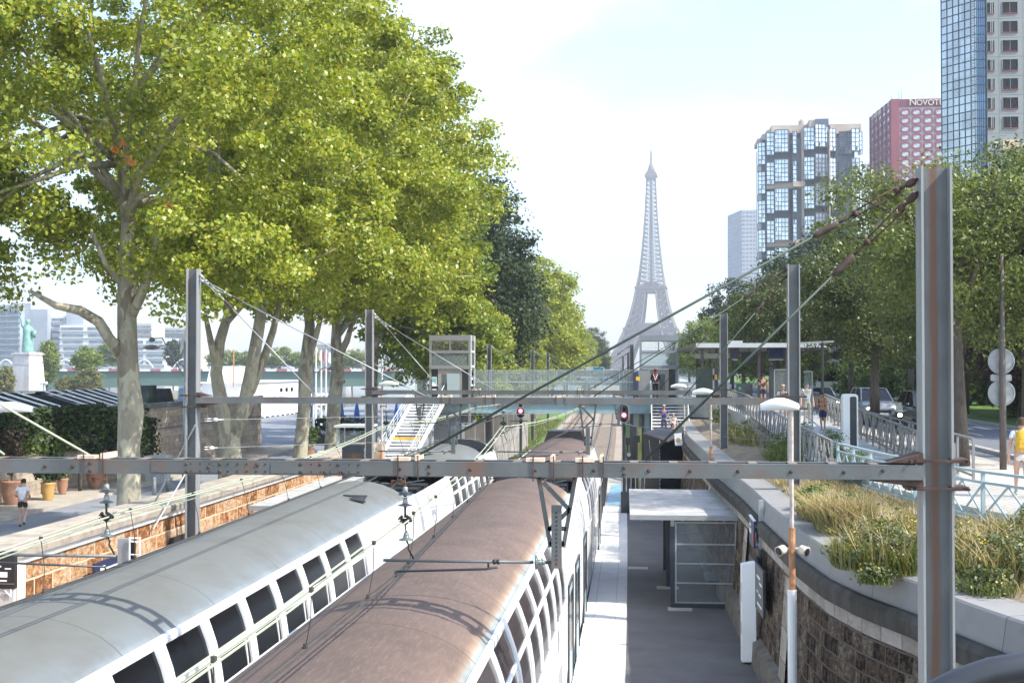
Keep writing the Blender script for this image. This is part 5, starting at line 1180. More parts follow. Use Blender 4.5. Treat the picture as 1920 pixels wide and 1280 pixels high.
# platform lamps
def lamp(label, x, y, zhead, hw, flip, zs, white_to, speakers=False):
    t = thing('platform_lamp', label, 'lamp', (x, y, .55), 0, 'platform lamps with boat shaped heads')
    m = MB().mat(0).tube([(x, y, .55), (x, y, white_to)], .075, 12).mat(1).tube([(x, y, white_to), (x, y, white_to+1.0)], .055, 10).mat(2).tube([(x, y, white_to+1.0), (x, y, zhead)], .033, 8).mat(0).lathe([(.085, 0), (.085, .06)], (x, y, 1.2), 12).mat(2).lathe([(.06, 0), (.06, .05)], (x, y, white_to+1.9), 10).mat(3).lathe([(.079, 0), (.079, .03)], (x, y, 1.75), 12).box(x+.06, x+.14, y-.04, y+.04, 1.0, 1.35)
    m.build('pole', [WHITE, pm('rust_orange_pole', (.40, .20, .10), .8, 0, .4, 8), pm('pale_rusty_pole', (.46, .40, .35), .7, 0, .25, 8), BLACK], t)
    h = MB(); n = 12; rows = []
    s = -1 if flip else 1
    for i in range(n+1):
        u = i/n; xx = x+s*(-.12+hw*u); wd = .02+.17*math.sin(math.pi*min(1, max(0.02, u*.94+.05)))**.7; zz = zhead+.03+.10*math.sin(math.pi*u)
        rows.append([(xx, y-wd, zz-.02), (xx, y-wd*.6, zz+.05), (xx, y, zz+.075), (xx, y+wd*.6, zz+.05), (xx, y+wd, zz-.02), (xx, y+wd*.5, zhead), (xx, y-wd*.5, zhead)])
    h.rows(rows, close=True); h.build('head', WHITE, t, smooth=True)
    if speakers:
        for sd in (-1, 1):
            sp = MB().mat(0).lathe([(.045, 0), (.075, .025), (.077, .12), (.083, .15)], (x+sd*.12, y-.02, zs), 14, (sd*.7, -.7, -.2)).mat(1).lathe([(.066, 0), (.06, .005)], (x+sd*.12+sd*.109, y-.129, zs-.031), 14, (sd*.7, -.7, -.2)).mat(0).bar((x, y, zs), (x+sd*.17, y-.02, zs), .04, .04)
            sp.build('loudspeaker', [pm('cream_plastic', (.58, .52, .42), .5), BLACK], t, smooth=True)
    return t
p = at(1484, 800, Y=22); lamp('nearest platform lamp post with two cream loudspeakers', p.x, 22, at(1460, 769, Y=22).z, .62, True, at(1484, 1028, Y=22).z, at(1484, 1105, Y=22).z, True)
p = at(1333, 800, Y=45); lamp('rusty platform lamp post rising behind the shelter', p.x, 45, at(1330, 739, Y=45).z, .74, True, 2, at(1333, 893, Y=45).z)
p = at(1283, 760, Y=62); lamp('farthest right platform lamp post beside the stairs', p.x, 62, at(1283, 727, Y=62).z, .74, True, 2, 2.2)
lamp('left platform lamp whose white head pokes in from the left edge', -13.2, 26, at(10, 772, Y=26).z, 1.0, False, 2, 2.2)
p = at(716, 730, Y=60); lamp('small lamp with pale head left of the white stairs', p.x, 60, at(716, 722, Y=60).z, .9, False, 2, 2.2)
# black waiting booth with sloping brown roof in front of the right stairs
t = thing('waiting_booth', 'black booth with sloping brown roof in front of the right stairs', 'booth', (.9, 66, .55))
BRN = pm('booth_roof', (.07, .058, .055), .6, 0, .2, 2)
a = [at(1205, 817, Y=64), at(1252, 834, Y=62), at(1278, 812, Y=64), at(1232, 804, Y=66.5)]
z0 = a[0].z
MB().prism([(a[0].x, 65.5, z0), (a[1].x, 63, z0-.25), (a[2].x+.35, 64.5, z0+.15), (a[3].x+.2, 67, z0+.25)], (0, 0, .07)).build('roof', BRN, t)
MB().prism([(a[0].x+.1, 65.5, .55), (a[1].x-.35, 64.3, .55), (a[1].x-.35, 64.3, z0-.1), (a[0].x+.05, 65.5, z0)], (0, .06, 0)).build('left_panel', BLACK, t)
MB().prism([(a[1].x-.32, 64.2, .55), (a[2].x+.2, 65, .55), (a[2].x+.2, 65, z0+.1), (a[1].x-.32, 64.2, z0-.12)], (0, .06, 0)).build('right_panel', CHAR, t)
MB().tube([at(1217, 825, Y=64.2), at(1222, 868, Y=64.2)], .02, 6).build('strut', GALV, t)
a, b = at(1266, 835, Y=61.5), at(1278, 811, Y=61.5); MB().mat(0).prism([(a.x, 61.5, a.z), (b.x+.05, 61.5, a.z), (b.x, 61.5, b.z), (a.x-.05, 61.5, b.z-.05)], (0, .05, 0)).mat(1).lathe([(.11, 0), (.1, .01)], (a.x+.14, 61.5, a.z+.25), 12, (0, -1, 0)).build('advertising_panel', [WHITE, pm('ad_gold', (.35, .26, .1), .6)], None, 'white advertising panel standing beside the black booth', 'panel')
def vending(label, px0, px1, py0, Y, zbase, group='vending machines on the platforms'):
    a, b = at(px0, py0, Y=Y), at(px1, py0, Y=Y); t = thing('vending_machine', label, 'vending machine', ((a.x+b.x)/2, Y, zbase), 0, group)
    MB().box(a.x, b.x, Y, Y+.8, zbase, a.z).build('cabinet', pm('vending_navy', (.03, .045, .065), .4), t, bevel=.02)
    MB().box(a.x+.2, b.x-.3, Y-.012, Y-.001, zbase+.5, a.z-.35).build('display_window', pm('vending_brown', (.10, .045, .02), .3, 0, .5, 6), t)
    m = MB()
    for k in range(4): m.box(a.x+.25, b.x-.35, Y-.02, Y-.0125, zbase+.6+k*.3, zbase+.64+k*.3)
    m.build('shelf', CHAR, t); return t
vending('navy vending machine with brown window under the right stairs', 1249, 1293, 835, 66.5, .55)
vending('dark vending machine with brown slatted front on the left platform', 641, 692, 834, 50.5, .55)
a = at(672, 832, Y=50.4)
tag(MB().box(at(683, 850, Y=50.3).x, at(690, 850, Y=50.3).x, 50.28, 50.3, at(686, 857, Y=50.3).z, at(686, 840, Y=50.3).z).build('notice', SIGNWHITE), 'small white notice on the dark left vending machine', 'notice')
x0, x1 = at(690, 850, Y=51.6).x, at(694, 850, Y=51.6).x
# signals
RLAMP = glow('red_signal_lamp', (1, .06, .08), 6); RDIM = glow('red_signal_dim', (.9, .08, .1), 1.5)
def signal(label, px, pyt, pyb, pyl, Y, zb, w, group='red railway signals'):
    a, b = at(px, pyt, Y=Y), at(px, pyb, Y=Y); l = at(px, pyl, Y=Y); t = thing('railway_signal', label, 'signal', (a.x, Y, zb), 0, group)
    m = MB(); r = w/2; q = [(a.x+r*math.cos(R(180+18*i)), Y, b.z+r+r*math.sin(R(180+18*i))) for i in range(11)] + [(a.x+r*math.cos(R(18*i)), Y, a.z-r+r*math.sin(R(18*i))) for i in range(11)]
    MB().prism(q, (0, .06, 0)).build('backboard', BLACK, t)
    e = MB(); 
    for i in range(len(q)): p1, p2 = q[i], q[(i+1) % len(q)]; e.bar((p1[0], Y-.01, p1[2]), (p2[0], Y-.01, p2[2]), .03, .03)
    e.build('rim', GREYP, t)
    MB().lathe([(.10, 0), (.085, .03), (.02, .045)], (a.x, Y-.005, l.z), 16, (0, -1, 0)).build('red_lamp', RLAMP, t)
    for k in (-1, 1): MB().lathe([(.09, 0), (.09, .02)], (a.x, Y-.003, l.z+k*.26), 14, (0, -1, 0)).build('lens', GLASSD, t)
    MB().tube([(a.x, Y+.1, zb), (a.x, Y+.1, b.z+.2)], .07, 8).box(a.x-.5, a.x+.35, Y-.2, Y+.4, b.z-.15, b.z-.1).build('mast', CHAR, t); return t
signal('nearer red signal at the end of the right platform', 1170, 758, 792, 778, 60, .0, .42)
signal('smaller red signal on a mast over the left grass verge', 976, 763, 784, 770, 66, .0, .42)
# small equipment by the right platform end
for px0, px1, py0, py1, Y, lab, mt in ((1171, 1182, 820, 833, 62, 'black square monitor below the red signal', BLACK), (1188, 1200, 816, 829, 63, 'black sign with a train symbol beside the booth', BLACK), (1174, 1184, 848, 856, 60.5, 'black round mirror plate near the platform end', BLACK)):
    a, b = at(px0, py1, Y=Y), at(px1, py0, Y=Y); m = MB().mat(0).box(a.x, b.x, Y, Y+.15, a.z, b.z).tube([((a.x+b.x)/2, Y+.1, .55), ((a.x+b.x)/2, Y+.1, a.z)], .04, 6)
    if 'train' in lab: m.mat(1).prism(rrect(.16, .17, .06, Y-.004), (0, .003, 0)); 
    if 'round' in lab: m.mat(1).lathe([(.09, 0), (.09, .004)], ((a.x+b.x)/2, Y-.001, (a.z+b.z)/2), 14, (0, -1, 0))
    if 'train' in lab:
        o = m.build('sign', [mt, SIGNWHITE], None, lab, 'sign')
    else: m.build('monitor', [mt, GREYP], None, lab, 'monitor')
a, b = at(1196, 868, Y=64), at(1203, 765, Y=64); MB().box(a.x, b.x, 64, 64.2, .4, 4.1).build('post', pm('olive_post', (.19, .2, .05), .6), None, 'olive green flat post under the footbridge', 'post')
a, b = at(1181, 868, Y=64.5), at(1195, 765, Y=64.5); MB().box(a.x, b.x-.05, 64.5, 64.8, .4, 4.2).build('post', CHAR, None, 'broad dark column left of the olive post', 'post')
a, b = at(1164, 868, Y=59.5), at(1196, 856, Y=59.5); t = thing('barrier', 'dark barrier with grey bars at the platform end', 'barrier', (a.x+.5, 59.5, .5))
m = MB().box(a.x, b.x, 59.5, 59.54, .55, 1.5); m.build('panel', CHAR, t)
m = MB()
for i in range(6): m.tube([(a.x+.05+i*.2, 59.5, 1.5), (a.x+.05+i*.2, 59.5, 2.2)], .02, 5)
m.bar((a.x, 59.5, 2.2), (b.x, 59.5, 2.2), .04, .04); m.build('bars', GREYP, t)
x = at(1430, 880, Y=40).x
a, b = at(1302, 868, Y=58), at(1308, 822, Y=58); MB().box(a.x, b.x, 58, 58.15, .55, b.z).build('post', GALV, None, 'pale grey slim post right of the vending machine', 'post')
m = MB(); a, b = at(1293, 866, Y=59), at(1313, 850, Y=59)
for x in (a.x, (a.x+b.x)/2, b.x): m.tube([(x, 59, .55), (x, 59, b.z)], .03, 6)
for z in (b.z, b.z-.3): m.bar((a.x, 59, z), (b.x, 59, z), .05, .05)
m.build('barrier', WHITE, None, 'white tubular barrier at the foot of the right stairs', 'barrier')
# handrail of the bridge we stand on, bottom right corner
pts = [at(px, py, Y=3.3) for px, py in ((1700, 1340), (1745, 1306), (1800, 1278), (1860, 1258), (1930, 1246), (2010, 1242))]
tag(MB().tube(pts, .035, 12).build('curved_handrail', CHAR, smooth=True), 'dark curved tube handrail in the bottom right corner', 'handrail')
# ---------------------------------------------------------------- left platform
sl2 = thing('platform_shelter', 'long left platform shelter with pale flat roof beside the grey train', 'shelter', (-10, 40, .55))
c_ = [at(352, 962, z=2.95), at(520, 962, z=2.95), at(655, 918, z=3.0), at(560, 914, z=3.0)]
y0l, y1l = 37.5, 47.5
MB().prism([(-11.3, y0l, 2.93), (-8.9, y0l, 2.93), (-8.95, y1l, 2.97), (-11.35, y1l, 2.97)], (0, 0, .08)).build('roof', ROOFS, sl2)
MB().box(-11.3, -8.9, y0l-.03, y0l, 2.88, 3.02).box(-8.9, -8.86, y0l, y1l, 2.88, 3.02).build('roof_trim', GREYP, sl2)
for y in (38, 41, 44, 47):
    for x in (-11.1, -9.1): MB().box(x-.05, x+.05, y-.05, y+.05, .55, 2.93).build('post', GREYP, sl2)
MB().box(-11.16, -11.14, 38, 47, .8, 2.7).build('back_panel', SG_, sl2)
# black direction totem at the far left
t = thing('direction_totem', 'black direction sign with white pictograms at the left edge', 'sign', (-10.6, 23.5, .55))
a, b = at(-60, 1102, Y=23.5), at(27, 1034, Y=23.5)
MB().box(a.x, b.x, 23.5, 23.62, a.z, b.z).build('board', pm('totem_black', (.022, .018, .017), .45), t)
MB().box(a.x+.3, b.x-.02, 23.52, 23.6, .55, a.z).build('post', PALECONC, t)
m = MB(); zt = b.z
for dx, dz, w_, h_ in ((-.30, -.27, .10, .03), (-.12, -.31, .12, .025), (-.20, -.42, .14, .10), (-.40, -.42, .12, .14), (-.22, -.53, .16, .03), (-.46, -.55, .12, .03), (-.16, -.76, .10, .025)):
    m.box(b.x+dx-w_/2, b.x+dx+w_/2, 23.495, 23.499, zt+dz-h_/2, zt+dz+h_/2)
m.bar((b.x-.18, 23.496, zt-.70), (b.x-.08, 23.496, zt-.80), .004, .03, (0, 1, 0)); m.bar((b.x-.06, 23.496, zt-.68), (b.x-.06, 23.496, zt-.82), .03, .004)
m.build('pictograms', SIGNWHITE, t); MB().box(a.x, b.x, 23.494, 23.499, zt-.59, zt-.58).build('divider', GREYP, t)
# blue direction board, grey back of a monitor and ladder frame
q0, q1 = at(186, 1055, x=-11.7), at(262, 1040, x=-11.7)
t = thing('wall_sign', 'blue direction board on the orange wall beside a grey cabinet', 'sign', (-11.75, (q0.y+q1.y)/2, 1.6))
zt_ = at(200, 1028, Y=q0.y).z
MB().box(-11.85, -11.8, q0.y, q1.y, 1.55, 2.75).build('board', NAVY, t); MB().box(-11.799, -11.795, q0.y+.35, q0.y+1.6, 1.7, 2.3).build('map', pm('map_blue', (.03, .09, .26), .4), t)
m = MB()
for y, z, l, h in ((.3, 2.5, .25, .14), (.6, 2.53, 1.3, .05), (.7, 2.4, .4, .03), (.08, 2.0, .14, .1), (1.75, 2.2, .18, .2), (2.05, 2.25, .16, .24), (1.75, 1.9, .18, .16), (2.05, 1.95, .16, .2), (.5, 1.62, 1.4, .06)): m.box(-11.798, -11.79, q0.y+y, q0.y+y+l, z, z+h)
m.build('pictograms', SIGNWHITE, t)
a, b = at(220, 1062, Y=27.5), at(243, 1010, Y=27.5)
t = thing('monitor', 'grey cased platform monitor with a pale tubular frame on the left platform', 'monitor', ((a.x+b.x)/2, 27.5, .55))
MB().box(a.x, b.x, 27.5, 27.7, a.z-.1, b.z).build('case', GREYP, t); MB().box(b.x+.005, b.x+.02, 27.5, 27.8, a.z, b.z-.05).build('display', GLASSD, t)
x0, x1 = b.x+.02, b.x+.16
m = MB()
for x in (x0, x0+.22): m.tube([(x, 27.45, .55), (x, 27.45, b.z+.05)], .018, 6)
for z in (b.z+.03, b.z-.05, b.z-.32): m.tube([(x0, 27.45, z), (x0+.22, 27.45, z)], .015, 6)
m.build('frame', WHITE, t)
# ================================================================= vegetation
def unit(n): v = RNG.normal(size=(n, 3)); return v/np.linalg.norm(v, axis=1, keepdims=True)
def leaf_mesh(name, pos, out, size, wid, up=.45, outw=.5, vary=.35, fold=.12):
    """one small folded four-cornered face per leaf"""
    n = len(pos); nr = unit(n)*.75 + out*outw + np.array([0, 0, up]); nr /= np.linalg.norm(nr, axis=1, keepdims=True)
    a = np.cross(nr, unit(n)); a /= np.linalg.norm(a, axis=1, keepdims=True)+1e-9; b = np.cross(nr, a)
    s = size*(1+vary*(RNG.random(n)*2-1))[:, None]; w = s*wid
    V = np.stack([pos-a*s, pos+b*w+nr*s*fold, pos+a*s*.9, pos-b*w+nr*s*fold], 1).reshape(-1, 3).astype(np.float32)
    me = bpy.data.meshes.new(name); me.vertices.add(4*n); me.vertices.foreach_set('co', V.ravel())
    me.loops.add(4*n); me.loops.foreach_set('vertex_index', np.arange(4*n, dtype=np.int32))
    me.polygons.add(n); me.polygons.foreach_set('loop_start', np.arange(0, 4*n, 4, dtype=np.int32)); me.polygons.foreach_set('loop_total', np.full(n, 4, np.int32))
    me.update(calc_edges=True); return me
def crown_points(ells, nclump, rc, per, inner=.35):
    """leaf clumps scattered through ellipsoids: ((cx,cy,cz),(rx,ry,rz),weight)"""
    wt = np.array([e[2] for e in ells], float); wt /= wt.sum(); P = []; O = []
    for e, k in zip(ells, (wt*nclump).astype(int)):
        c = np.array(e[0]); r = np.array(e[1]); d = unit(k); rad = inner+(1-inner)*RNG.random(k)**.55
        cc = c + d*r*rad[:, None]*(.93+.14*RNG.random(k))[:, None]
        for q, dd in zip(cc, d):
            m = int(per*(.5+RNG.random())); u = unit(m); rr = rc*(.6+.8*RNG.random()); f = RNG.random(m)**.45
            sc = np.array([1.15, 1.15, .72]); P.append(q+u*sc*rr*f[:, None]); O.append(u*.6+dd*.6)
    return np.concatenate(P), np.concatenate(O)
def limb_set(mb, base, top, r0, ells, n, r1=.05, seed=0):
    rr = random.Random(seed)
    for i in range(n):
        e = ells[i % len(ells)]; c = Vector(e[0]); t = rr.uniform(.45, 1.0); s = Vector(base).lerp(Vector(top), t)
        a = rr.uniform(0, 6.28); end = c+Vector((e[1][0]*.72*math.cos(a), e[1][1]*.72*math.sin(a), e[1][2]*rr.uniform(-.35, .65)))
        mid = s.lerp(end, .5)+Vector((rr.uniform(-.5, .5), rr.uniform(-.5, .5), rr.uniform(.1, 1.0)))
        mb.tube([s, s.lerp(mid, .5)+Vector((0, 0, .25)), mid, end], [r0*.55, r0*.42, r0*.27, r1*.6], 6)
BARKP = (lambda: None)()
def bark_mat(name, cols, sc=(1, 1, .45), s=2.2):
    m, nt, p = base_mat(name); v = coords(nt, None, sc); vo = nd(nt, 'ShaderNodeTexVoronoi'); vo.inputs['Scale'].default_value = s*1.5
    w = nd(nt, 'ShaderNodeVectorMath', operation='ADD'); nn = nd(nt, 'ShaderNodeTexNoise'); nn.inputs['Scale'].default_value = s; nt.links.new(v, nn.inputs['Vector']); nt.links.new(v, w.inputs[0]); nt.links.new(nn.outputs['Color'], w.inputs[1]); nt.links.new(w.outputs[0], vo.inputs['Vector'])
    sp = nd(nt, 'ShaderNodeSeparateXYZ'); nt.links.new(vo.outputs['Color'], sp.inputs[0])
    c = ramp(nt, sp.outputs['X'], [(i/(len(cols)-1), q) for i, q in enumerate(cols)]); c = mix(nt, c, tuple(q*.55 for q in cols[0]), ramp(nt, noise(nt, v, s*3, 6, .7), [(.5, 0), (.75, .6)]))
    nt.links.new(c, p.inputs['Base Color']); p.inputs['Roughness'].default_value = .9; bump(nt, p, noise(nt, v, s*4, 6), .5, .03); return m
BARK = bark_mat('plane_bark', [(.20, .17, .12), (.33, .30, .22), (.42, .39, .28), (.27, .25, .19)]); BARKD = bark_mat('dark_bark', [(.07, .055, .045), (.11, .09, .07), (.09, .075, .06)], (1, 1, .3), 5)
LF1 = leaf_mat('plane_leaves', [(.145, .22, .022), (.27, .345, .034), (.39, .43, .05), (.49, .47, .075), (.20, .30, .03)], .42, .38)
LF2 = leaf_mat('plane_leaves_green', [(.10, .17, .022), (.17, .25, .028), (.25, .31, .038), (.30, .32, .05)], .4, .38)
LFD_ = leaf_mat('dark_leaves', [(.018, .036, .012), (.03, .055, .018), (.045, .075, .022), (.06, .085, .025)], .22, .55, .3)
LFR = leaf_mat('locust_leaves', [(.085, .125, .026), (.14, .185, .040), (.21, .24, .06), (.155, .19, .042)], .34)
LFR2 = leaf_mat('locust_leaves_shaded', [(.042, .068, .018), (.075, .108, .028), (.125, .155, .042), (.185, .205, .058)], .3)  # darker copy of the locust leaves; crown shade put into the colour
LFP = leaf_mat('plum_leaves', [(.055, .035, .028), (.10, .06, .04), (.16, .10, .065), (.08, .065, .035)], .2)
LFW = leaf_mat('willow_leaves', [(.12, .17, .03), (.17, .20, .04), (.22, .21, .05), (.26, .19, .05)], .35)
LFH = leaf_mat('hedge_leaves', [(.03, .06, .015), (.06, .11, .02), (.11, .17, .03), (.15, .2, .04)], .3)
DEAD = leaf_mat('withered_leaves', [(.30, .09, .02), (.38, .15, .03), (.25, .08, .03)], .3)
PROTO = {}
def tree(name, label, base, stems, ells, nclump, rc, per, leaf, lmat, bmat=None, limbs=18, group=None, key=None, wid=.7, cat='tree', inner=.35, lr=.3, seed=1):
    """stems: list of (points, radii), absolute; ells absolute"""
    base = Vector(base); t = thing(name, label, cat, base, 0, group)
    mb = MB()
    for pts, rad in stems: mb.tube(pts, rad, 10)
    s0 = stems[0][0]; limb_set(mb, s0[len(s0)//2], s0[-1], lr, ells, limbs, seed=seed)
    mb.build('trunk', bmat or BARK, t, smooth=True)
    P, O = crown_points(ells, nclump, rc, per, inner); me = leaf_mesh('crown', P, O, leaf, wid)
    o = link_mesh('crown', me, lmat, t)
    if key: PROTO[key] = t
    return t
def A(px, py, Y): return at(px, py, Y=Y)
GP = 'plane trees in a row along the quay'
ZQ = 1.17
# T1 : the big pale trunk at the left
T1 = tree('plane_tree', 'big plane tree with thick pale mottled trunk nearest at the left', A(242, 940, 45),
    [([A(243, 975, 45), A(242, 930, 45), A(241, 840, 45), A(246, 775, 45), A(240, 700, 45), A(238, 600, 45), A(239, 500, 45), A(240, 420, 45), A(232, 330, 45), A(225, 200, 45)], [.50, .42, .40, .46, .38, .34, .33, .25, .2, .12]),
     ([A(246, 590, 45), A(262, 560, 44.6), A(280, 515, 44.2), A(300, 420, 44)], [.2, .17, .14, .08]),
     ([A(236, 540, 45), A(215, 515, 44.6), A(197, 492, 44.2), A(170, 430, 44)], [.15, .12, .1, .06]),
     ([A(230, 665, 45), A(205, 635, 44.5), A(185, 603, 44.2), A(150, 582, 44), A(105, 573, 43.5), A(55, 545, 43)], [.24, .2, .19, .17, .12, .06]),
     ([A(238, 420, 45), A(262, 330, 44), A(330, 230, 43), A(420, 140, 42)], [.2, .15, .1, .05])],
    [((-18.0, 44, 18.6), (9.2, 8, 9.6), 10), ((-22.5, 43, 11.6), (3.6, 4, 2.3), 1.6), ((-14.2, 44.5, 11.4), (3.6, 4, 2.6), 1.5), ((-26, 44, 15), (4, 5, 5), 2), ((-21.5, 40, 20), (5, 4, 5.5), 3.5)], 500, .9, 340, .090, LF1, limbs=16, group=GP, lr=.28)
P, O = crown_points([(tuple(A(230, 285, 36.8)), (.35, .25, .5), 1), (tuple(A(312, 378, 37.2)), (.2, .2, .2), .25)], 5, .16, 9); link_mesh('withered_leaves', leaf_mesh('withered_leaves', P, O, .09, .7), DEAD, T1)
T2 = tree('plane_tree', 'forked plane tree whose stems split low behind the second portal pole', A(432, 870, 61),
    [([A(432, 905, 61), A(432, 862, 61), A(430, 815, 61), A(418, 770, 61), A(405, 700, 61), A(412, 640, 61), A(432, 575, 61), A(440, 500, 61)], [.62, .55, .5, .36, .3, .26, .2, .14]),
     ([A(434, 815, 61), A(458, 765, 61), A(472, 690, 61), A(486, 610, 61), A(496, 530, 61), A(500, 430, 61)], [.42, .34, .30, .27, .22, .14]),
     ([A(470, 735, 61), A(492, 680, 61.5), A(512, 620, 62), A(525, 560, 62)], [.22, .2, .17, .1]),
     ([A(407, 690, 61), A(395, 640, 60.5), A(385, 590, 60)], [.2, .16, .1])],
    [((-18.5, 61, 19.4), (9, 8, 9.6), 10), ((-15, 60, 12.5), (4.5, 4, 2.8), 1.5), ((-22, 60, 12.5), (4, 4, 2.8), 1)], 430, .95, 270, .108, LF1, limbs=16, group=GP, seed=3)
T3 = tree('plane_tree', 'leaning plane tree with slim pale trunk left of the lamp pole', A(562, 880, 75),
    [([A(560, 905, 75), A(562, 860, 75), A(570, 770, 75), A(573, 690, 75), A(581, 610, 75), A(570, 520, 75), A(575, 420, 75)], [.5, .44, .38, .4, .3, .24, .12]),
     ([A(578, 670, 75), A(592, 630, 74.5), A(604, 590, 74)], [.22, .18, .1])],
    [((-18.4, 75, 19.8), (9, 8, 10), 10), ((-14.5, 74, 12.6), (4.5, 4, 2.8), 1.2), ((-19, 73, 11.3), (3.5, 3.5, 1.8), .9)], 400, 1.0, 235, .12, LF1, limbs=14, group=GP, seed=5)
T4 = tree('plane_tree', 'plane tree with a bulging gnarled trunk behind the glass kiosk', A(622, 850, 86),
    [([A(618, 875, 86), A(622, 840, 86), A(627, 750, 86), A(633, 700, 86), A(630, 640, 86), A(632, 560, 86)], [.55, .5, .46, .44, .36, .2]),
     ([A(634, 668, 86), A(650, 640, 86), A(662, 600, 86)], [.26, .22, .12]), ([A(640, 715, 85.6), A(642, 706, 85.5)], [.3, .05])],
    [((-18.6, 86, 19.6), (9.2, 8, 10.2), 10), ((-13.5, 86, 12.5), (4, 4, 3.2), 1.2)], 360, 1.02, 180, .14, LF1, limbs=14, group=GP, seed=7)
T5 = tree('plane_tree', 'plane tree half hidden behind the third portal left pole', (-20, 100, ZQ),
    [([A(695, 850, 100), A(697, 800, 100), A(699, 700, 100), A(705, 620, 100), A(715, 540, 100)], [.5, .45, .38, .32, .18]), ([A(700, 660, 100), A(722, 610, 99), A(735, 575, 99)], [.22, .17, .1])],
    [((-18.8, 100, 18.6), (7.9, 7.5, 9.4), 10), ((-16, 99, 10.2), (4.0, 4, 3.4), 2), ((-13.2, 98, 9.2), (2.4, 3, 3.2), 1.2)], 330, 1.05, 165, .15, LF2, limbs=14, group=GP, seed=9)
T6 = tree('plane_tree', 'leafy plane tree behind the left lift tower', (-19, 114, ZQ), [([(-19.3, 114, .5), (-19, 114, 5), (-19.2, 114, 12), (-19, 114, 18)], [.5, .42, .34, .15])],
    [((-19.0, 114, 17.0), (6.4, 7, 8.4), 10), ((-16.0, 112, 8.6), (4.0, 4, 3.8), 3), ((-18.5, 112, 9), (4.5, 4, 3.5), 2)], 310, 1.1, 145, .16, LF2, limbs=12, group=GP, seed=11)
# generic crowns for the rest
def gen_tree(key, name, label, base, h, rx, rz, lmat, bmat, leaf, nclump, per, rc, low=.25, group=None, tr=.3, wid=.7, inner=.35, limbs=12):
    x, y, z = base; cz = z+h-rz
    return tree(name, label, base, [([(x, y, z-.4), (x+.1, y, z+h*.2), (x-.1, y, z+h*.4), (x, y, z+h*.72)], [tr*1.15, tr, tr*.8, tr*.3])], [((x, y, cz), (rx, rx, rz), 10), ((x+rx*.35, y-rx*.2, cz-rz*.45), (rx*.7, rx*.7, rz*.5), 2.5), ((x-rx*.4, y-.2*rx, cz-rz*.4), (rx*.65, rx*.7, rz*.5), 2)], nclump, rc, per, leaf, lmat, bmat, limbs, group, key, wid, inner=inner, lr=tr*.8, seed=hash(key) % 1000 if False else len(key))
def back(px, Y, ztop_px, r=None):   # ground point and height of a tree seen at px with its top at ztop_px
    p = at(px, 690, Y=Y); return p.x, at(px, ztop_px, Y=Y).z
def gen_left(label, px, ty, Y, proto, rx0, h0, group=GP):
    x, zt = back(px, Y, ty); h = zt-ZQ; s = h/h0
    return dup(PROTO[proto], (x, Y, ZQ), label, rz=(px*7 % 628)/100, sc=(s, s, s))
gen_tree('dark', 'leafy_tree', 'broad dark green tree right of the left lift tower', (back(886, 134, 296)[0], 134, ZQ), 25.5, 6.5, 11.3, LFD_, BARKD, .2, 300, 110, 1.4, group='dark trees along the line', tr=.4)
gen_left('second dark green tree right of the broad one', 902, 372, 152, 'dark', 8.5, 25.5, 'dark trees along the line')
gen_left('third dark tree behind the broad dark pair', 915, 430, 172, 'dark', 8.5, 25.5, 'dark trees along the line')
gen_tree('bright', 'leafy_tree', 'bright sunlit tree right of the dark trees', (back(1012, 206, 470)[0], 206, ZQ), 23.5, 6.6, 10.6, LF1, BARK, .22, 260, 95, 1.35, group='bright trees along the line', tr=.35)
for lab, px, ty, Y in (('bright tree on the slope of the far row, second from the dark trees', 1022, 505, 232), ('bright tree lower on the far row, third from the dark trees', 1036, 545, 262), ('small bright tree in the far row above the footbridge glass', 1058, 592, 300), ('smaller pale green tree near the end of the left row', 1092, 615, 360), ('last small pale green tree of the left row before the lattice tower', 1122, 640, 450)): gen_left(lab, px, ty, Y, 'bright', 6.6, 23.5, 'bright trees along the line')
gen_left('small dark tree poking up behind the pale far row', 1116, 612, 400, 'dark', 8.5, 25.5, 'dark trees along the line')
for lab, px, ty, Y in (('bright low tree beside the tracks right of the left lift tower', 905, 560, 118), ('slim bright sapling beyond the footbridge glass', 960, 620, 150), ('second bright sapling beyond the footbridge glass', 1002, 640, 180)):
    x, zt = back(px, Y, ty); dup(PROTO['bright'], (x, Y, .3), lab, rz=px/50, sc=(zt/23.5*.8, zt/23.5*.8, zt/23.5))
# right hand street trees
GS = 'street trees along the right pavement'
R1 = tree('street_tree', 'locust tree with rough brown trunk behind the nearest portal pole', (9.1, 38, 4.27),
    [([A(1803, 872, 38), A(1800, 780, 38), A(1796, 690, 38), A(1793, 610, 38), A(1788, 540, 38), A(1780, 460, 38)], [.24, .19, .165, .15, .12, .06]), ([A(1795, 640, 38), A(1765, 560, 38), A(1740, 480, 37.5), A(1690, 380, 37)], [.1, .08, .06, .03]), ([A(1794, 590, 38), A(1830, 500, 38), A(1870, 400, 38)], [.1, .08, .04])],
    [((10.2, 38.5, 10.3), (4.6, 4, 2.7), 10), ((7.2, 37.5, 11.2), (2.6, 2.4, 1.7), 2.2), ((12, 38, 11.6), (2.4, 3, 1.6), 2)], 330, .62, 95, .075, LFR, BARKD, 16, GS, wid=.42, inner=.15, lr=.09)
R2 = tree('street_tree', 'dark street tree with straight trunk in front of the silver car', (10.9, 64, 4.27),
    [([A(1640, 800, 64), A(1640, 720, 64), A(1641, 660, 64), A(1643, 580, 64)], [.26, .21, .18, .1])], [((10.7, 64, 10.2), (3.6, 3.4, 3.2), 10), ((8.4, 63, 10.6), (1.8, 2, 1.9), 2)], 330, .7, 95, .085, LFR2, BARKD, 14, GS, 'R2', wid=.45, inner=.2, lr=.1)
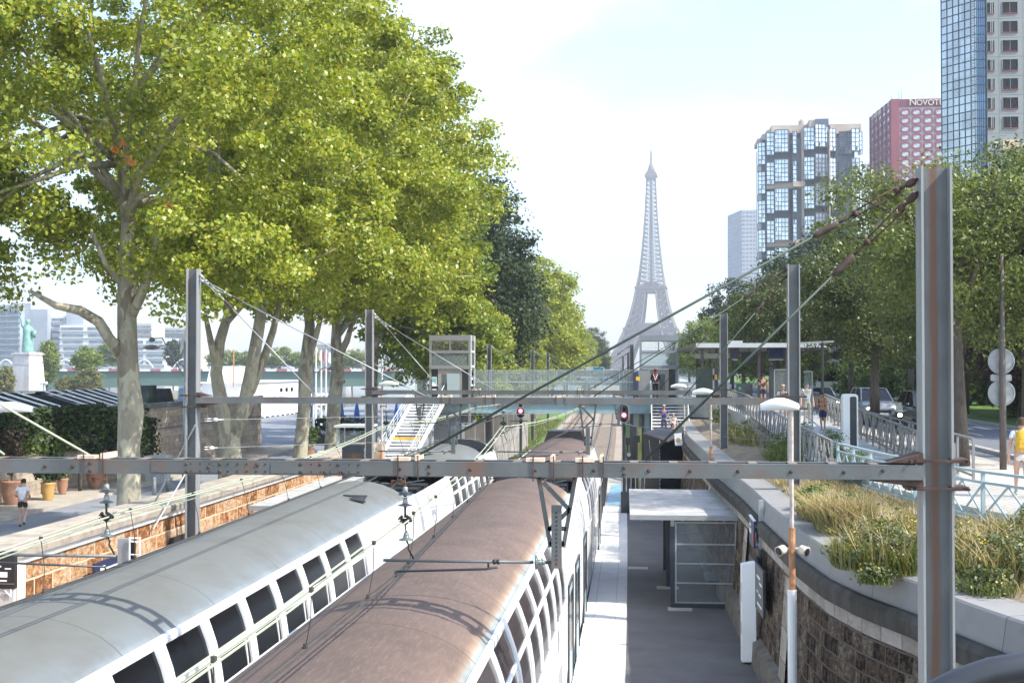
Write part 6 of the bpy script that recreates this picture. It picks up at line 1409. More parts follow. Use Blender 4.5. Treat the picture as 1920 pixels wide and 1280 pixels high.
R3 = dup(R2, (8.7, 88, 4.27), 'street tree standing behind the station canopy right end', 2.1)
R4 = dup(R2, (11.2, 50, 4.27), 'street tree whose crown overlaps the nearest portal pole top', 4.0, (.95, .95, 1.05))
R4b = dup(R2, (12.3, 44, 4.27), 'street tree leaning out of the right edge of the picture', 1.0, (1.05, 1.05, 1.1))
GB = 'park trees beyond the street'
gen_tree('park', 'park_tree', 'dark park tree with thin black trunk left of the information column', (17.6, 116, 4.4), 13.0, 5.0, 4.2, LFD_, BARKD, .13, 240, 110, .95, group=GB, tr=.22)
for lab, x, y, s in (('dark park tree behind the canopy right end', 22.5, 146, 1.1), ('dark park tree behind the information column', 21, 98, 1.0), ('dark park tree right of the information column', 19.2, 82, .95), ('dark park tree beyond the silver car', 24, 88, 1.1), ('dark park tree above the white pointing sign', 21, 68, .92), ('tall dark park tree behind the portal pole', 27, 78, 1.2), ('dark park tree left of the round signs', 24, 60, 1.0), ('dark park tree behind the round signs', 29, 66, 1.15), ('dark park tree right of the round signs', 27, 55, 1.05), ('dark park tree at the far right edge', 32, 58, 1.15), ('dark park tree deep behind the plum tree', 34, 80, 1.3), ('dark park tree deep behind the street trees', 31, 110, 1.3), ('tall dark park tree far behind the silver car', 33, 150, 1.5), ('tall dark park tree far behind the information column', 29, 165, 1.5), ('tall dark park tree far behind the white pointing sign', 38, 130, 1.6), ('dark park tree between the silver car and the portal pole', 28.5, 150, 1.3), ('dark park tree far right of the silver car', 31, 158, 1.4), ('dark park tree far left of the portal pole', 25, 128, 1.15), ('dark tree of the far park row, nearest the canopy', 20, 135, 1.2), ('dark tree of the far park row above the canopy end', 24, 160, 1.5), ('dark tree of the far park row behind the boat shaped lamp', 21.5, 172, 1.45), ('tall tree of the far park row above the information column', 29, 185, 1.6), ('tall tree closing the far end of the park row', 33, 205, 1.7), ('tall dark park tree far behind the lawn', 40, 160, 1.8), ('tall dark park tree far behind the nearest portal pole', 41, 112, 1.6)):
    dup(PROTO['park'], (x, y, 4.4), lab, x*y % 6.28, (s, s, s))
gen_tree('plum', 'plum_tree', 'purple brown plum tree behind the round signs', (20.2, 74, 4.4), 7.2, 3.6, 2.9, LFP, BARKD, .1, 190, 100, .75, tr=.15)
dup(PROTO['plum'], (21.5, 62, 4.4), 'second purple brown plum tree at the right edge', 2.0, .95)
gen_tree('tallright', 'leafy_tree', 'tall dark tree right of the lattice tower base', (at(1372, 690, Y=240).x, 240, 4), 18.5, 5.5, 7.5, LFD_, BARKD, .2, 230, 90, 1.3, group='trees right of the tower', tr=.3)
gen_tree('paleright', 'leafy_tree', 'pale green tree above the station canopy', (at(1428, 690, Y=165).x, 165, 4), 11.0, 4.6, 4.6, LF2, BARKD, .16, 210, 90, 1.1, group='trees right of the tower', tr=.25)
for lab, px, ty, Y, pk, h0 in (('pale green tree between the right lift and the tall dark tree', 1330, 592, 215, 'paleright', 11.0), ('small pale tree just right of the right lift', 1293, 625, 260, 'paleright', 11.0), ('pale green tree right of the tall dark tree', 1395, 575, 190, 'paleright', 11.0), ('dark tree behind the portal pole above the canopy', 1470, 545, 150, 'tallright', 18.5), ('pale tree behind the second portal right pole', 1490, 600, 130, 'paleright', 11.0), ('darker tree low behind the right lift', 1268, 655, 330, 'tallright', 18.5)):
    x, zt = back(px, Y, ty); s = (zt-4)/h0; dup(PROTO[pk], (x, Y, 4), lab, px % 6, s)
# shrubs and hedges beyond the street
def shrub(name, label, base, r, lmat, leaf, n, per, cat='shrub', group=None, key=None, rc=None, wid=.6, kind=None):
    x, y, z = base; t = thing(name, label, cat, base, 0, group)
    m = MB()
    for i in range(6): a = i*1.05; m.tube([(x, y, z-.1), (x+.3*r[0]*math.cos(a), y+.3*r[1]*math.sin(a), z+r[2]*.7), (x+.6*r[0]*math.cos(a), y+.6*r[1]*math.sin(a), z+r[2]*1.3)], [.04, .03, .012], 5)
    m.build('stem', BARKD, t)
    P, O = crown_points([((x, y, z+r[2]*.95), r, 1)], n, rc or r[2]*.45, per, .1); link_mesh('foliage', leaf_mesh('foliage', P, O, leaf, wid), lmat, t)
    if key: PROTO[key] = t
    return t
shrub('shrub', 'bright green bush behind the silver car', (19.6, 92, 4.4), (2.4, 2, 1.5), LFH, .12, 60, 90, key='bush', group='bushes along the park')
for lab, x, y, s in (('sunlit bush left of the silver car', 18.4, 104, .9), ('bush low beneath the plum tree', 20.5, 66, 1.0), ('bush at the right edge beside the lawn', 22, 52, 1.1), ('bush behind the white pointing sign', 21, 76, 1.1), ('bush under the dark trees by the round signs', 23, 58, 1.2), ('bush between canopy and boy', 19.5, 122, 1.2), ('pale bush beyond the far lawn', 25, 140, 1.4), ('bush deep behind the silver car', 24.5, 100, 1.4), ('bush deep beneath the dark park trees', 28, 70, 1.5), ('bush beside the farthest lawn edge', 26, 118, 1.3)): dup(PROTO['bush'], (x, y, 4.4), lab, x, s)
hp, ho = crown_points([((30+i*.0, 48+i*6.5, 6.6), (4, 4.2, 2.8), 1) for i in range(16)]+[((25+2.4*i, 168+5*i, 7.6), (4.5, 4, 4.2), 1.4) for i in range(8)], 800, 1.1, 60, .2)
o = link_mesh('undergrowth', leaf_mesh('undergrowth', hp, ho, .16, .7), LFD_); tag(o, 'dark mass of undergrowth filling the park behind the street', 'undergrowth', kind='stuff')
# ---- weeds in the planter
def blades(n, c, r, h, mat_, spread=.5, w=.012):
    n = int(n); V = np.zeros((n, 6, 3)); th = RNG.random(n)*6.283; q = RNG.random(n)**.5
    bx = c[0]+r[0]*q*np.cos(th); by = c[1]+r[1]*q*np.sin(th); ln = h*(.5+.7*RNG.random(n)); ta = RNG.random(n)*6.283; le = spread*ln*RNG.random(n)
    dx, dy = np.cos(ta), np.sin(ta)
    for k, (u, ww) in enumerate(((0, 1), (.55, .8), (1, .15))):
        px_, py_, pz = bx+dx*le*u**2, by+dy*le*u**2, c[2]+ln*u*(1-.25*u*spread)
        V[:, 2*k] = np.stack([px_-dy*w*ww, py_+dx*w*ww, pz], 1); V[:, 2*k+1] = np.stack([px_+dy*w*ww, py_-dx*w*ww, pz], 1)
    F = np.array([[0, 1, 3, 2], [2, 3, 5, 4]]); idx = (np.arange(n)[:, None, None]*6+F[None]).reshape(-1)
    me = bpy.data.meshes.new('blades'); me.vertices.add(6*n); me.vertices.foreach_set('co', V.astype(np.float32).ravel()); me.loops.add(8*n); me.loops.foreach_set('vertex_index', idx.astype(np.int32)); me.polygons.add(2*n)
    me.polygons.foreach_set('loop_start', np.arange(0, 8*n, 4, dtype=np.int32)); me.polygons.foreach_set('loop_total', np.full(2*n, 4, np.int32)); me.update(calc_edges=True); return me
STRAW = leaf_mat('straw', [(.36, .29, .15), (.45, .37, .20), (.30, .25, .12)], .3, .7); GBL = leaf_mat('green_blades', [(.09, .15, .03), (.15, .20, .05), (.22, .24, .07), (.32, .28, .12)], .35, .6); WEED = leaf_mat('weed_leaves', [(.06, .11, .02), (.11, .17, .035), (.16, .21, .05)], .35, .5); BLOOM = leaf_mat('yellow_blooms', [(.62, .45, .03), (.70, .55, .06)], .2)
FERN = leaf_mat('dusty_leaves', [(.07, .10, .035), (.12, .15, .05), (.17, .19, .08)], .3)
def weed(label, px, py, z, r, h, kinds, cat='weed', group='weeds in the planter behind the coping'):
    p = at(px, py, z=z); t = thing('weed_clump', label, cat, p, 0, group); q = (p.x, p.y, z-.05)
    for k, n in kinds:
        if k == 'straw': link_mesh('dry_blades', blades(n, q, r, h, None, .95), STRAW, t)
        if k == 'green': link_mesh('green_blades', blades(n, q, r, h*.75, None, 1.15), GBL, t)
        if k in ('leaf', 'fern'):
            P, O = crown_points([((q[0], q[1], q[2]+h*.45), (r[0], r[1], h*.5), 1)], n//40, .16, 40, .1); link_mesh('leaves', leaf_mesh('leaves', P, O, .035, .5), WEED if k == 'leaf' else FERN, t)
        if k == 'bloom':
            P, O = crown_points([((q[0], q[1], q[2]+h*.62), (r[0], r[1], h*.4), 1)], n//4, .1, 4, .3); link_mesh('blooms', leaf_mesh('blooms', P, O, .015, .8), BLOOM, t)
    return t
weed('tall straw coloured grass left of the nearest portal pole', 1580, 985, 4.1, (.5, 1.0), .75, (('straw', 1500), ('green', 300), ('leaf', 500)))
weed('dry grass fringe beside the coping bend', 1530, 965, 4.08, (.35, .8), .5, (('straw', 700), ('leaf', 900)))
weed('leafy green plant below the front beam', 1525, 950, 4.08, (.3, .6), .55, (('leaf', 2400), ('green', 200)))
weed('big yellow flowered weed spilling over the coping', 1655, 1055, 4.06, (.75, 1.0), .75, (('green', 1500), ('fern', 3000), ('bloom', 300), ('straw', 350)))
weed('feathery weed leaning against the portal pole', 1705, 1040, 4.08, (.55, .7), .85, (('green', 800), ('straw', 900), ('fern', 700), ('bloom', 80)))
weed('yellow dotted weed right of the portal pole', 1800, 1055, 4.08, (.5, .6), .7, (('green', 800), ('fern', 1200), ('bloom', 110), ('straw', 500)))
weed('bushy green weed at the right edge', 1885, 1085, 4.08, (.6, .7), .75, (('fern', 2800), ('green', 500), ('bloom', 100), ('straw', 350)))
weed('low weed creeping on the right coping', 1850, 1105, 4.05, (.35, .5), .35, (('fern', 900), ('bloom', 60), ('green', 300)))
weed('reddish stalked weed behind the right pole', 1905, 1030, 4.1, (.5, .8), .8, (('fern', 1500), ('straw', 300), ('green', 700)))
weed('straw tussock outside the right edge near the curved wall', 2010, 1080, 4.1, (.7, .9), .7, (('straw', 900), ('fern', 1200), ('green', 500)))
weed('leafy weed outside the right edge below the blue railing', 2120, 1040, 4.1, (.8, .9), .7, (('green', 900), ('fern', 1500), ('straw', 300)))
weed('small tuft trailing over the coping edge', 1640, 1085, 3.98, (.22, .3), .25, (('fern', 600), ('green', 300), ('bloom', 60)))
weed('green bush growing below the ramp railing', 1470, 862, 4.1, (.6, 2.2), 1.0, (('leaf', 2600), ('green', 500)))
weed('leafy shrub under the boat shaped lamp head', 1500, 852, 4.1, (.45, 1.2), 1.25, (('leaf', 2600), ('green', 300)))
weed('pale leafy sapling beside the information column', 1560, 868, 4.1, (.45, .8), 1.15, (('leaf', 1500), ('fern', 500)))
weed('second pale sapling in front of the blue railing end', 1600, 888, 4.1, (.5, .7), .8, (('leaf', 1500), ('green', 300)))
weed('dense weeds along the coping beside the rusty lamp post', 1390, 826, 4.1, (.6, 4), .9, (('leaf', 2600), ('green', 700), ('straw', 200)))
weed('brownish bramble at the far end of the planter', 1345, 790, 4.1, (.5, 5), 1.0, (('fern', 2600), ('leaf', 900)))
weed('dark weeds under the pale blue approach beam', 1330, 765, 4.1, (.5, 5), .9, (('leaf', 2000),))
mp = []
me = blades(16000, (5, 25, 4.02), (.1, .1), .16, None, .7, .008)
V = np.zeros(len(me.vertices)*3); me.vertices.foreach_get('co', V); V = V.reshape(-1, 6, 3); n = len(V)
yy = RNG.random(n)*26+13; xx = np.array([W(y)+.65+(RL(y)-W(y)-.8)*RNG.random() for y in yy]); V[:, :, 0] += (xx-5)[:, None]; V[:, :, 1] += (yy-25)[:, None]; V[:, :, 2] += .05
me.vertices.foreach_set('co', V.ravel()); o = link_mesh('ground_cover', me, STRAW); tag(o, 'thin dry ground cover of the planter soil', 'grass', kind='stuff')
# trackside grass blades beyond the footbridge
me = blades(14000, (0, 0, 0), (.1, .1), .35, None, .6, .02); V = np.zeros(len(me.vertices)*3); me.vertices.foreach_get('co', V); V = V.reshape(-1, 6, 3); n = len(V)
yy = 58+RNG.random(n)**1.5*120; xx = -12.2+RNG.random(n)*3.4+np.array([cv(y) for y in yy]); V[:, :, 0] += xx[:, None]; V[:, :, 1] += yy[:, None]
me.vertices.foreach_set('co', V.ravel()); o = link_mesh('tall_grass', me, GBL); tag(o, 'tall grass on the left side of the tracks', 'grass', kind='stuff')
# ================================================================= left quay
PAVW = stone_mat('pavilion_stone', [(.30, .25, .20), (.40, .34, .28), (.46, .41, .34)], 1.3, .38, (.24, .20, .16), .012, attr='uvw', nsc=2.5, bst=.3)
pv = thing('pavilion', 'low stone riverside pavilion with dark pergola roof behind the big trunk', 'building', (-31, 60, 1.3))
zt = 4.75; ye = at(490, 800, x=-27).y
grid_obj('wall', [[(-27, y, 1.2), (-27, y, zt)] for y in lin(34, ye, 12)], PAVW, pv, smooth=False)
grid_obj('end_wall', [[(x, ye, 1.2), (x, ye, zt)] for x in lin(-27, -38, 5)], PAVW, pv, smooth=False)
MB().box(-27.15, -26.9, 34, ye+.1, zt, zt+.28).build('parapet_cap', pm('slate_cap', (.13, .14, .15), .6), pv)
MB().box(-27.02, -26.96, 34, ye, 3.55, 3.62).build('string_course', pm('slate_cap', (.13, .14, .15), .6), pv)
MB().box(-38, -27.2, 34, ye-.2, zt-.3, zt-.1).build('roof', pm('pavilion_roof', (.05, .055, .06), .6), pv)
for k, (y0, y1) in enumerate(((48, 62), (64, 72))):
    m = MB().mat(0).prism([(-27.4, y0, zt+.2), (-30.0, y0, zt+1.0), (-36, y0, zt+.35)], (0, .25, 0)).prism([(-27.4, y1, zt+.2), (-30.0, y1, zt+1.0), (-36, y1, zt+.35)], (0, .25, 0)).box(-30.2, -29.9, y0, y1, zt+.9, zt+1.05)
    m.build('pergola_frame', BLACK, pv)
    y = y0+.5
    while y < y1:
        MB().bar((-27.45, y, zt+.30), (-30.0, y, zt+1.07), .20, .05).build('pergola_slat', WHITE, pv); y += 1.3
for i, (px0, px1, py0, py1, lab, mt) in enumerate(((261, 278, 722, 752, 'dark green plant box on the pavilion roof right of the trunk', pm('box_green', (.03, .05, .045), .4)), (280, 312, 728, 752, 'long dark casing on the pavilion roof beside the plant box', CHAR), (333, 358, 727, 750, 'pale blue domed casing on the roof left of the portal pole', pm('casing_blue', (.22, .34, .48), .5)))):
    a, b = at(px0, py1, x=-31), at(px1, py0, x=-31); y0 = (a.y+b.y)/2; a, b = at(px0, py1, Y=y0), at(px1, py0, Y=y0)
    m = MB(); w2 = b.x-a.x; h = b.z-zt+.05
    m.prism([(a.x, y0, zt-.1), (b.x, y0, zt-.1), (b.x-(.05 if i < 1 else .25*w2), y0, b.z), (a.x+.05, y0, b.z)], (0, 1.6, 0)); m.build('roof_casing', mt, None, lab, 'casing', bevel=.04)
# ivy, pots, bollards
P, O = [], []
def ivy(y0, y1, z0, z1, n, dense=1):
    k = n; y = y0+(y1-y0)*RNG.random(k); z = z0+(z1-z0)*RNG.random(k)**.7
    return np.stack([-27+.05+.35*RNG.random(k)**2*1.5, y, z], 1)
ti = thing('ivy', 'dark ivy hanging over the pavilion wall at the left', 'ivy', (-26.8, 56, 2))
ya, yb = at(0, 800, x=-27).y, at(205, 800, x=-27).y
for y0, y1, z0, z1, n in ((ya-4, yb-1, 3.75, 5.2, 3300), (ya, ya+6, 3.1, 3.9, 600), (yb-6, yb+4, 3.0, 5.0, 1700), (yb-1, yb+6, 1.6, 4.2, 1900), (ya+4.3, ya+5.2, 1.8, 3.4, 250)):
    p = ivy(y0, y1, z0, z1, n); link_mesh('foliage', leaf_mesh('foliage', p, np.tile([1., -.3, 0], (len(p), 1)), .11, .75), LFD_ if n > 1700 else LFH, ti)
TERR = pm('terracotta', (.36, .20, .13), .8, 0, .15, 4); OCH = pm('ochre_glaze', (.50, .31, .10), .5, 0, .12, 4)
def pot(label, px, pyb, h, r, mat, plant, leafm):
    p = at(px, pyb, z=1.304); t = thing('potted_plant', label, 'potted plant', p, 0, 'pots along the pavilion wall')
    MB().lathe([(r*.62, 0), (r*.68, .04), (r*.95, h*.55), (r*.98, h*.85), (r*1.08, h*.9), (r*1.1, h), (r*.95, h), (r*.9, h-.08), (.01, h-.08)], p, 18).build('pot', mat, t, smooth=True)
    m = MB().tube([(p.x, p.y, p.z+h-.1), (p.x+.05, p.y, p.z+h+plant[1]*.9)], [.05, .02], 6); m.build('stem', BARKD, t)
    Q, O = crown_points([((p.x, p.y, p.z+h+plant[1]*.75), (plant[0], plant[0], plant[1]*.7), 1)], 26, plant[0]*.45, 60, .1); link_mesh('foliage', leaf_mesh('foliage', Q, O, .07, .6), leafm, t)
pot('terracotta pot with reddish brown shrub behind the jogger', 21, 945, 1.0, .42, TERR, (.45, 1.7), LFP)
pot('ochre yellow glazed urn with dark shrub right of the jogger', 90, 937, .76, .29, OCH, (.6, .9), LFD_)
pot('slim pale terracotta pot right of the yellow urn', 117, 926, .72, .24, TERR, (.35, .7), LFH)
pot('round terracotta pot left of the big trunk', 178, 915, .75, .4, TERR, (.5, 1.1), LFD_)
pot('terracotta pot with slim cypress left of the tall lamp', 325, 868, .9, .4, TERR, (.32, 2.6), LFD_)
pot('terracotta pot with low plant under the anchor wires', 308, 868, .8, .4, TERR, (.5, .6), LFD_)
pot('small pot with clipped bush by the white box', 578, 858, .7, .4, TERR, (.6, 1.0), LFH)
for px, pyt, pyb, lab in ((201, 907, 950, 'grey bollard on the quay left of the big trunk'), (289, 893, 927, 'dark grey bollard right of the big trunk'), (315, 888, 920, 'grey bollard left of the tall lamp'), (150, 868, 925, 'timber post in front of the pavilion wall')):
    p = at(px, pyb, z=1.18); h = (pyb-pyt)/(2500/p.y)
    tag(MB().lathe([(.09, 0), (.085, h-.05), (.05, h)], p, 12).build('bollard', GALV if 'timber' not in lab else BARKD, None, smooth=True), lab, 'bollard', 'bollards on the quay')
a = at(296, 905, z=1.2); tag(MB().box(a.x-.5, a.x+.5, a.y-.4, a.y+.4, 1.17, 2.5).box(a.x-.55, a.x+.55, a.y-.45, a.y+.45, 2.503, 2.58).build('utility_cabinet', pm('cabinet_grey', (.42, .44, .45), .5)), 'grey utility cabinet on the quay behind the guy rods', 'cabinet')
a = at(566, 872, z=1.2); a2 = at(570, 850, Y=a.y)
tag(MB().box(a.x+1, a.x+1.4, a.y-.2, a.y+.2, 1.17, 2.0).box(a.x+.97, a.x+1.43, a.y-.23, a.y+.23, 2.003, 2.06).build('white_box', WHITE), 'small white box beside the leaning trunk', 'box')
# quay lamps
def cobra(label, px, pyb, pyt, heads, lm=GALV):
    p = at(px, pyb, z=1.17); z = at(px, pyt, Y=p.y).z; t = thing('street_lamp', label, 'street lamp', p, 0, 'lamps on the quay')
    MB().tube([(p.x, p.y, 1.17), (p.x, p.y, 2.3), (p.x, p.y, z)], [.14, .11, .075], 10).build('pole', lm, t, smooth=True)
    for dx, z0, zh, ln in heads:
        s = 1 if dx > 0 else -1
        MB().tube([(p.x, p.y, z0), (p.x+dx*.4, p.y, z0+(zh-z0)*.55), (p.x+dx*.75, p.y, zh+.12), (p.x+dx, p.y, zh+.1)], .035, 8).build('arm', lm, t, smooth=True)
        rr = []
        for i in range(9):
            u = i/8; w = .05+.17*math.sin(math.pi*min(1, u*.9+.08)); x = p.x+dx+s*u*ln; h = .04+.13*math.sin(math.pi*u)
            rr.append([(x, p.y-w, zh), (x, p.y-w*.6, zh+h), (x, p.y+w*.6, zh+h), (x, p.y+w, zh), (x, p.y, zh-h*.5)])
        MB().rows(rr, close=True).build('lamp_head', pm('lamp_grey', (.20, .19, .18), .4), t, smooth=True)
p_ = at(346, 905, z=1.17); zz = lambda py: at(346, py, Y=p_.y).z
cobra('tall quay lamp with drooping arms left of the second portal pole', 346, 905, 640, ((-1.35, zz(690), zz(652), .85), (-1.6, zz(710), zz(638), .3)))
tt = [o for o in bpy.data.objects if o.get('label', '').startswith('tall quay lamp')][0]
MB().prism([at(338, 665, Y=p_.y), at(345, 650, Y=p_.y), at(349, 625, Y=p_.y), at(348, 612, Y=p_.y), at(343, 628, Y=p_.y), at(337, 655, Y=p_.y)], (0, .05, 0)).build('banner', WHITE, tt)
cobra('slim quay lamp pole standing in front of the leaning tree', 587, 858, 690, ((.9, at(587, 700, Y=at(587, 858, z=1.17).y).z, at(587, 692, Y=at(587, 858, z=1.17).y).z, .6),))
cobra('quay lamp with arm reaching left behind the third portal pole', 716, 838, 672, ((-1.1, at(716, 690, Y=at(716, 838, z=1.17).y).z, at(716, 680, Y=at(716, 838, z=1.17).y).z, .7),))
# glass kiosk
t = thing('glass_kiosk', 'small glass roofed kiosk between the two gnarled trunks', 'kiosk', (at(660, 820, Y=70).x, 70, 1.17))
a, b = at(630, 850, Y=70), at(690, 797, Y=70)
m = MB(); m.box(a.x-.1, b.x+.1, 69.9, 72.1, b.z-.12, b.z); m.build('roof', pm('kiosk_roof', (.50, .54, .53), .4), t)
for x in (a.x, b.x-.06):
    for y in (70, 71.9): MB().box(x, x+.06, y, y+.06, 1.17, b.z-.12).build('post', GALV, t)
MB().box(a.x+.06, b.x-.06, 70.01, 70.03, 1.5, b.z-.3).build('glass_front', RAILG, t); MB().box(a.x+.7, a.x+1.0, 70.5, 70.7, 1.2, 3.4).build('machine', CHAR, t)
# boat
t = thing('passenger_boat', 'white moored passenger boat behind the plane trees', 'boat', (-49, 172, -1.2))
m = MB(); yy = lin(140, 205, 18); rr = []
for y in yy:
    u = (y-140)/65; w = 3.4*math.sin(math.pi*min(1, .12+u*.95))**.4; rr.append([(-49-w, y, 1.6+.6*(u-.5)**2*4), (-49-w*.85, y, -1.6), (-49+w*.85, y, -1.6), (-49+w, y, 1.6+.6*(u-.5)**2*4), (-49-w, y, 1.6+.6*(u-.5)**2*4)])
m.rows(rr); BOATW = pm('boat_white', (.80, .81, .82), .4, 0, .03, .3); m.build('hull', BOATW, t, smooth=True)
MB().box(-51.8, -46.2, 146, 200, 1.6, 3.0).box(-52, -46, 145, 200.5, 3.0, 3.12).build('lower_cabin', BOATW, t)
MB().box(-51.4, -46.6, 152, 178, 3.12, 5.2).box(-51.6, -46.4, 150, 179, 5.2, 5.35).build('upper_cabin', BOATW, t)
MB().prism([(-50.8, 152, 5.35), (-47.2, 152, 5.35), (-47.4, 152.6, 7.2), (-50.6, 152.6, 7.2)], (0, 6, 0)).build('wheelhouse', BOATW, t)
for i in range(22): MB().box(-45.75, -45.6, 147.5+i*2.3, 148.6+i*2.3, .35, 1.1).build('window', GLASSD, t)
for i in range(3): MB().box(-46.6, -46.57, 168.5+i*2.6, 169.6+i*2.6, 3.9, 4.4).build('window', GLASSD, t)
MB().tube([(-46.0, 140, -.4), (-45.4, 160, -.2), (-45.3, 195, -.3)], .3, 8).build('fender_rail', GREYP, t)
tag(MB().tube([at(438, 726, Y=150), at(438, 655, Y=150)], .08, 8).build('mast', pm('orange_mast', (.55, .27, .10), .6)), 'thin orange mast seen between the forked stems', 'mast')
# flags and umbrellas
FC = [pm('flag_yellow', (.66, .60, .42), .7), pm('flag_red', (.6, .25, .28), .7), SIGNWHITE]
for px, pyt, i in ((592, 650, 0), (602, 655, 1), (611, 655, 2)):
    p = at(px, 800, Y=130); z = at(px, pyt, Y=130).z; t = thing('flagpole', ['white flagpole with yellow flag, leftmost of three', 'white flagpole with red flag in the middle of three', 'white flagpole with white flag, rightmost of three'][i], 'flagpole', (p.x, 130, 1.17), 0, 'flagpoles by the river')
    MB().tube([(p.x, 130, 1.17), (p.x, 130, z)], [.12, .07], 8).build('pole', WHITE, t)
    rr = [[(p.x+.08+u*.5, 130+.12*math.sin(u*6+i), z-.1-u*.35), (p.x+.08+u*.4, 130+.12*math.sin(u*6+i), z-1.0-u*.45)] for u in (0, .25, .5, .75, 1)]
    MB().rows(rr).build('flag', FC[i], t)
BLU = pm('umbrella_blue', (.05, .16, .50), .7)
for px, py, lab in ((581, 748, 'closed blue parasol left of the gnarled trunk'), (640, 752, 'closed blue parasol right of the gnarled trunk'), (669, 752, 'leaning blue parasol behind the glass kiosk'), (744, 752, 'closed blue parasol left of the white stairs')):
    Y = 104; p = at(px, py, Y=Y); t = thing('parasol', lab, 'parasol', (p.x, Y, 1.17), 0, 'blue parasols on the quay terrace')
    MB().tube([(p.x, Y, 1.17), (p.x, Y, p.z+.2)], .035, 6).build('pole', GALV, t); MB().lathe([(.16, p.z-1.6), (.26, p.z-1.5), (.2, p.z-.8), (.05, p.z+.1)], (p.x, Y, 0), 10).build('canopy', BLU, t, smooth=True)
for px, lab in ((600, 'planter trough with shrub left on the terrace'), (632, 'planter trough with shrub by the gnarled trunk'), (655, 'planter trough with tall shrub behind kiosk'), (682, 'planter trough with shrub beside third portal pole')):
    Y = 101; p = at(px, 790, Y=Y); t = thing('planter', lab, 'planter', (p.x, Y, 1.17), 0, 'planter troughs round the terrace')
    MB().box(p.x-.6, p.x+.6, Y-.3, Y+.3, 1.17, 1.85).build('trough', BARKD, t); Q, O = crown_points([((p.x, Y, 2.5), (.7, .5, .9), 1)], 22, .3, 40, .1); link_mesh('foliage', leaf_mesh('foliage', Q, O, .1, .6), LFD_, t)
# barrier wall at the left of the tracks
t = thing('noise_barrier', 'dark panelled barrier on a low graffitied wall left of the tracks', 'fence', (-9.4, 84, 0))
grid_obj('wall', [[(-9.3+cv(y), y, -.2), (-9.3+cv(y), y, 2.2), (-9.6+cv(y), y, 2.25)] for y in lin(70, 118, 10)], pm('graffiti_wall', (.30, .29, .27), .9, 0, .3, 1.0, 0, 30, (.10, .10, .11), 1.3, .8), t, smooth=False)
for i in range(8):
    y = 72+i*5.2; MB().bar((-9.42+cv(y), y, 2.2), (-9.42+cv(y), y, 3.95), .14, .14).build('post', GREYP, t)
    MB().box(-9.46+cv(y+2.6), -9.40+cv(y+2.6), y+.2, y+5, 2.35, 3.75).build('panel', pm('barrier_panel', (.075, .07, .06), .7, 0, .4, 4), t)
    m = MB(); m.bar((-9.38+cv(y), y+.1, 3.8), (-9.38+cv(y), y+5.1, 3.8), .06, .08); m.build('rail', GREYP, t)
# road bridge far down the line with traffic
t = thing('road_bridge', 'grey road bridge crossing the tracks far beyond the footbridge', 'bridge', (-6, 250, 0))
a, b = at(1030, 700, Y=250).x, at(1196, 700, Y=250).x
MB().box(a-12, b+6, 250, 258, 3.8, 4.6).build('deck', GREYP, t); m = MB()
for i in range(32): x = a-12+(b-a+18)*i/31; m.box(x-.05, x+.05, 250, 250.1, 4.6, 5.5)
m.box(a-12, b+6, 250, 250.1, 5.45, 5.55).box(a-12, b+6, 250, 250.1, 5.0, 5.07); m.build('railing', GREYP, t)
for x in (a-6, -5.6+cv(250)*0-5, b+3): MB().box(x-.6, x+.6, 251, 257, -.3, 3.8).build('pier', CONC, t)
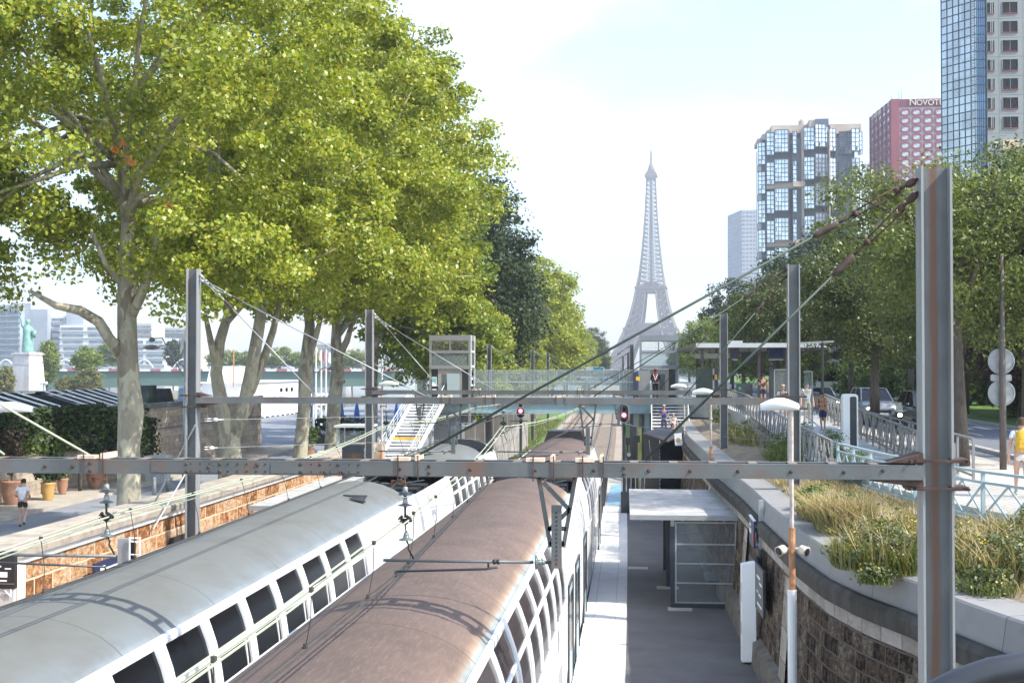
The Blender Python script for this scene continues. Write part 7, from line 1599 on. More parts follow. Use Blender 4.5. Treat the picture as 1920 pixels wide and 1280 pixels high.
# ================================================================= vehicles
TYRE = pm('tyre', (.02, .02, .02), .8); RIMM = pm('rim_metal', (.4, .41, .42), .3, .8); HEADL = glow('headlight_on', (1, .97, .9), 5); TAIL = pm('tail_lamp', (.4, .02, .02), .3); PLATE = pm('plate_white', (.7, .7, .68), .5)
def paint(n, c): return pm(n, c, .25, .35, .06, 1)
WSH = pm('windscreen', (.02, .026, .03), .12, 0, .2, 1)
def car(label, loc, rz, col, h=1.0, L=1.0, lit=True, group='cars on the street'):
    t = thing('parked_car' if False else 'car', label, 'car', loc, rz, group)
    ST = [(-2.2, .66, .42, .74), (-2.12, .80, .28, .90), (-1.85, .88, .22, .97), (-1.0, .91, .2, 1.06), (0, .92, .2, 1.06), (1.2, .92, .2, 1.08), (1.85, .89, .24, 1.08), (2.12, .82, .32, 1.0), (2.2, .72, .48, .86)]
    rr = []
    for y, w, zb, zt in ST:
        zb, zt, y = zb*h, zt*h, y*L; half = [(w*.86, zb), (w, zb+.14), (w*1.0, (zb+zt)/2), (w*.97, zt-.12), (w*.84, zt-.01), (w*.4, zt+.02)]
        rr.append([(x, y, z) for x, z in half] + [(-x, y, z) for x, z in half[::-1]])
    m = MB().rows(rr, close=True); n = len(rr[0]); m.add(rr[0], [tuple(range(n))]); m.add(rr[-1], [tuple(reversed(range(n)))]); m.build('body', col, t, world=False, smooth=True)
    zb, zt = 1.05*h, 1.60*h
    g = [(.82, -1.02), (.82, 2.0)]; k = [(.62, -.28), (.62, 1.45)]
    B = [(-.80, -1.05*L, zb-.02), (.80, -1.05*L, zb-.02), (.80, 2.02*L, zb-.02), (-.80, 2.02*L, zb-.02)]; T = [(-.62, -.25*L, zt), (.62, -.25*L, zt), (.62, 1.5*L, zt), (-.62, 1.5*L, zt)]
    for nm, idx in (('windscreen', (0, 1)), ('side_window', (1, 2)), ('rear_window', (2, 3)), ('side_window', (3, 0))):
        i, j = idx; MB().add([B[i], B[j], T[j], T[i]], [(0, 1, 2, 3)]).build(nm, WSH if nm == 'windscreen' else GLASSD, t, world=False)
    MB().prism([(-.63, -.3*L, zt-.01), (.63, -.3*L, zt-.01), (.63, 1.55*L, zt-.01), (-.63, 1.55*L, zt-.01)], (0, 0, .05)).build('roof', col, t, world=False, bevel=.02)
    for b, q in zip(B, T): MB().bar(b, q, .07, .07).build('pillar', col, t, world=False)
    for s in (-1, 1): MB().bar((s*.82, .45*L, zb), (s*.64, .5*L, zt), .06, .08).build('pillar', col, t, world=False)
    for s in (-1, 1):
        for y in (-1.38, 1.32):
            w = MB().lathe([(.2, -.1), (.33, -.11), (.345, -.06), (.345, .06), (.33, .11), (.2, .1)], (s*.83, y*L, .345), 18, (1, 0, 0)).build('wheel', TYRE, t, world=False, smooth=True)
            MB().lathe([(.2, 0), (.18, .02), (.05, .03)], (s*.935, y*L, .345), 12, (s, 0, 0)).build('rim', RIMM, w, world=False)
        MB().ball((s*.63, -2.12*L, .74*h), (.17, .06, .075), 12, 6).build('headlight', HEADL if lit else GALV, t, world=False, smooth=True)
        MB().ball((s*.68, 2.14*L, .86*h), (.13, .05, .08), 10, 6).build('tail_light', TAIL, t, world=False)
        MB().ball((s*1.0, -.72*L, 1.12*h), (.11, .07, .075), 10, 6).build('mirror', col, t, world=False, smooth=True)
    MB().box(-.42, .42, -2.23*L, -2.12*L, .52*h, .68*h).box(-.6, .6, -2.2*L, -2.1*L, .28*h, .42*h).build('grille', BLACK, t, world=False)
    MB().box(-.26, .26, -2.255*L, -2.235*L, .45*h, .55*h).build('number_plate', PLATE, t, world=False); return t
p = at(1650, 797, z=4.13); car('silver grey off road car with lit headlights behind the street tree', (p.x, p.y+2.2, 4.13), .06, paint('paint_silver', (.30, .33, .36)), 1.12, 1.02)
p = at(1546, 776, z=4.13); car('pale car partly hidden behind the orange shirted child', (p.x, p.y+2.2, 4.13), .06, paint('paint_pale', (.42, .47, .50)), 1.0)
p = at(1757, 815, z=4.13); car('dark car hidden behind the nearest portal pole', (p.x, p.y+2.2, 4.13), .06, paint('paint_dark', (.05, .055, .06)), 1.12, 1.02)
BC = 6.36
for px, c, lab in ((447, (.55, .62, .68), 'pale blue car on the green bridge between the forked stems'), (404, (.6, .6, .62), 'white car on the green bridge behind the second portal pole'), (540, (.7, .7, .7), 'white car on the green bridge left of the leaning tree'), (202, (.45, .5, .55), 'grey car on the green bridge left of the big trunk')):
    x = far(px, D5+4).x; car(lab, (x, D5+4, BC), R(90), paint('paint_%d' % px, c), .95, .95, False, 'cars on the green bridge')
def van(label, cat, px, Y, z, w, h, l, col, band, rz=R(90)):
    x = at(px, 690, Y=Y).x; t = thing(cat.replace(' ', '_'), label, cat, (x, Y, z), rz)
    MB().prism([(-w/2, -l/2, .35), (-w/2, -l/2-.0, 1.2), (-w/2, -l/2+.5, h*.95), (-w/2, -l/2+.9, h), (-w/2, l/2, h), (-w/2, l/2, .35)], (w, 0, 0)).build('body', col, t, world=False, bevel=.06)
    for s in (-1, 1):
        MB().box(s*(w/2+.005)-.005, s*(w/2+.005)+.005, -l/2+1.2, l/2-.4, h*.55, h*.74).build('side_window', GLASSD, t, world=False)
        MB().box(s*(w/2+.008)-.005, s*(w/2+.008)+.005, -l/2+.7, -l/2+2.6, .5, h*.98).build('band', band, t, world=False)
        for y in (-l/2+1.0, l/2-1.2): MB().lathe([(.2, -.12), (.4, -.12), (.4, .12), (.2, .12)], (s*(w/2-.12), y, .4), 14, (1, 0, 0)).build('wheel', TYRE, t, world=False)
    MB().prism([(-w/2+.15, -l/2-.01, 1.25), (w/2-.15, -l/2-.01, 1.25), (w/2-.2, -l/2+.47, h*.92), (-w/2+.2, -l/2+.47, h*.92)], (0, -.01, 0)).build('windscreen', GLASSD, t, world=False); return t
TEAL = pm('teal_paint', (.06, .42, .48), .4)
van('white and teal bus on the far road bridge', 'bus', 1106, 253, 4.61, 2.5, 2.6, 6.5, WHITE, TEAL)
van('small white van on the far road bridge right of the bus', 'van', 1150, 255, 4.61, 2.0, 2.1, 5, WHITE, GREYP)
van('white lorry seen far between the park trees', 'lorry', 1545, 150, 4.3, 2.5, 3.6, 7, WHITE, GREYP, 0)
x = at(1165, 690, Y=252).x; car('dark car on the far road bridge near the portal mast', (x, 252, 4.61), R(90), paint('paint_navy', (.04, .05, .08)), 1, 1, False, 'cars on the far road bridge')
# scooter
p = at(1681, 815, z=4.13); t = thing('scooter', 'black motor scooter with lit headlight in front of the silver car', 'scooter', (p.x, p.y, 4.13), .05)
for y in (-.6, .62): MB().lathe([(.16, -.06), (.27, -.06), (.28, 0), (.27, .06), (.16, .06)], (0, y, .28), 14, (1, 0, 0)).build('wheel', TYRE, t, world=False, smooth=True)
MB().rows([[(-w, y, z), (w, y, z), (w*.8, y, z+h), (-w*.8, y, z+h)] for y, w, z, h in ((-.62, .12, .5, .35), (-.45, .2, .3, .75), (-.2, .2, .25, .2), (.15, .22, .3, .45), (.6, .2, .45, .35), (.85, .1, .6, .15))], close=True).build('body', BLACK, t, world=False, smooth=True)
MB().ball((0, .3, .83), (.15, .42, .07), 12, 6).build('seat', CHAR, t, world=False); MB().tube([(-.33, -.4, 1.05), (-.12, -.45, 1.0), (.12, -.45, 1.0), (.33, -.4, 1.05)], .02, 6).build('handlebar', CHAR, t, world=False)
MB().ball((0, -.6, .86), (.1, .06, .08), 10, 6).build('headlight', HEADL, t, world=False); MB().prism([(-.17, -.52, 1.0), (.17, -.52, 1.0), (.12, -.42, 1.4), (-.12, -.42, 1.4)], (0, .01, 0)).build('windshield', GLASS, t, world=False)
# street signs
p = at(1881, 880, z=4.27); t = thing('sign_post', 'brown street pole with two grey round sign backs', 'sign post', (p.x, p.y, 4.27)); BRP = pm('pole_brown', (.10, .082, .072), .6)
zt = at(1881, 475, Y=p.y).z; MB().tube([(p.x, p.y, 4.27), (p.x, p.y, 6.6), (p.x, p.y, zt)], [.095, .085, .05], 12).build('pole', BRP, t, smooth=True)
SB = pm('sign_back', (.30, .31, .31), .5, .3, .15, 6, 0, 30, (.42, .42, .41), 5, .5)
for py, r in ((677, .35), (737, .355)): z = at(1881, py, Y=p.y).z; MB().lathe([(r, 0), (r, .03), (r-.03, .035), (r-.03, .015)], (p.x+.0, p.y+.13, z), 32, (0, -1, 0)).box(p.x-.12, p.x+.12, p.y+.08, p.y+.10, z-.12, z-.06).build('round_sign', SB, t)
z = at(1881, 708, Y=p.y).z; MB().prism(rrect(.55, .18, .05, p.y+.12), (0, .04, 0)).build('plate', SB, t)
t.children  # noqa
pl_ = [o for o in kids(t) if o.name.startswith('plate')][0]; pl_.location += Vector((0, 0, z-4.27)) ; pl_.location -= Vector((-p.x*0, 0, -4.27*0))
for v in pl_.data.vertices: v.co += Vector((p.x-0, 0, 4.27))-Vector((0, 0, 4.27))+Vector((0, 0, 4.27))
p = at(1708, 800, z=4.13); a, b = at(1703, 772, Y=p.y), at(1713, 735, Y=p.y); t = thing('traffic_light', 'slim pole with black signal box and white arrow shaped panel', 'traffic light', (p.x, p.y, 4.13))
MB().tube([(p.x+.1, p.y, 4.13), (p.x+.1, p.y, at(1712, 690, Y=p.y).z)], .05, 8).build('pole', BRP, t)
z0, z1 = a.z, b.z; MB().prism([(p.x-.02, p.y-.1, z0), (p.x+.12, p.y-.1, z0), (p.x-.0, p.y-.1, z1-.28), (p.x+.04, p.y-.1, z1), (p.x-.16, p.y-.1, z1), (p.x-.16, p.y-.1, z1-.2), (p.x-.24, p.y-.1, z1-.28)], (0, .03, 0)).build('arrow_panel', WHITE, t)
z = at(1711, 706, Y=p.y).z; MB().box(p.x-.1, p.x+.14, p.y-.15, p.y+.1, z-.35, z+.35).build('signal_box', BLACK, t)
for px, py0, lab in ((1542, 640, 'thin dark street lamp post left of the information column'),):
    p = at(px, 765, z=4.27); zt = at(px, 640, Y=60).z; x = at(px, 700, Y=60).x; t = thing('street_lamp', lab, 'street lamp', (x, 60, 4.3))
    MB().tube([(x, 60, 4.3), (x, 60, zt)], .07, 8).build('pole', BLACK, t); MB().bar((x-1.4, 60, zt-.1), (x+.5, 60, zt), .12, .08).build('arm', GREYP, t)
t = thing('glass_shelter', 'narrow glass shelter panel beside the second portal right pole', 'shelter', (at(1517, 760, Y=54).x, 54, 4.5))
a, b = at(1508, 800, Y=54), at(1523, 698, Y=54); MB().mat(0).box(a.x, b.x, 54, 54.02, 4.6, b.z).mat(1).box(a.x-.02, b.x+.02, 53.97, 54.05, b.z, b.z+.06).box(b.x-.03, b.x+.02, 53.97, 54.05, 4.5, b.z-.002).build('panel', [GLASS, GREYP], t)
a, b = at(1370, 690, Y=44), 0
# ================================================================= people
SKINS = {'light': pm('skin_light', (.50, .31, .23), .6, 0, .08, 9), 'tan': pm('skin_tan', (.38, .22, .15), .6, 0, .08, 9), 'dark': pm('skin_dark', (.05, .03, .022), .55, 0, .08, 9)}
EYE = pm('eye_dark', (.02, .015, .012), .3); LIP = pm('lip', (.30, .11, .09), .6)
def cloth(n, c): return pm('cloth_'+n, c, .85, 0, .12, 9, .2, 60)
def skin(name, nodes, edges, mat, parent, sub=2, root=0):
    me = bpy.data.meshes.new('sk'); me.from_pydata([n[0] for n in nodes], edges, []); o = bpy.data.objects.new('sk', me); COL.objects.link(o)
    md = o.modifiers.new('s', 'SKIN'); md.use_smooth_shade = True
    for i, n in enumerate(nodes):
        r = n[1] if hasattr(n[1], '__len__') else (n[1], n[1]); d = me.skin_vertices[0].data[i]; d.radius = r; d.use_root = (i == root)
    if sub: sb = o.modifiers.new('b', 'SUBSURF'); sb.levels = sub; sb.render_levels = sub
    out = bpy.data.meshes.new_from_object(o.evaluated_get(bpy.context.evaluated_depsgraph_get())); bpy.data.objects.remove(o)
    q = bpy.data.objects.new(name, out); COL.objects.link(q); out.materials.clear(); out.materials.append(mat); out.shade_smooth(); q.parent = parent; return q
J0 = dict(pelvis=(0, 0, .95), spine=(0, .01, 1.13), chest=(0, .0, 1.33), neck=(0, .0, 1.48), head=(0, -.02, 1.60), top=(0, -.01, 1.69),
    shL=(.18, 0, 1.41), elL=(.25, .03, 1.13), wrL=(.27, -.06, .89), haL=(.27, -.09, .80), shR=(-.18, 0, 1.41), elR=(-.25, .03, 1.13), wrR=(-.27, -.06, .89), haR=(-.27, -.09, .80),
    hiL=(.09, 0, .90), knL=(.10, -.03, .50), anL=(.10, .02, .09), toL=(.12, -.14, .04), hiR=(-.09, 0, .90), knR=(-.10, -.03, .50), anR=(-.10, .02, .09), toR=(-.12, -.14, .04))
RD = dict(pelvis=(.15, .11), spine=(.135, .10), chest=(.155, .105), neck=.052, head=(.078, .092), top=(.066, .075), shL=.062, elL=.042, wrL=.028, haL=.034, shR=.062, elR=.042, wrR=.028, haR=.034,
    hiL=.092, knL=.058, anL=.038, toL=.034, hiR=.092, knR=.058, anR=.038, toR=.034)
def person(label, loc, rz, h, sk, top, bottom, hair, pose=None, sleeves=.55, legs=.62, shoes=(.05, .05, .06), long_hair=0, cap=None, fat=1.0, extra=None):
    """continuous skinned body; shirt, trousers, shoes and hair are its children. faces -Y at rz 0; sleeves / legs: how far down the limb the cloth runs"""
    t = thing('person', label, 'person', loc, rz); s = h/1.75; J = {k: Vector(v) for k, v in J0.items()}
    for k, v in (pose or {}).items(): J[k] = Vector(v)
    def nr(k, add=0):
        r = RD[k]; r = r if hasattr(r, '__len__') else (r, r); f = fat if k in ('pelvis', 'spine', 'chest') else 1; return ((r[0]*f+add)*s, (r[1]*f+add)*s)
    names = list(J0); ix = {k: i for i, k in enumerate(names)}; nodes = [(J[k]*s, nr(k)) for k in names]
    E = [('pelvis', 'spine'), ('spine', 'chest'), ('chest', 'neck'), ('neck', 'head'), ('head', 'top')]
    for d in 'LR': E += [('chest', 'sh'+d), ('sh'+d, 'el'+d), ('el'+d, 'wr'+d), ('wr'+d, 'ha'+d), ('pelvis', 'hi'+d), ('hi'+d, 'kn'+d), ('kn'+d, 'an'+d), ('an'+d, 'to'+d)]
    edges = [(ix[a], ix[b]) for a, b in E]
    for d in 'LR':      # five unequal, slightly curled fingers
        w, a = J['wr'+d], J['ha'+d]; f = (a-w).normalized(); sd = f.cross(Vector((0, 1, .2))).normalized(); bk = sd.cross(f)
        for k, (o_, ln) in enumerate(((-.030, .062), (-.010, .075), (.010, .072), (.030, .056))):
            p1 = a+sd*o_+f*.03; p2 = p1+f*ln*.55+bk*.012; p3 = p2+f*ln*.4+bk*.03
            i0 = len(nodes); nodes += [(p1*s, (.010*s,)*2), (p2*s, (.009*s,)*2), (p3*s, (.007*s,)*2)]; edges += [(ix['ha'+d], i0), (i0, i0+1), (i0+1, i0+2)]
        p1 = w.lerp(a, .6)-sd*.035; p2 = p1+f*.04-sd*.02; i0 = len(nodes); nodes += [(p1*s, (.012*s,)*2), (p2*s, (.009*s,)*2)]; edges += [(ix['ha'+d], i0), (i0, i0+1)]
    b = skin('body', nodes, edges, sk, t)
    H = (J['head']+J['top'])/2*s; m = MB()          # face
    m.mat(0).ball(H+Vector((0, -.092*s, -.02*s)), (.014*s, .022*s, .03*s), 8, 6)
    for d in (-1, 1): m.mat(0).ball(H+Vector((d*.083*s, .0, -.015*s)), (.012*s, .022*s, .035*s), 8, 6).mat(1).ball(H+Vector((d*.033*s, -.083*s, .005*s)), (.014*s, .008*s, .008*s), 8, 5)
    m.mat(2).ball(H+Vector((0, -.084*s, -.065*s)), (.026*s, .008*s, .008*s), 8, 5); m.build('face', [sk, EYE, LIP], t, world=False, smooth=True)
    def L(a, b_, u): return J[a].lerp(J[b_], u)*s
    def cl(name, spec, ed, mat): return skin(name, spec, ed, mat, t)
    add = .014
    sp = [(J['pelvis']*s+Vector((0, 0, -.03*s)), nr('pelvis', add)), (J['spine']*s, nr('spine', add)), (J['chest']*s, nr('chest', add)), (J['chest'].lerp(J['neck'], .62)*s, (.075*s, .065*s))]; ed = [(0, 1), (1, 2), (2, 3)]
    for d in 'LR':
        n0 = len(sp); sp.append((J['sh'+d]*s, nr('sh'+d, add))); ed.append((2, n0))
        if sleeves > 0:
            u = min(1, sleeves); sp.append((L('sh'+d, 'el'+d, u), (.058*s, .058*s))); ed.append((n0, n0+1))
            if sleeves > 1: sp.append((L('el'+d, 'wr'+d, sleeves-1), (.042*s, .042*s))); ed.append((n0+1, n0+2))
    cl('shirt', sp, ed, top)
    sp = [(J['pelvis']*s+Vector((0, 0, .04*s)), nr('pelvis', .008)), (J['pelvis']*s+Vector((0, 0, -.04*s)), nr('pelvis', .012))]; ed = [(0, 1)]
    for d in 'LR':
        n0 = len(sp); sp.append((J['hi'+d]*s, nr('hi'+d, .016))); ed.append((1, n0)); u = min(1, legs); sp.append((L('hi'+d, 'kn'+d, u), (.088*s if legs <= 1 else .072*s,)*2)); ed.append((n0, n0+1))
        if legs > 1: sp.append((L('kn'+d, 'an'+d, legs-1), (.055*s,)*2)); ed.append((n0+1, n0+2))
    cl('trousers' if legs > 1 else 'shorts', sp, ed, bottom)
    for d in 'LR': cl('shoe', [(J['an'+d]*s+Vector((0, .04*s, -.035*s)), (.045*s,)*2), (J['an'+d].lerp(J['to'+d], .5)*s, (.045*s, .04*s)), (J['to'+d]*s, (.042*s, .036*s))], [(0, 1), (1, 2)], cloth('shoe%d%d' % (shoes[0]*100, shoes[2]*100), shoes))
    hm = MB(); rr = []
    for i in range(7):
        ph = i/6*math.pi*.5; row = []
        for k in range(14):
            a = 2*math.pi*k/14; fr = -math.sin(a); low = (.055 if fr > .3 else -.03-(long_hair if fr < .2 else long_hair*.5))*s
            z = low+(.118*s-low)*math.sin(ph); q = math.cos(ph*.98)**.55 if i < 6 else .02; row.append(H+Vector((.092*s*q*math.cos(a), .012*s+.104*s*q*math.sin(a), z)))
        rr.append(row)
    hm.rows(rr, close=True); hm.build('hair' if cap is None else 'cap', hair if cap is None else cap, t, world=False, smooth=True)
    if cap is not None:
        MB().prism([H+Vector((x*s, y*s, .035*s)) for x, y in ((-.075, -.07), (.075, -.07), (.06, -.16), (0, -.185), (-.06, -.16))], (0, 0, .012*s)).build('peak', cap, t, world=False)
    return t, J, s
def backpack(label, per, J, s, mat, front=False):
    t = per; M = Matrix.Translation(t.location) @ Matrix.Rotation(t.rotation_euler.z, 4, 'Z'); c = M @ (J['chest']*s+Vector((0, .19*s, -.06*s)))
    o = thing('backpack', label, 'backpack', c, t.rotation_euler.z)
    MB().rows([[(x*w*s, y*d*s, z*s) for x, y in ((-.8, -1), (.8, -1), (1, -.5), (1, .5), (.7, 1), (-.7, 1), (-1, .5), (-1, -.5))] for z, w, d in ((-.24, .11, .05), (-.22, .15, .085), (0, .155, .10), (.14, .14, .08), (.2, .09, .04))], close=True).ball((0, 0, -.2*s), (.13*s, .07*s, .05*s)).ball((0, 0, .18*s), (.1*s, .05*s, .04*s)).build('bag', mat, o, world=False, smooth=True)
    MB().box(-.10*s, .10*s, .09*s, .115*s, -.18*s, -.02*s).build('pocket', mat, o, world=False, bevel=.01)
    for d in (-1, 1): MB().tube([Vector((d*.1*s, -.08*s, .14*s)), Vector((d*.125*s, -.16*s, .2*s)), Vector((d*.125*s, -.30*s, .14*s)), Vector((d*.12*s, -.325*s, -.02*s)), Vector((d*.145*s, -.2*s, -.2*s)), Vector((d*.13*s, -.08*s, -.2*s))], .018*s, 6).build('strap', mat, o, world=False)
    return o
HB = cloth('hair_dark', (.02, .014, .01)); HBR = cloth('hair_brown', (.06, .032, .018)); HGR = cloth('hair_grey', (.45, .44, .42)); HBL = cloth('hair_blond', (.55, .43, .26))
WH = cloth('white', (.72, .72, .72)); NV = cloth('navy', (.02, .03, .09)); BK = cloth('black', (.015, .015, .018))
run = dict(pelvis=(0, 0, .95), chest=(0, -.05, 1.33), neck=(0, -.06, 1.47), head=(0, -.10, 1.58), top=(0, -.11, 1.67), shL=(.18, -.04, 1.40), shR=(-.18, -.04, 1.40), elL=(.25, .08, 1.16), wrL=(.22, -.14, 1.08), haL=(.2, -.22, 1.10), elR=(-.25, .1, 1.16), wrR=(-.22, -.12, 1.06), haR=(-.2, -.2, 1.08),
    knL=(.09, -.02, .5), anL=(.08, .04, .09), toL=(.10, -.11, .04), knR=(-.10, -.06, .5), anR=(-.12, .22, .22), toR=(-.12, .18, .09))
p = at(42, 987, z=1.17); person('jogger in white t-shirt and black shorts running along the quay', p, math.pi+.15, 1.76, SKINS['light'], WH, BK, HB, run, .5, .55, fat=1.12)
walk = dict(knL=(.09, -.12, .51), anL=(.09, -.16, .09), toL=(.1, -.32, .05), knR=(-.09, .0, .5), anR=(-.1, .17, .1), toR=(-.11, .02, .04), elL=(.26, .08, 1.14), wrL=(.29, .1, .9), haL=(.29, .1, .81))
p = at(1916, 931, z=4.27); pr_, J_, s_ = person('woman in white blouse and white shorts walking away at the right edge', p, math.pi-.1, 1.66, SKINS['light'], WH, cloth('white_shorts', (.70, .70, .69)), HBR, walk, .55, .35, (.5, .5, .48), .03)
backpack('yellow backpack on the woman in white at the right edge', pr_, J_, s_, cloth('mustard', (.60, .36, .03)))
lean = dict(chest=(-.02, -.05, 1.31), neck=(-.03, -.08, 1.45), head=(-.03, -.13, 1.55), top=(-.03, -.13, 1.64), shL=(.16, -.08, 1.38), shR=(-.19, -.03, 1.39), elL=(.28, -.28, 1.30), wrL=(.08, -.30, 1.34), haL=(.0, -.28, 1.39), elR=(-.20, -.22, 1.17), wrR=(.04, -.32, 1.17), haR=(.12, -.33, 1.2), knL=(.08, .0, .5), anL=(.07, .03, .09), toL=(.09, -.13, .04), knR=(-.08, -.02, .5), anR=(-.06, .0, .09), toR=(-.08, -.16, .04))
p = at(1543, 810, Y=52); p.z = 4.52; pr_, J_, s_ = person('child in orange t-shirt and navy shorts leaning on the ramp railing', (p.x, 52, 4.57), -.35, 1.52, SKINS['tan'], cloth('orange', (.50, .22, .08)), NV, HB, lean, .45, .85, (.35, .33, .33), 0, None, 1.12)
backpack('black backpack on the child in the orange t-shirt', pr_, J_, s_, BK)
pr_, J_, s_ = person('woman with blond hair in white t-shirt behind the second beam', (at(1468, 760, Y=56).x, 56, 4.62), 0, 1.66, SKINS['light'], WH, cloth('khaki', (.32, .27, .20)), HBL, None, .5, .6, (.3, .3, .3), .05)
backpack('navy strapped backpack on the blond woman in white', pr_, J_, s_, NV)
person('man in pale shirt and beige shorts beside the glass shelter panel', (at(1513, 760, Y=57).x, 57, 4.64), .2, 1.74, SKINS['light'], cloth('pale_grey', (.52, .53, .54)), cloth('beige', (.42, .36, .28)), HBR, None, .5, .75)
gate = dict(elL=(.24, -.05, 1.14), wrL=(.16, -.26, 1.14), haL=(.14, -.34, 1.16))
person('person in brown t-shirt and navy shorts standing at the gates', (at(1431, 740, Y=78.2).x, 78.2, 4.85), math.pi, 1.78, SKINS['tan'], cloth('brown', (.07, .028, .022)), NV, HB, gate, .5, .75)
hands = dict(elL=(.25, .02, 1.13), wrL=(.10, -.17, 1.0), haL=(.02, -.19, .96), elR=(-.25, .02, 1.13), wrR=(-.10, -.17, 1.0), haR=(-.02, -.2, .97))
pr_, J_, s_ = person('station agent in red vest and red cap beside the right lift', (at(1229, 740, Y=82.2).x, 82.2, ZD), 0, 1.8, SKINS['dark'], BK, BK, HB, hands, 1.9, 1.9, (.02, .02, .02), 0, cloth('red_cap', (.45, .03, .05)))
skin('vest', [(J_['pelvis']*s_, (.172*s_, .13*s_)), (J_['spine']*s_, (.16*s_, .125*s_)), (J_['chest']*s_, (.18*s_, .13*s_)), (J_['chest']*s_+Vector((0, 0, .08*s_)), (.13*s_, .1*s_))], [(0, 1), (1, 2), (2, 3)], cloth('red_vest', (.42, .03, .045)), pr_)
m = MB()
for a, b in (((-.13, -.15, 1.42), (-.02, -.165, 1.12)), ((.13, -.15, 1.42), (.02, -.165, 1.12)), ((0, -.165, 1.14), (0, -.16, .9)), ((-.16, -.14, .9), (.16, -.14, .9))): m.bar(Vector(a)*s_, Vector(b)*s_, .035, .012, (0, 1, 0))
m.build('reflective_stripe', SIGNWHITE, pr_, world=False)
def step(Y): u = (Y-71.8)/(YB-.3-71.8); i = round(u*25); return .62+(4.98-.62)*i/25, 71.8+(YB-.3-71.8)*i/25
down = dict(knL=(.09, -.08, .52), anL=(.09, -.02, .10), toL=(.1, -.17, .05), knR=(-.09, -.04, .5), anR=(-.09, .02, .09), toR=(-.1, -.14, .04))
phone = dict(down, elL=(.26, -.02, 1.14), wrL=(.14, -.22, 1.2), haL=(.08, -.27, 1.25), elR=(-.26, -.02, 1.14), wrR=(-.14, -.22, 1.2), haR=(-.08, -.27, 1.25))
for lab, px, Y, h, sk_, tp, bt, hr, ps, sv, lg, lh, cp in (
    ('man in blue polo shirt and jeans coming down the right stairs', 1245, 78.0, 1.78, 'tan', cloth('royal_blue', (.02, .06, .30)), cloth('jeans', (.03, .05, .12)), HGR, phone, .55, 1.9, 0, None),
    ('grey haired woman in white top coming down the right stairs', 1262, 77.1, 1.68, 'light', WH, cloth('pale_blue', (.30, .38, .55)), HGR, down, .4, 1.7, .02, None),
    ('woman with long brown hair in grey top on the right stairs', 1261, 75.9, 1.68, 'tan', cloth('grey_top', (.22, .22, .22)), cloth('dark_grey', (.08, .08, .09)), HBR, down, .0, 1.8, .12, None),
    ('person in red cap and pale shirt lowest on the right stairs', 1236, 75.0, 1.70, 'tan', cloth('cream', (.6, .55, .48)), NV, HB, down, .5, 1.8, 0, cloth('red_cap2', (.35, .08, .08)))):
    z, y = step(Y); person(lab, (at(px, 760, Y=y).x, y-.03, z), 0, h, SKINS[sk_], tp, bt, hr, ps, sv, lg, (.06, .05, .05), lh, cp)
# island trees in the river
def isl(label, px, py0, py1, w, Y, lm, kind):
    a, b = at(px, py1, Y=Y), at(px, py0, Y=Y); h = b.z+1; r = w/2/(2500/Y); x = a.x; t = thing(kind, label, 'tree', (x, Y, -1), 0, 'trees on the island')
    MB().tube([(x, Y, -1.5), (x+.2, Y, h*.4), (x, Y, h*.8)], [.35, .25, .1], 8).build('trunk', BARKD, t)
    if kind == 'willow_tree':
        Q, O = crown_points([((x, Y, b.z-r*.9), (r, r, r*.9), 5), ((x, Y, (a.z+b.z)/2-1), (r*.95, r*.95, (b.z-a.z)*.42), 5)], 160, .9, 60, .5)
    else: Q, O = crown_points([((x, Y, (a.z+b.z)/2), (r, r, (b.z-a.z)*.5), 1)], 150, 1.1, 70, .3)
    link_mesh('crown', leaf_mesh('crown', Q, O, .28, .5), lm, t)
isl('dark tree right of the statue pedestal', 88, 640, 720, 40, 350, LF2, 'leafy_tree')
isl('bright green tree above the willow left of the big trunk', 162, 652, 700, 55, 352, LF2, 'leafy_tree')
isl('drooping willow left of the big trunk', 165, 690, 742, 52, 340, LFW, 'willow_tree')
isl('yellowing low willow left of the drooping willow', 122, 708, 742, 26, 338, LFW, 'willow_tree')
isl('pale willow at the far left edge below the bridge', 5, 688, 745, 40, 335, LFW, 'willow_tree')
isl('pale bank tree behind the big trunk', 205, 640, 690, 50, 520, LF2, 'leafy_tree')
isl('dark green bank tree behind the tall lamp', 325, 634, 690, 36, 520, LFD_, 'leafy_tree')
for px, py, lab in ((420, 655, 'green bank tree behind the forked stems'), (520, 650, 'green bank tree left of the leaning trunk'), (660, 655, 'green bank tree right of the gnarled trunk'), (470, 660, 'low green bank tree between the forked stems'), (570, 660, 'low green bank tree behind the leaning trunk')): isl(lab, px, py, 692, 70, 520, LF2, 'leafy_tree')
isle = MB(); isle.prism([(-185, 330, -3), (-120, 328, -3), (-118, 372, -3), (-185, 372, -3)], (0, 0, 3.6)); isle.build('island', GROUND, kind='structure')
for px, lab in ((82, 'teal twin globe lamp right of the pedestal'),):
    p = at(px, 745, Y=330); t = thing('globe_lamp', lab, 'lamp', (p.x, 330, .6)); MB().tube([(p.x, 330, .6), (p.x, 330, at(px, 718, Y=330).z)], .2, 8).build('pole', pm('teal_post', (.15, .35, .35), .5), t)
    for d in (-1, 1): MB().ball((p.x+d*.6, 330, at(px, 718, Y=330).z), .45, 10, 7).build('globe', WHITE, t, smooth=True)
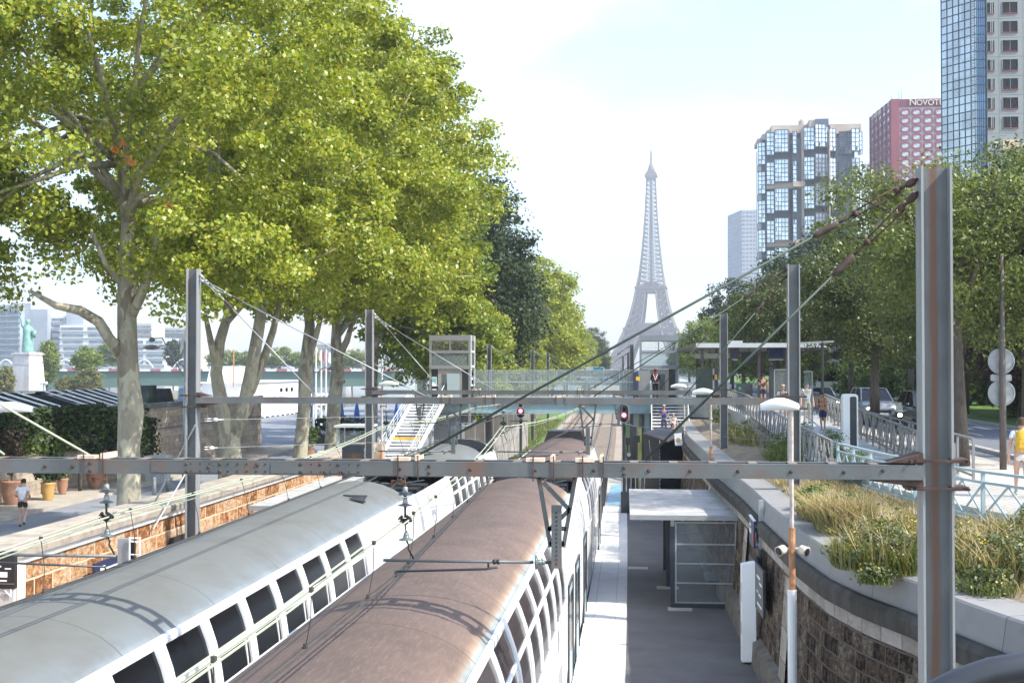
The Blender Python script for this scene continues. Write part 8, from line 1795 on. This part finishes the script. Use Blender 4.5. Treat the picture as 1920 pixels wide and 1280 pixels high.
# ---- haze
hz_m = bpy.data.materials.new('haze'); hz_m.use_nodes = True; hn = hz_m.node_tree; hn.nodes.clear(); ho_ = hn.nodes.new('ShaderNodeOutputMaterial'); pvn = hn.nodes.new('ShaderNodeVolumePrincipled')
pvn.inputs['Color'].default_value = (.86, .91, 1, 1); pvn.inputs['Density'].default_value = HAZE; pvn.inputs['Anisotropy'].default_value = .3; hn.links.new(pvn.outputs[0], ho_.inputs['Volume'])
MB().box(-2650, 2650, -120, 4150, -7.2, 338).build('haze', hz_m, kind='stuff')
# ================================================================= camera, light, world
cam = bpy.data.cameras.new('Camera'); co = bpy.data.objects.new('Camera', cam); COL.objects.link(co)
cam.sensor_width = 36; cam.lens = FPX/1920*36; cam.clip_start = .1; cam.clip_end = 12000
co.location = Vector(CC); co.rotation_euler = (math.pi/2+PH, 0, TH); scene.camera = co
SUN = Vector((.90, -.32, 1.0)).normalized()
sl = bpy.data.lights.new('sun', 'SUN'); sl.energy = 3.0; sl.angle = R(.53); sl.color = (1, .94, .83)
so = bpy.data.objects.new('sun', sl); COL.objects.link(so); so.rotation_euler = (-SUN).to_track_quat('-Z', 'Y').to_euler(); so.location = (60, -20, 80)
w = bpy.data.worlds.new('World'); scene.world = w; w.use_nodes = True; nt = w.node_tree
sk = nt.nodes.new('ShaderNodeTexSky'); sk.sky_type = 'NISHITA'; sk.sun_disc = False
sk.sun_elevation = math.asin(SUN.z); sk.sun_rotation = math.atan2(SUN.x, SUN.y)
sk.air_density = 1.0; sk.dust_density = 1.2; sk.ozone_density = 1.0; sk.altitude = 40
bg = nt.nodes['Background']
tc = nt.nodes.new('ShaderNodeTexCoord'); mp = nt.nodes.new('ShaderNodeMapping'); mp.inputs['Scale'].default_value = (1, 1, 3.5); nt.links.new(tc.outputs['Generated'], mp.inputs['Vector'])
cn_ = nt.nodes.new('ShaderNodeTexNoise'); cn_.inputs['Scale'].default_value = 3.2; cn_.inputs['Detail'].default_value = 6; nt.links.new(mp.outputs[0], cn_.inputs['Vector'])
cr_ = ramp(nt, cn_.outputs['Fac'], [(.48, 0), (.75, .30)])
nt.links.new(mix(nt, sk.outputs[0], (9, 9, 9), cr_), bg.inputs['Color']); bg.inputs['Strength'].default_value = .15
vs = scene.view_settings; vs.view_transform = 'Standard'; vs.look = 'None'; vs.exposure = 1.45; vs.gamma = 1
scene.cycles.max_bounces = 6; scene.cycles.transparent_max_bounces = 12; scene.cycles.volume_bounces = 0
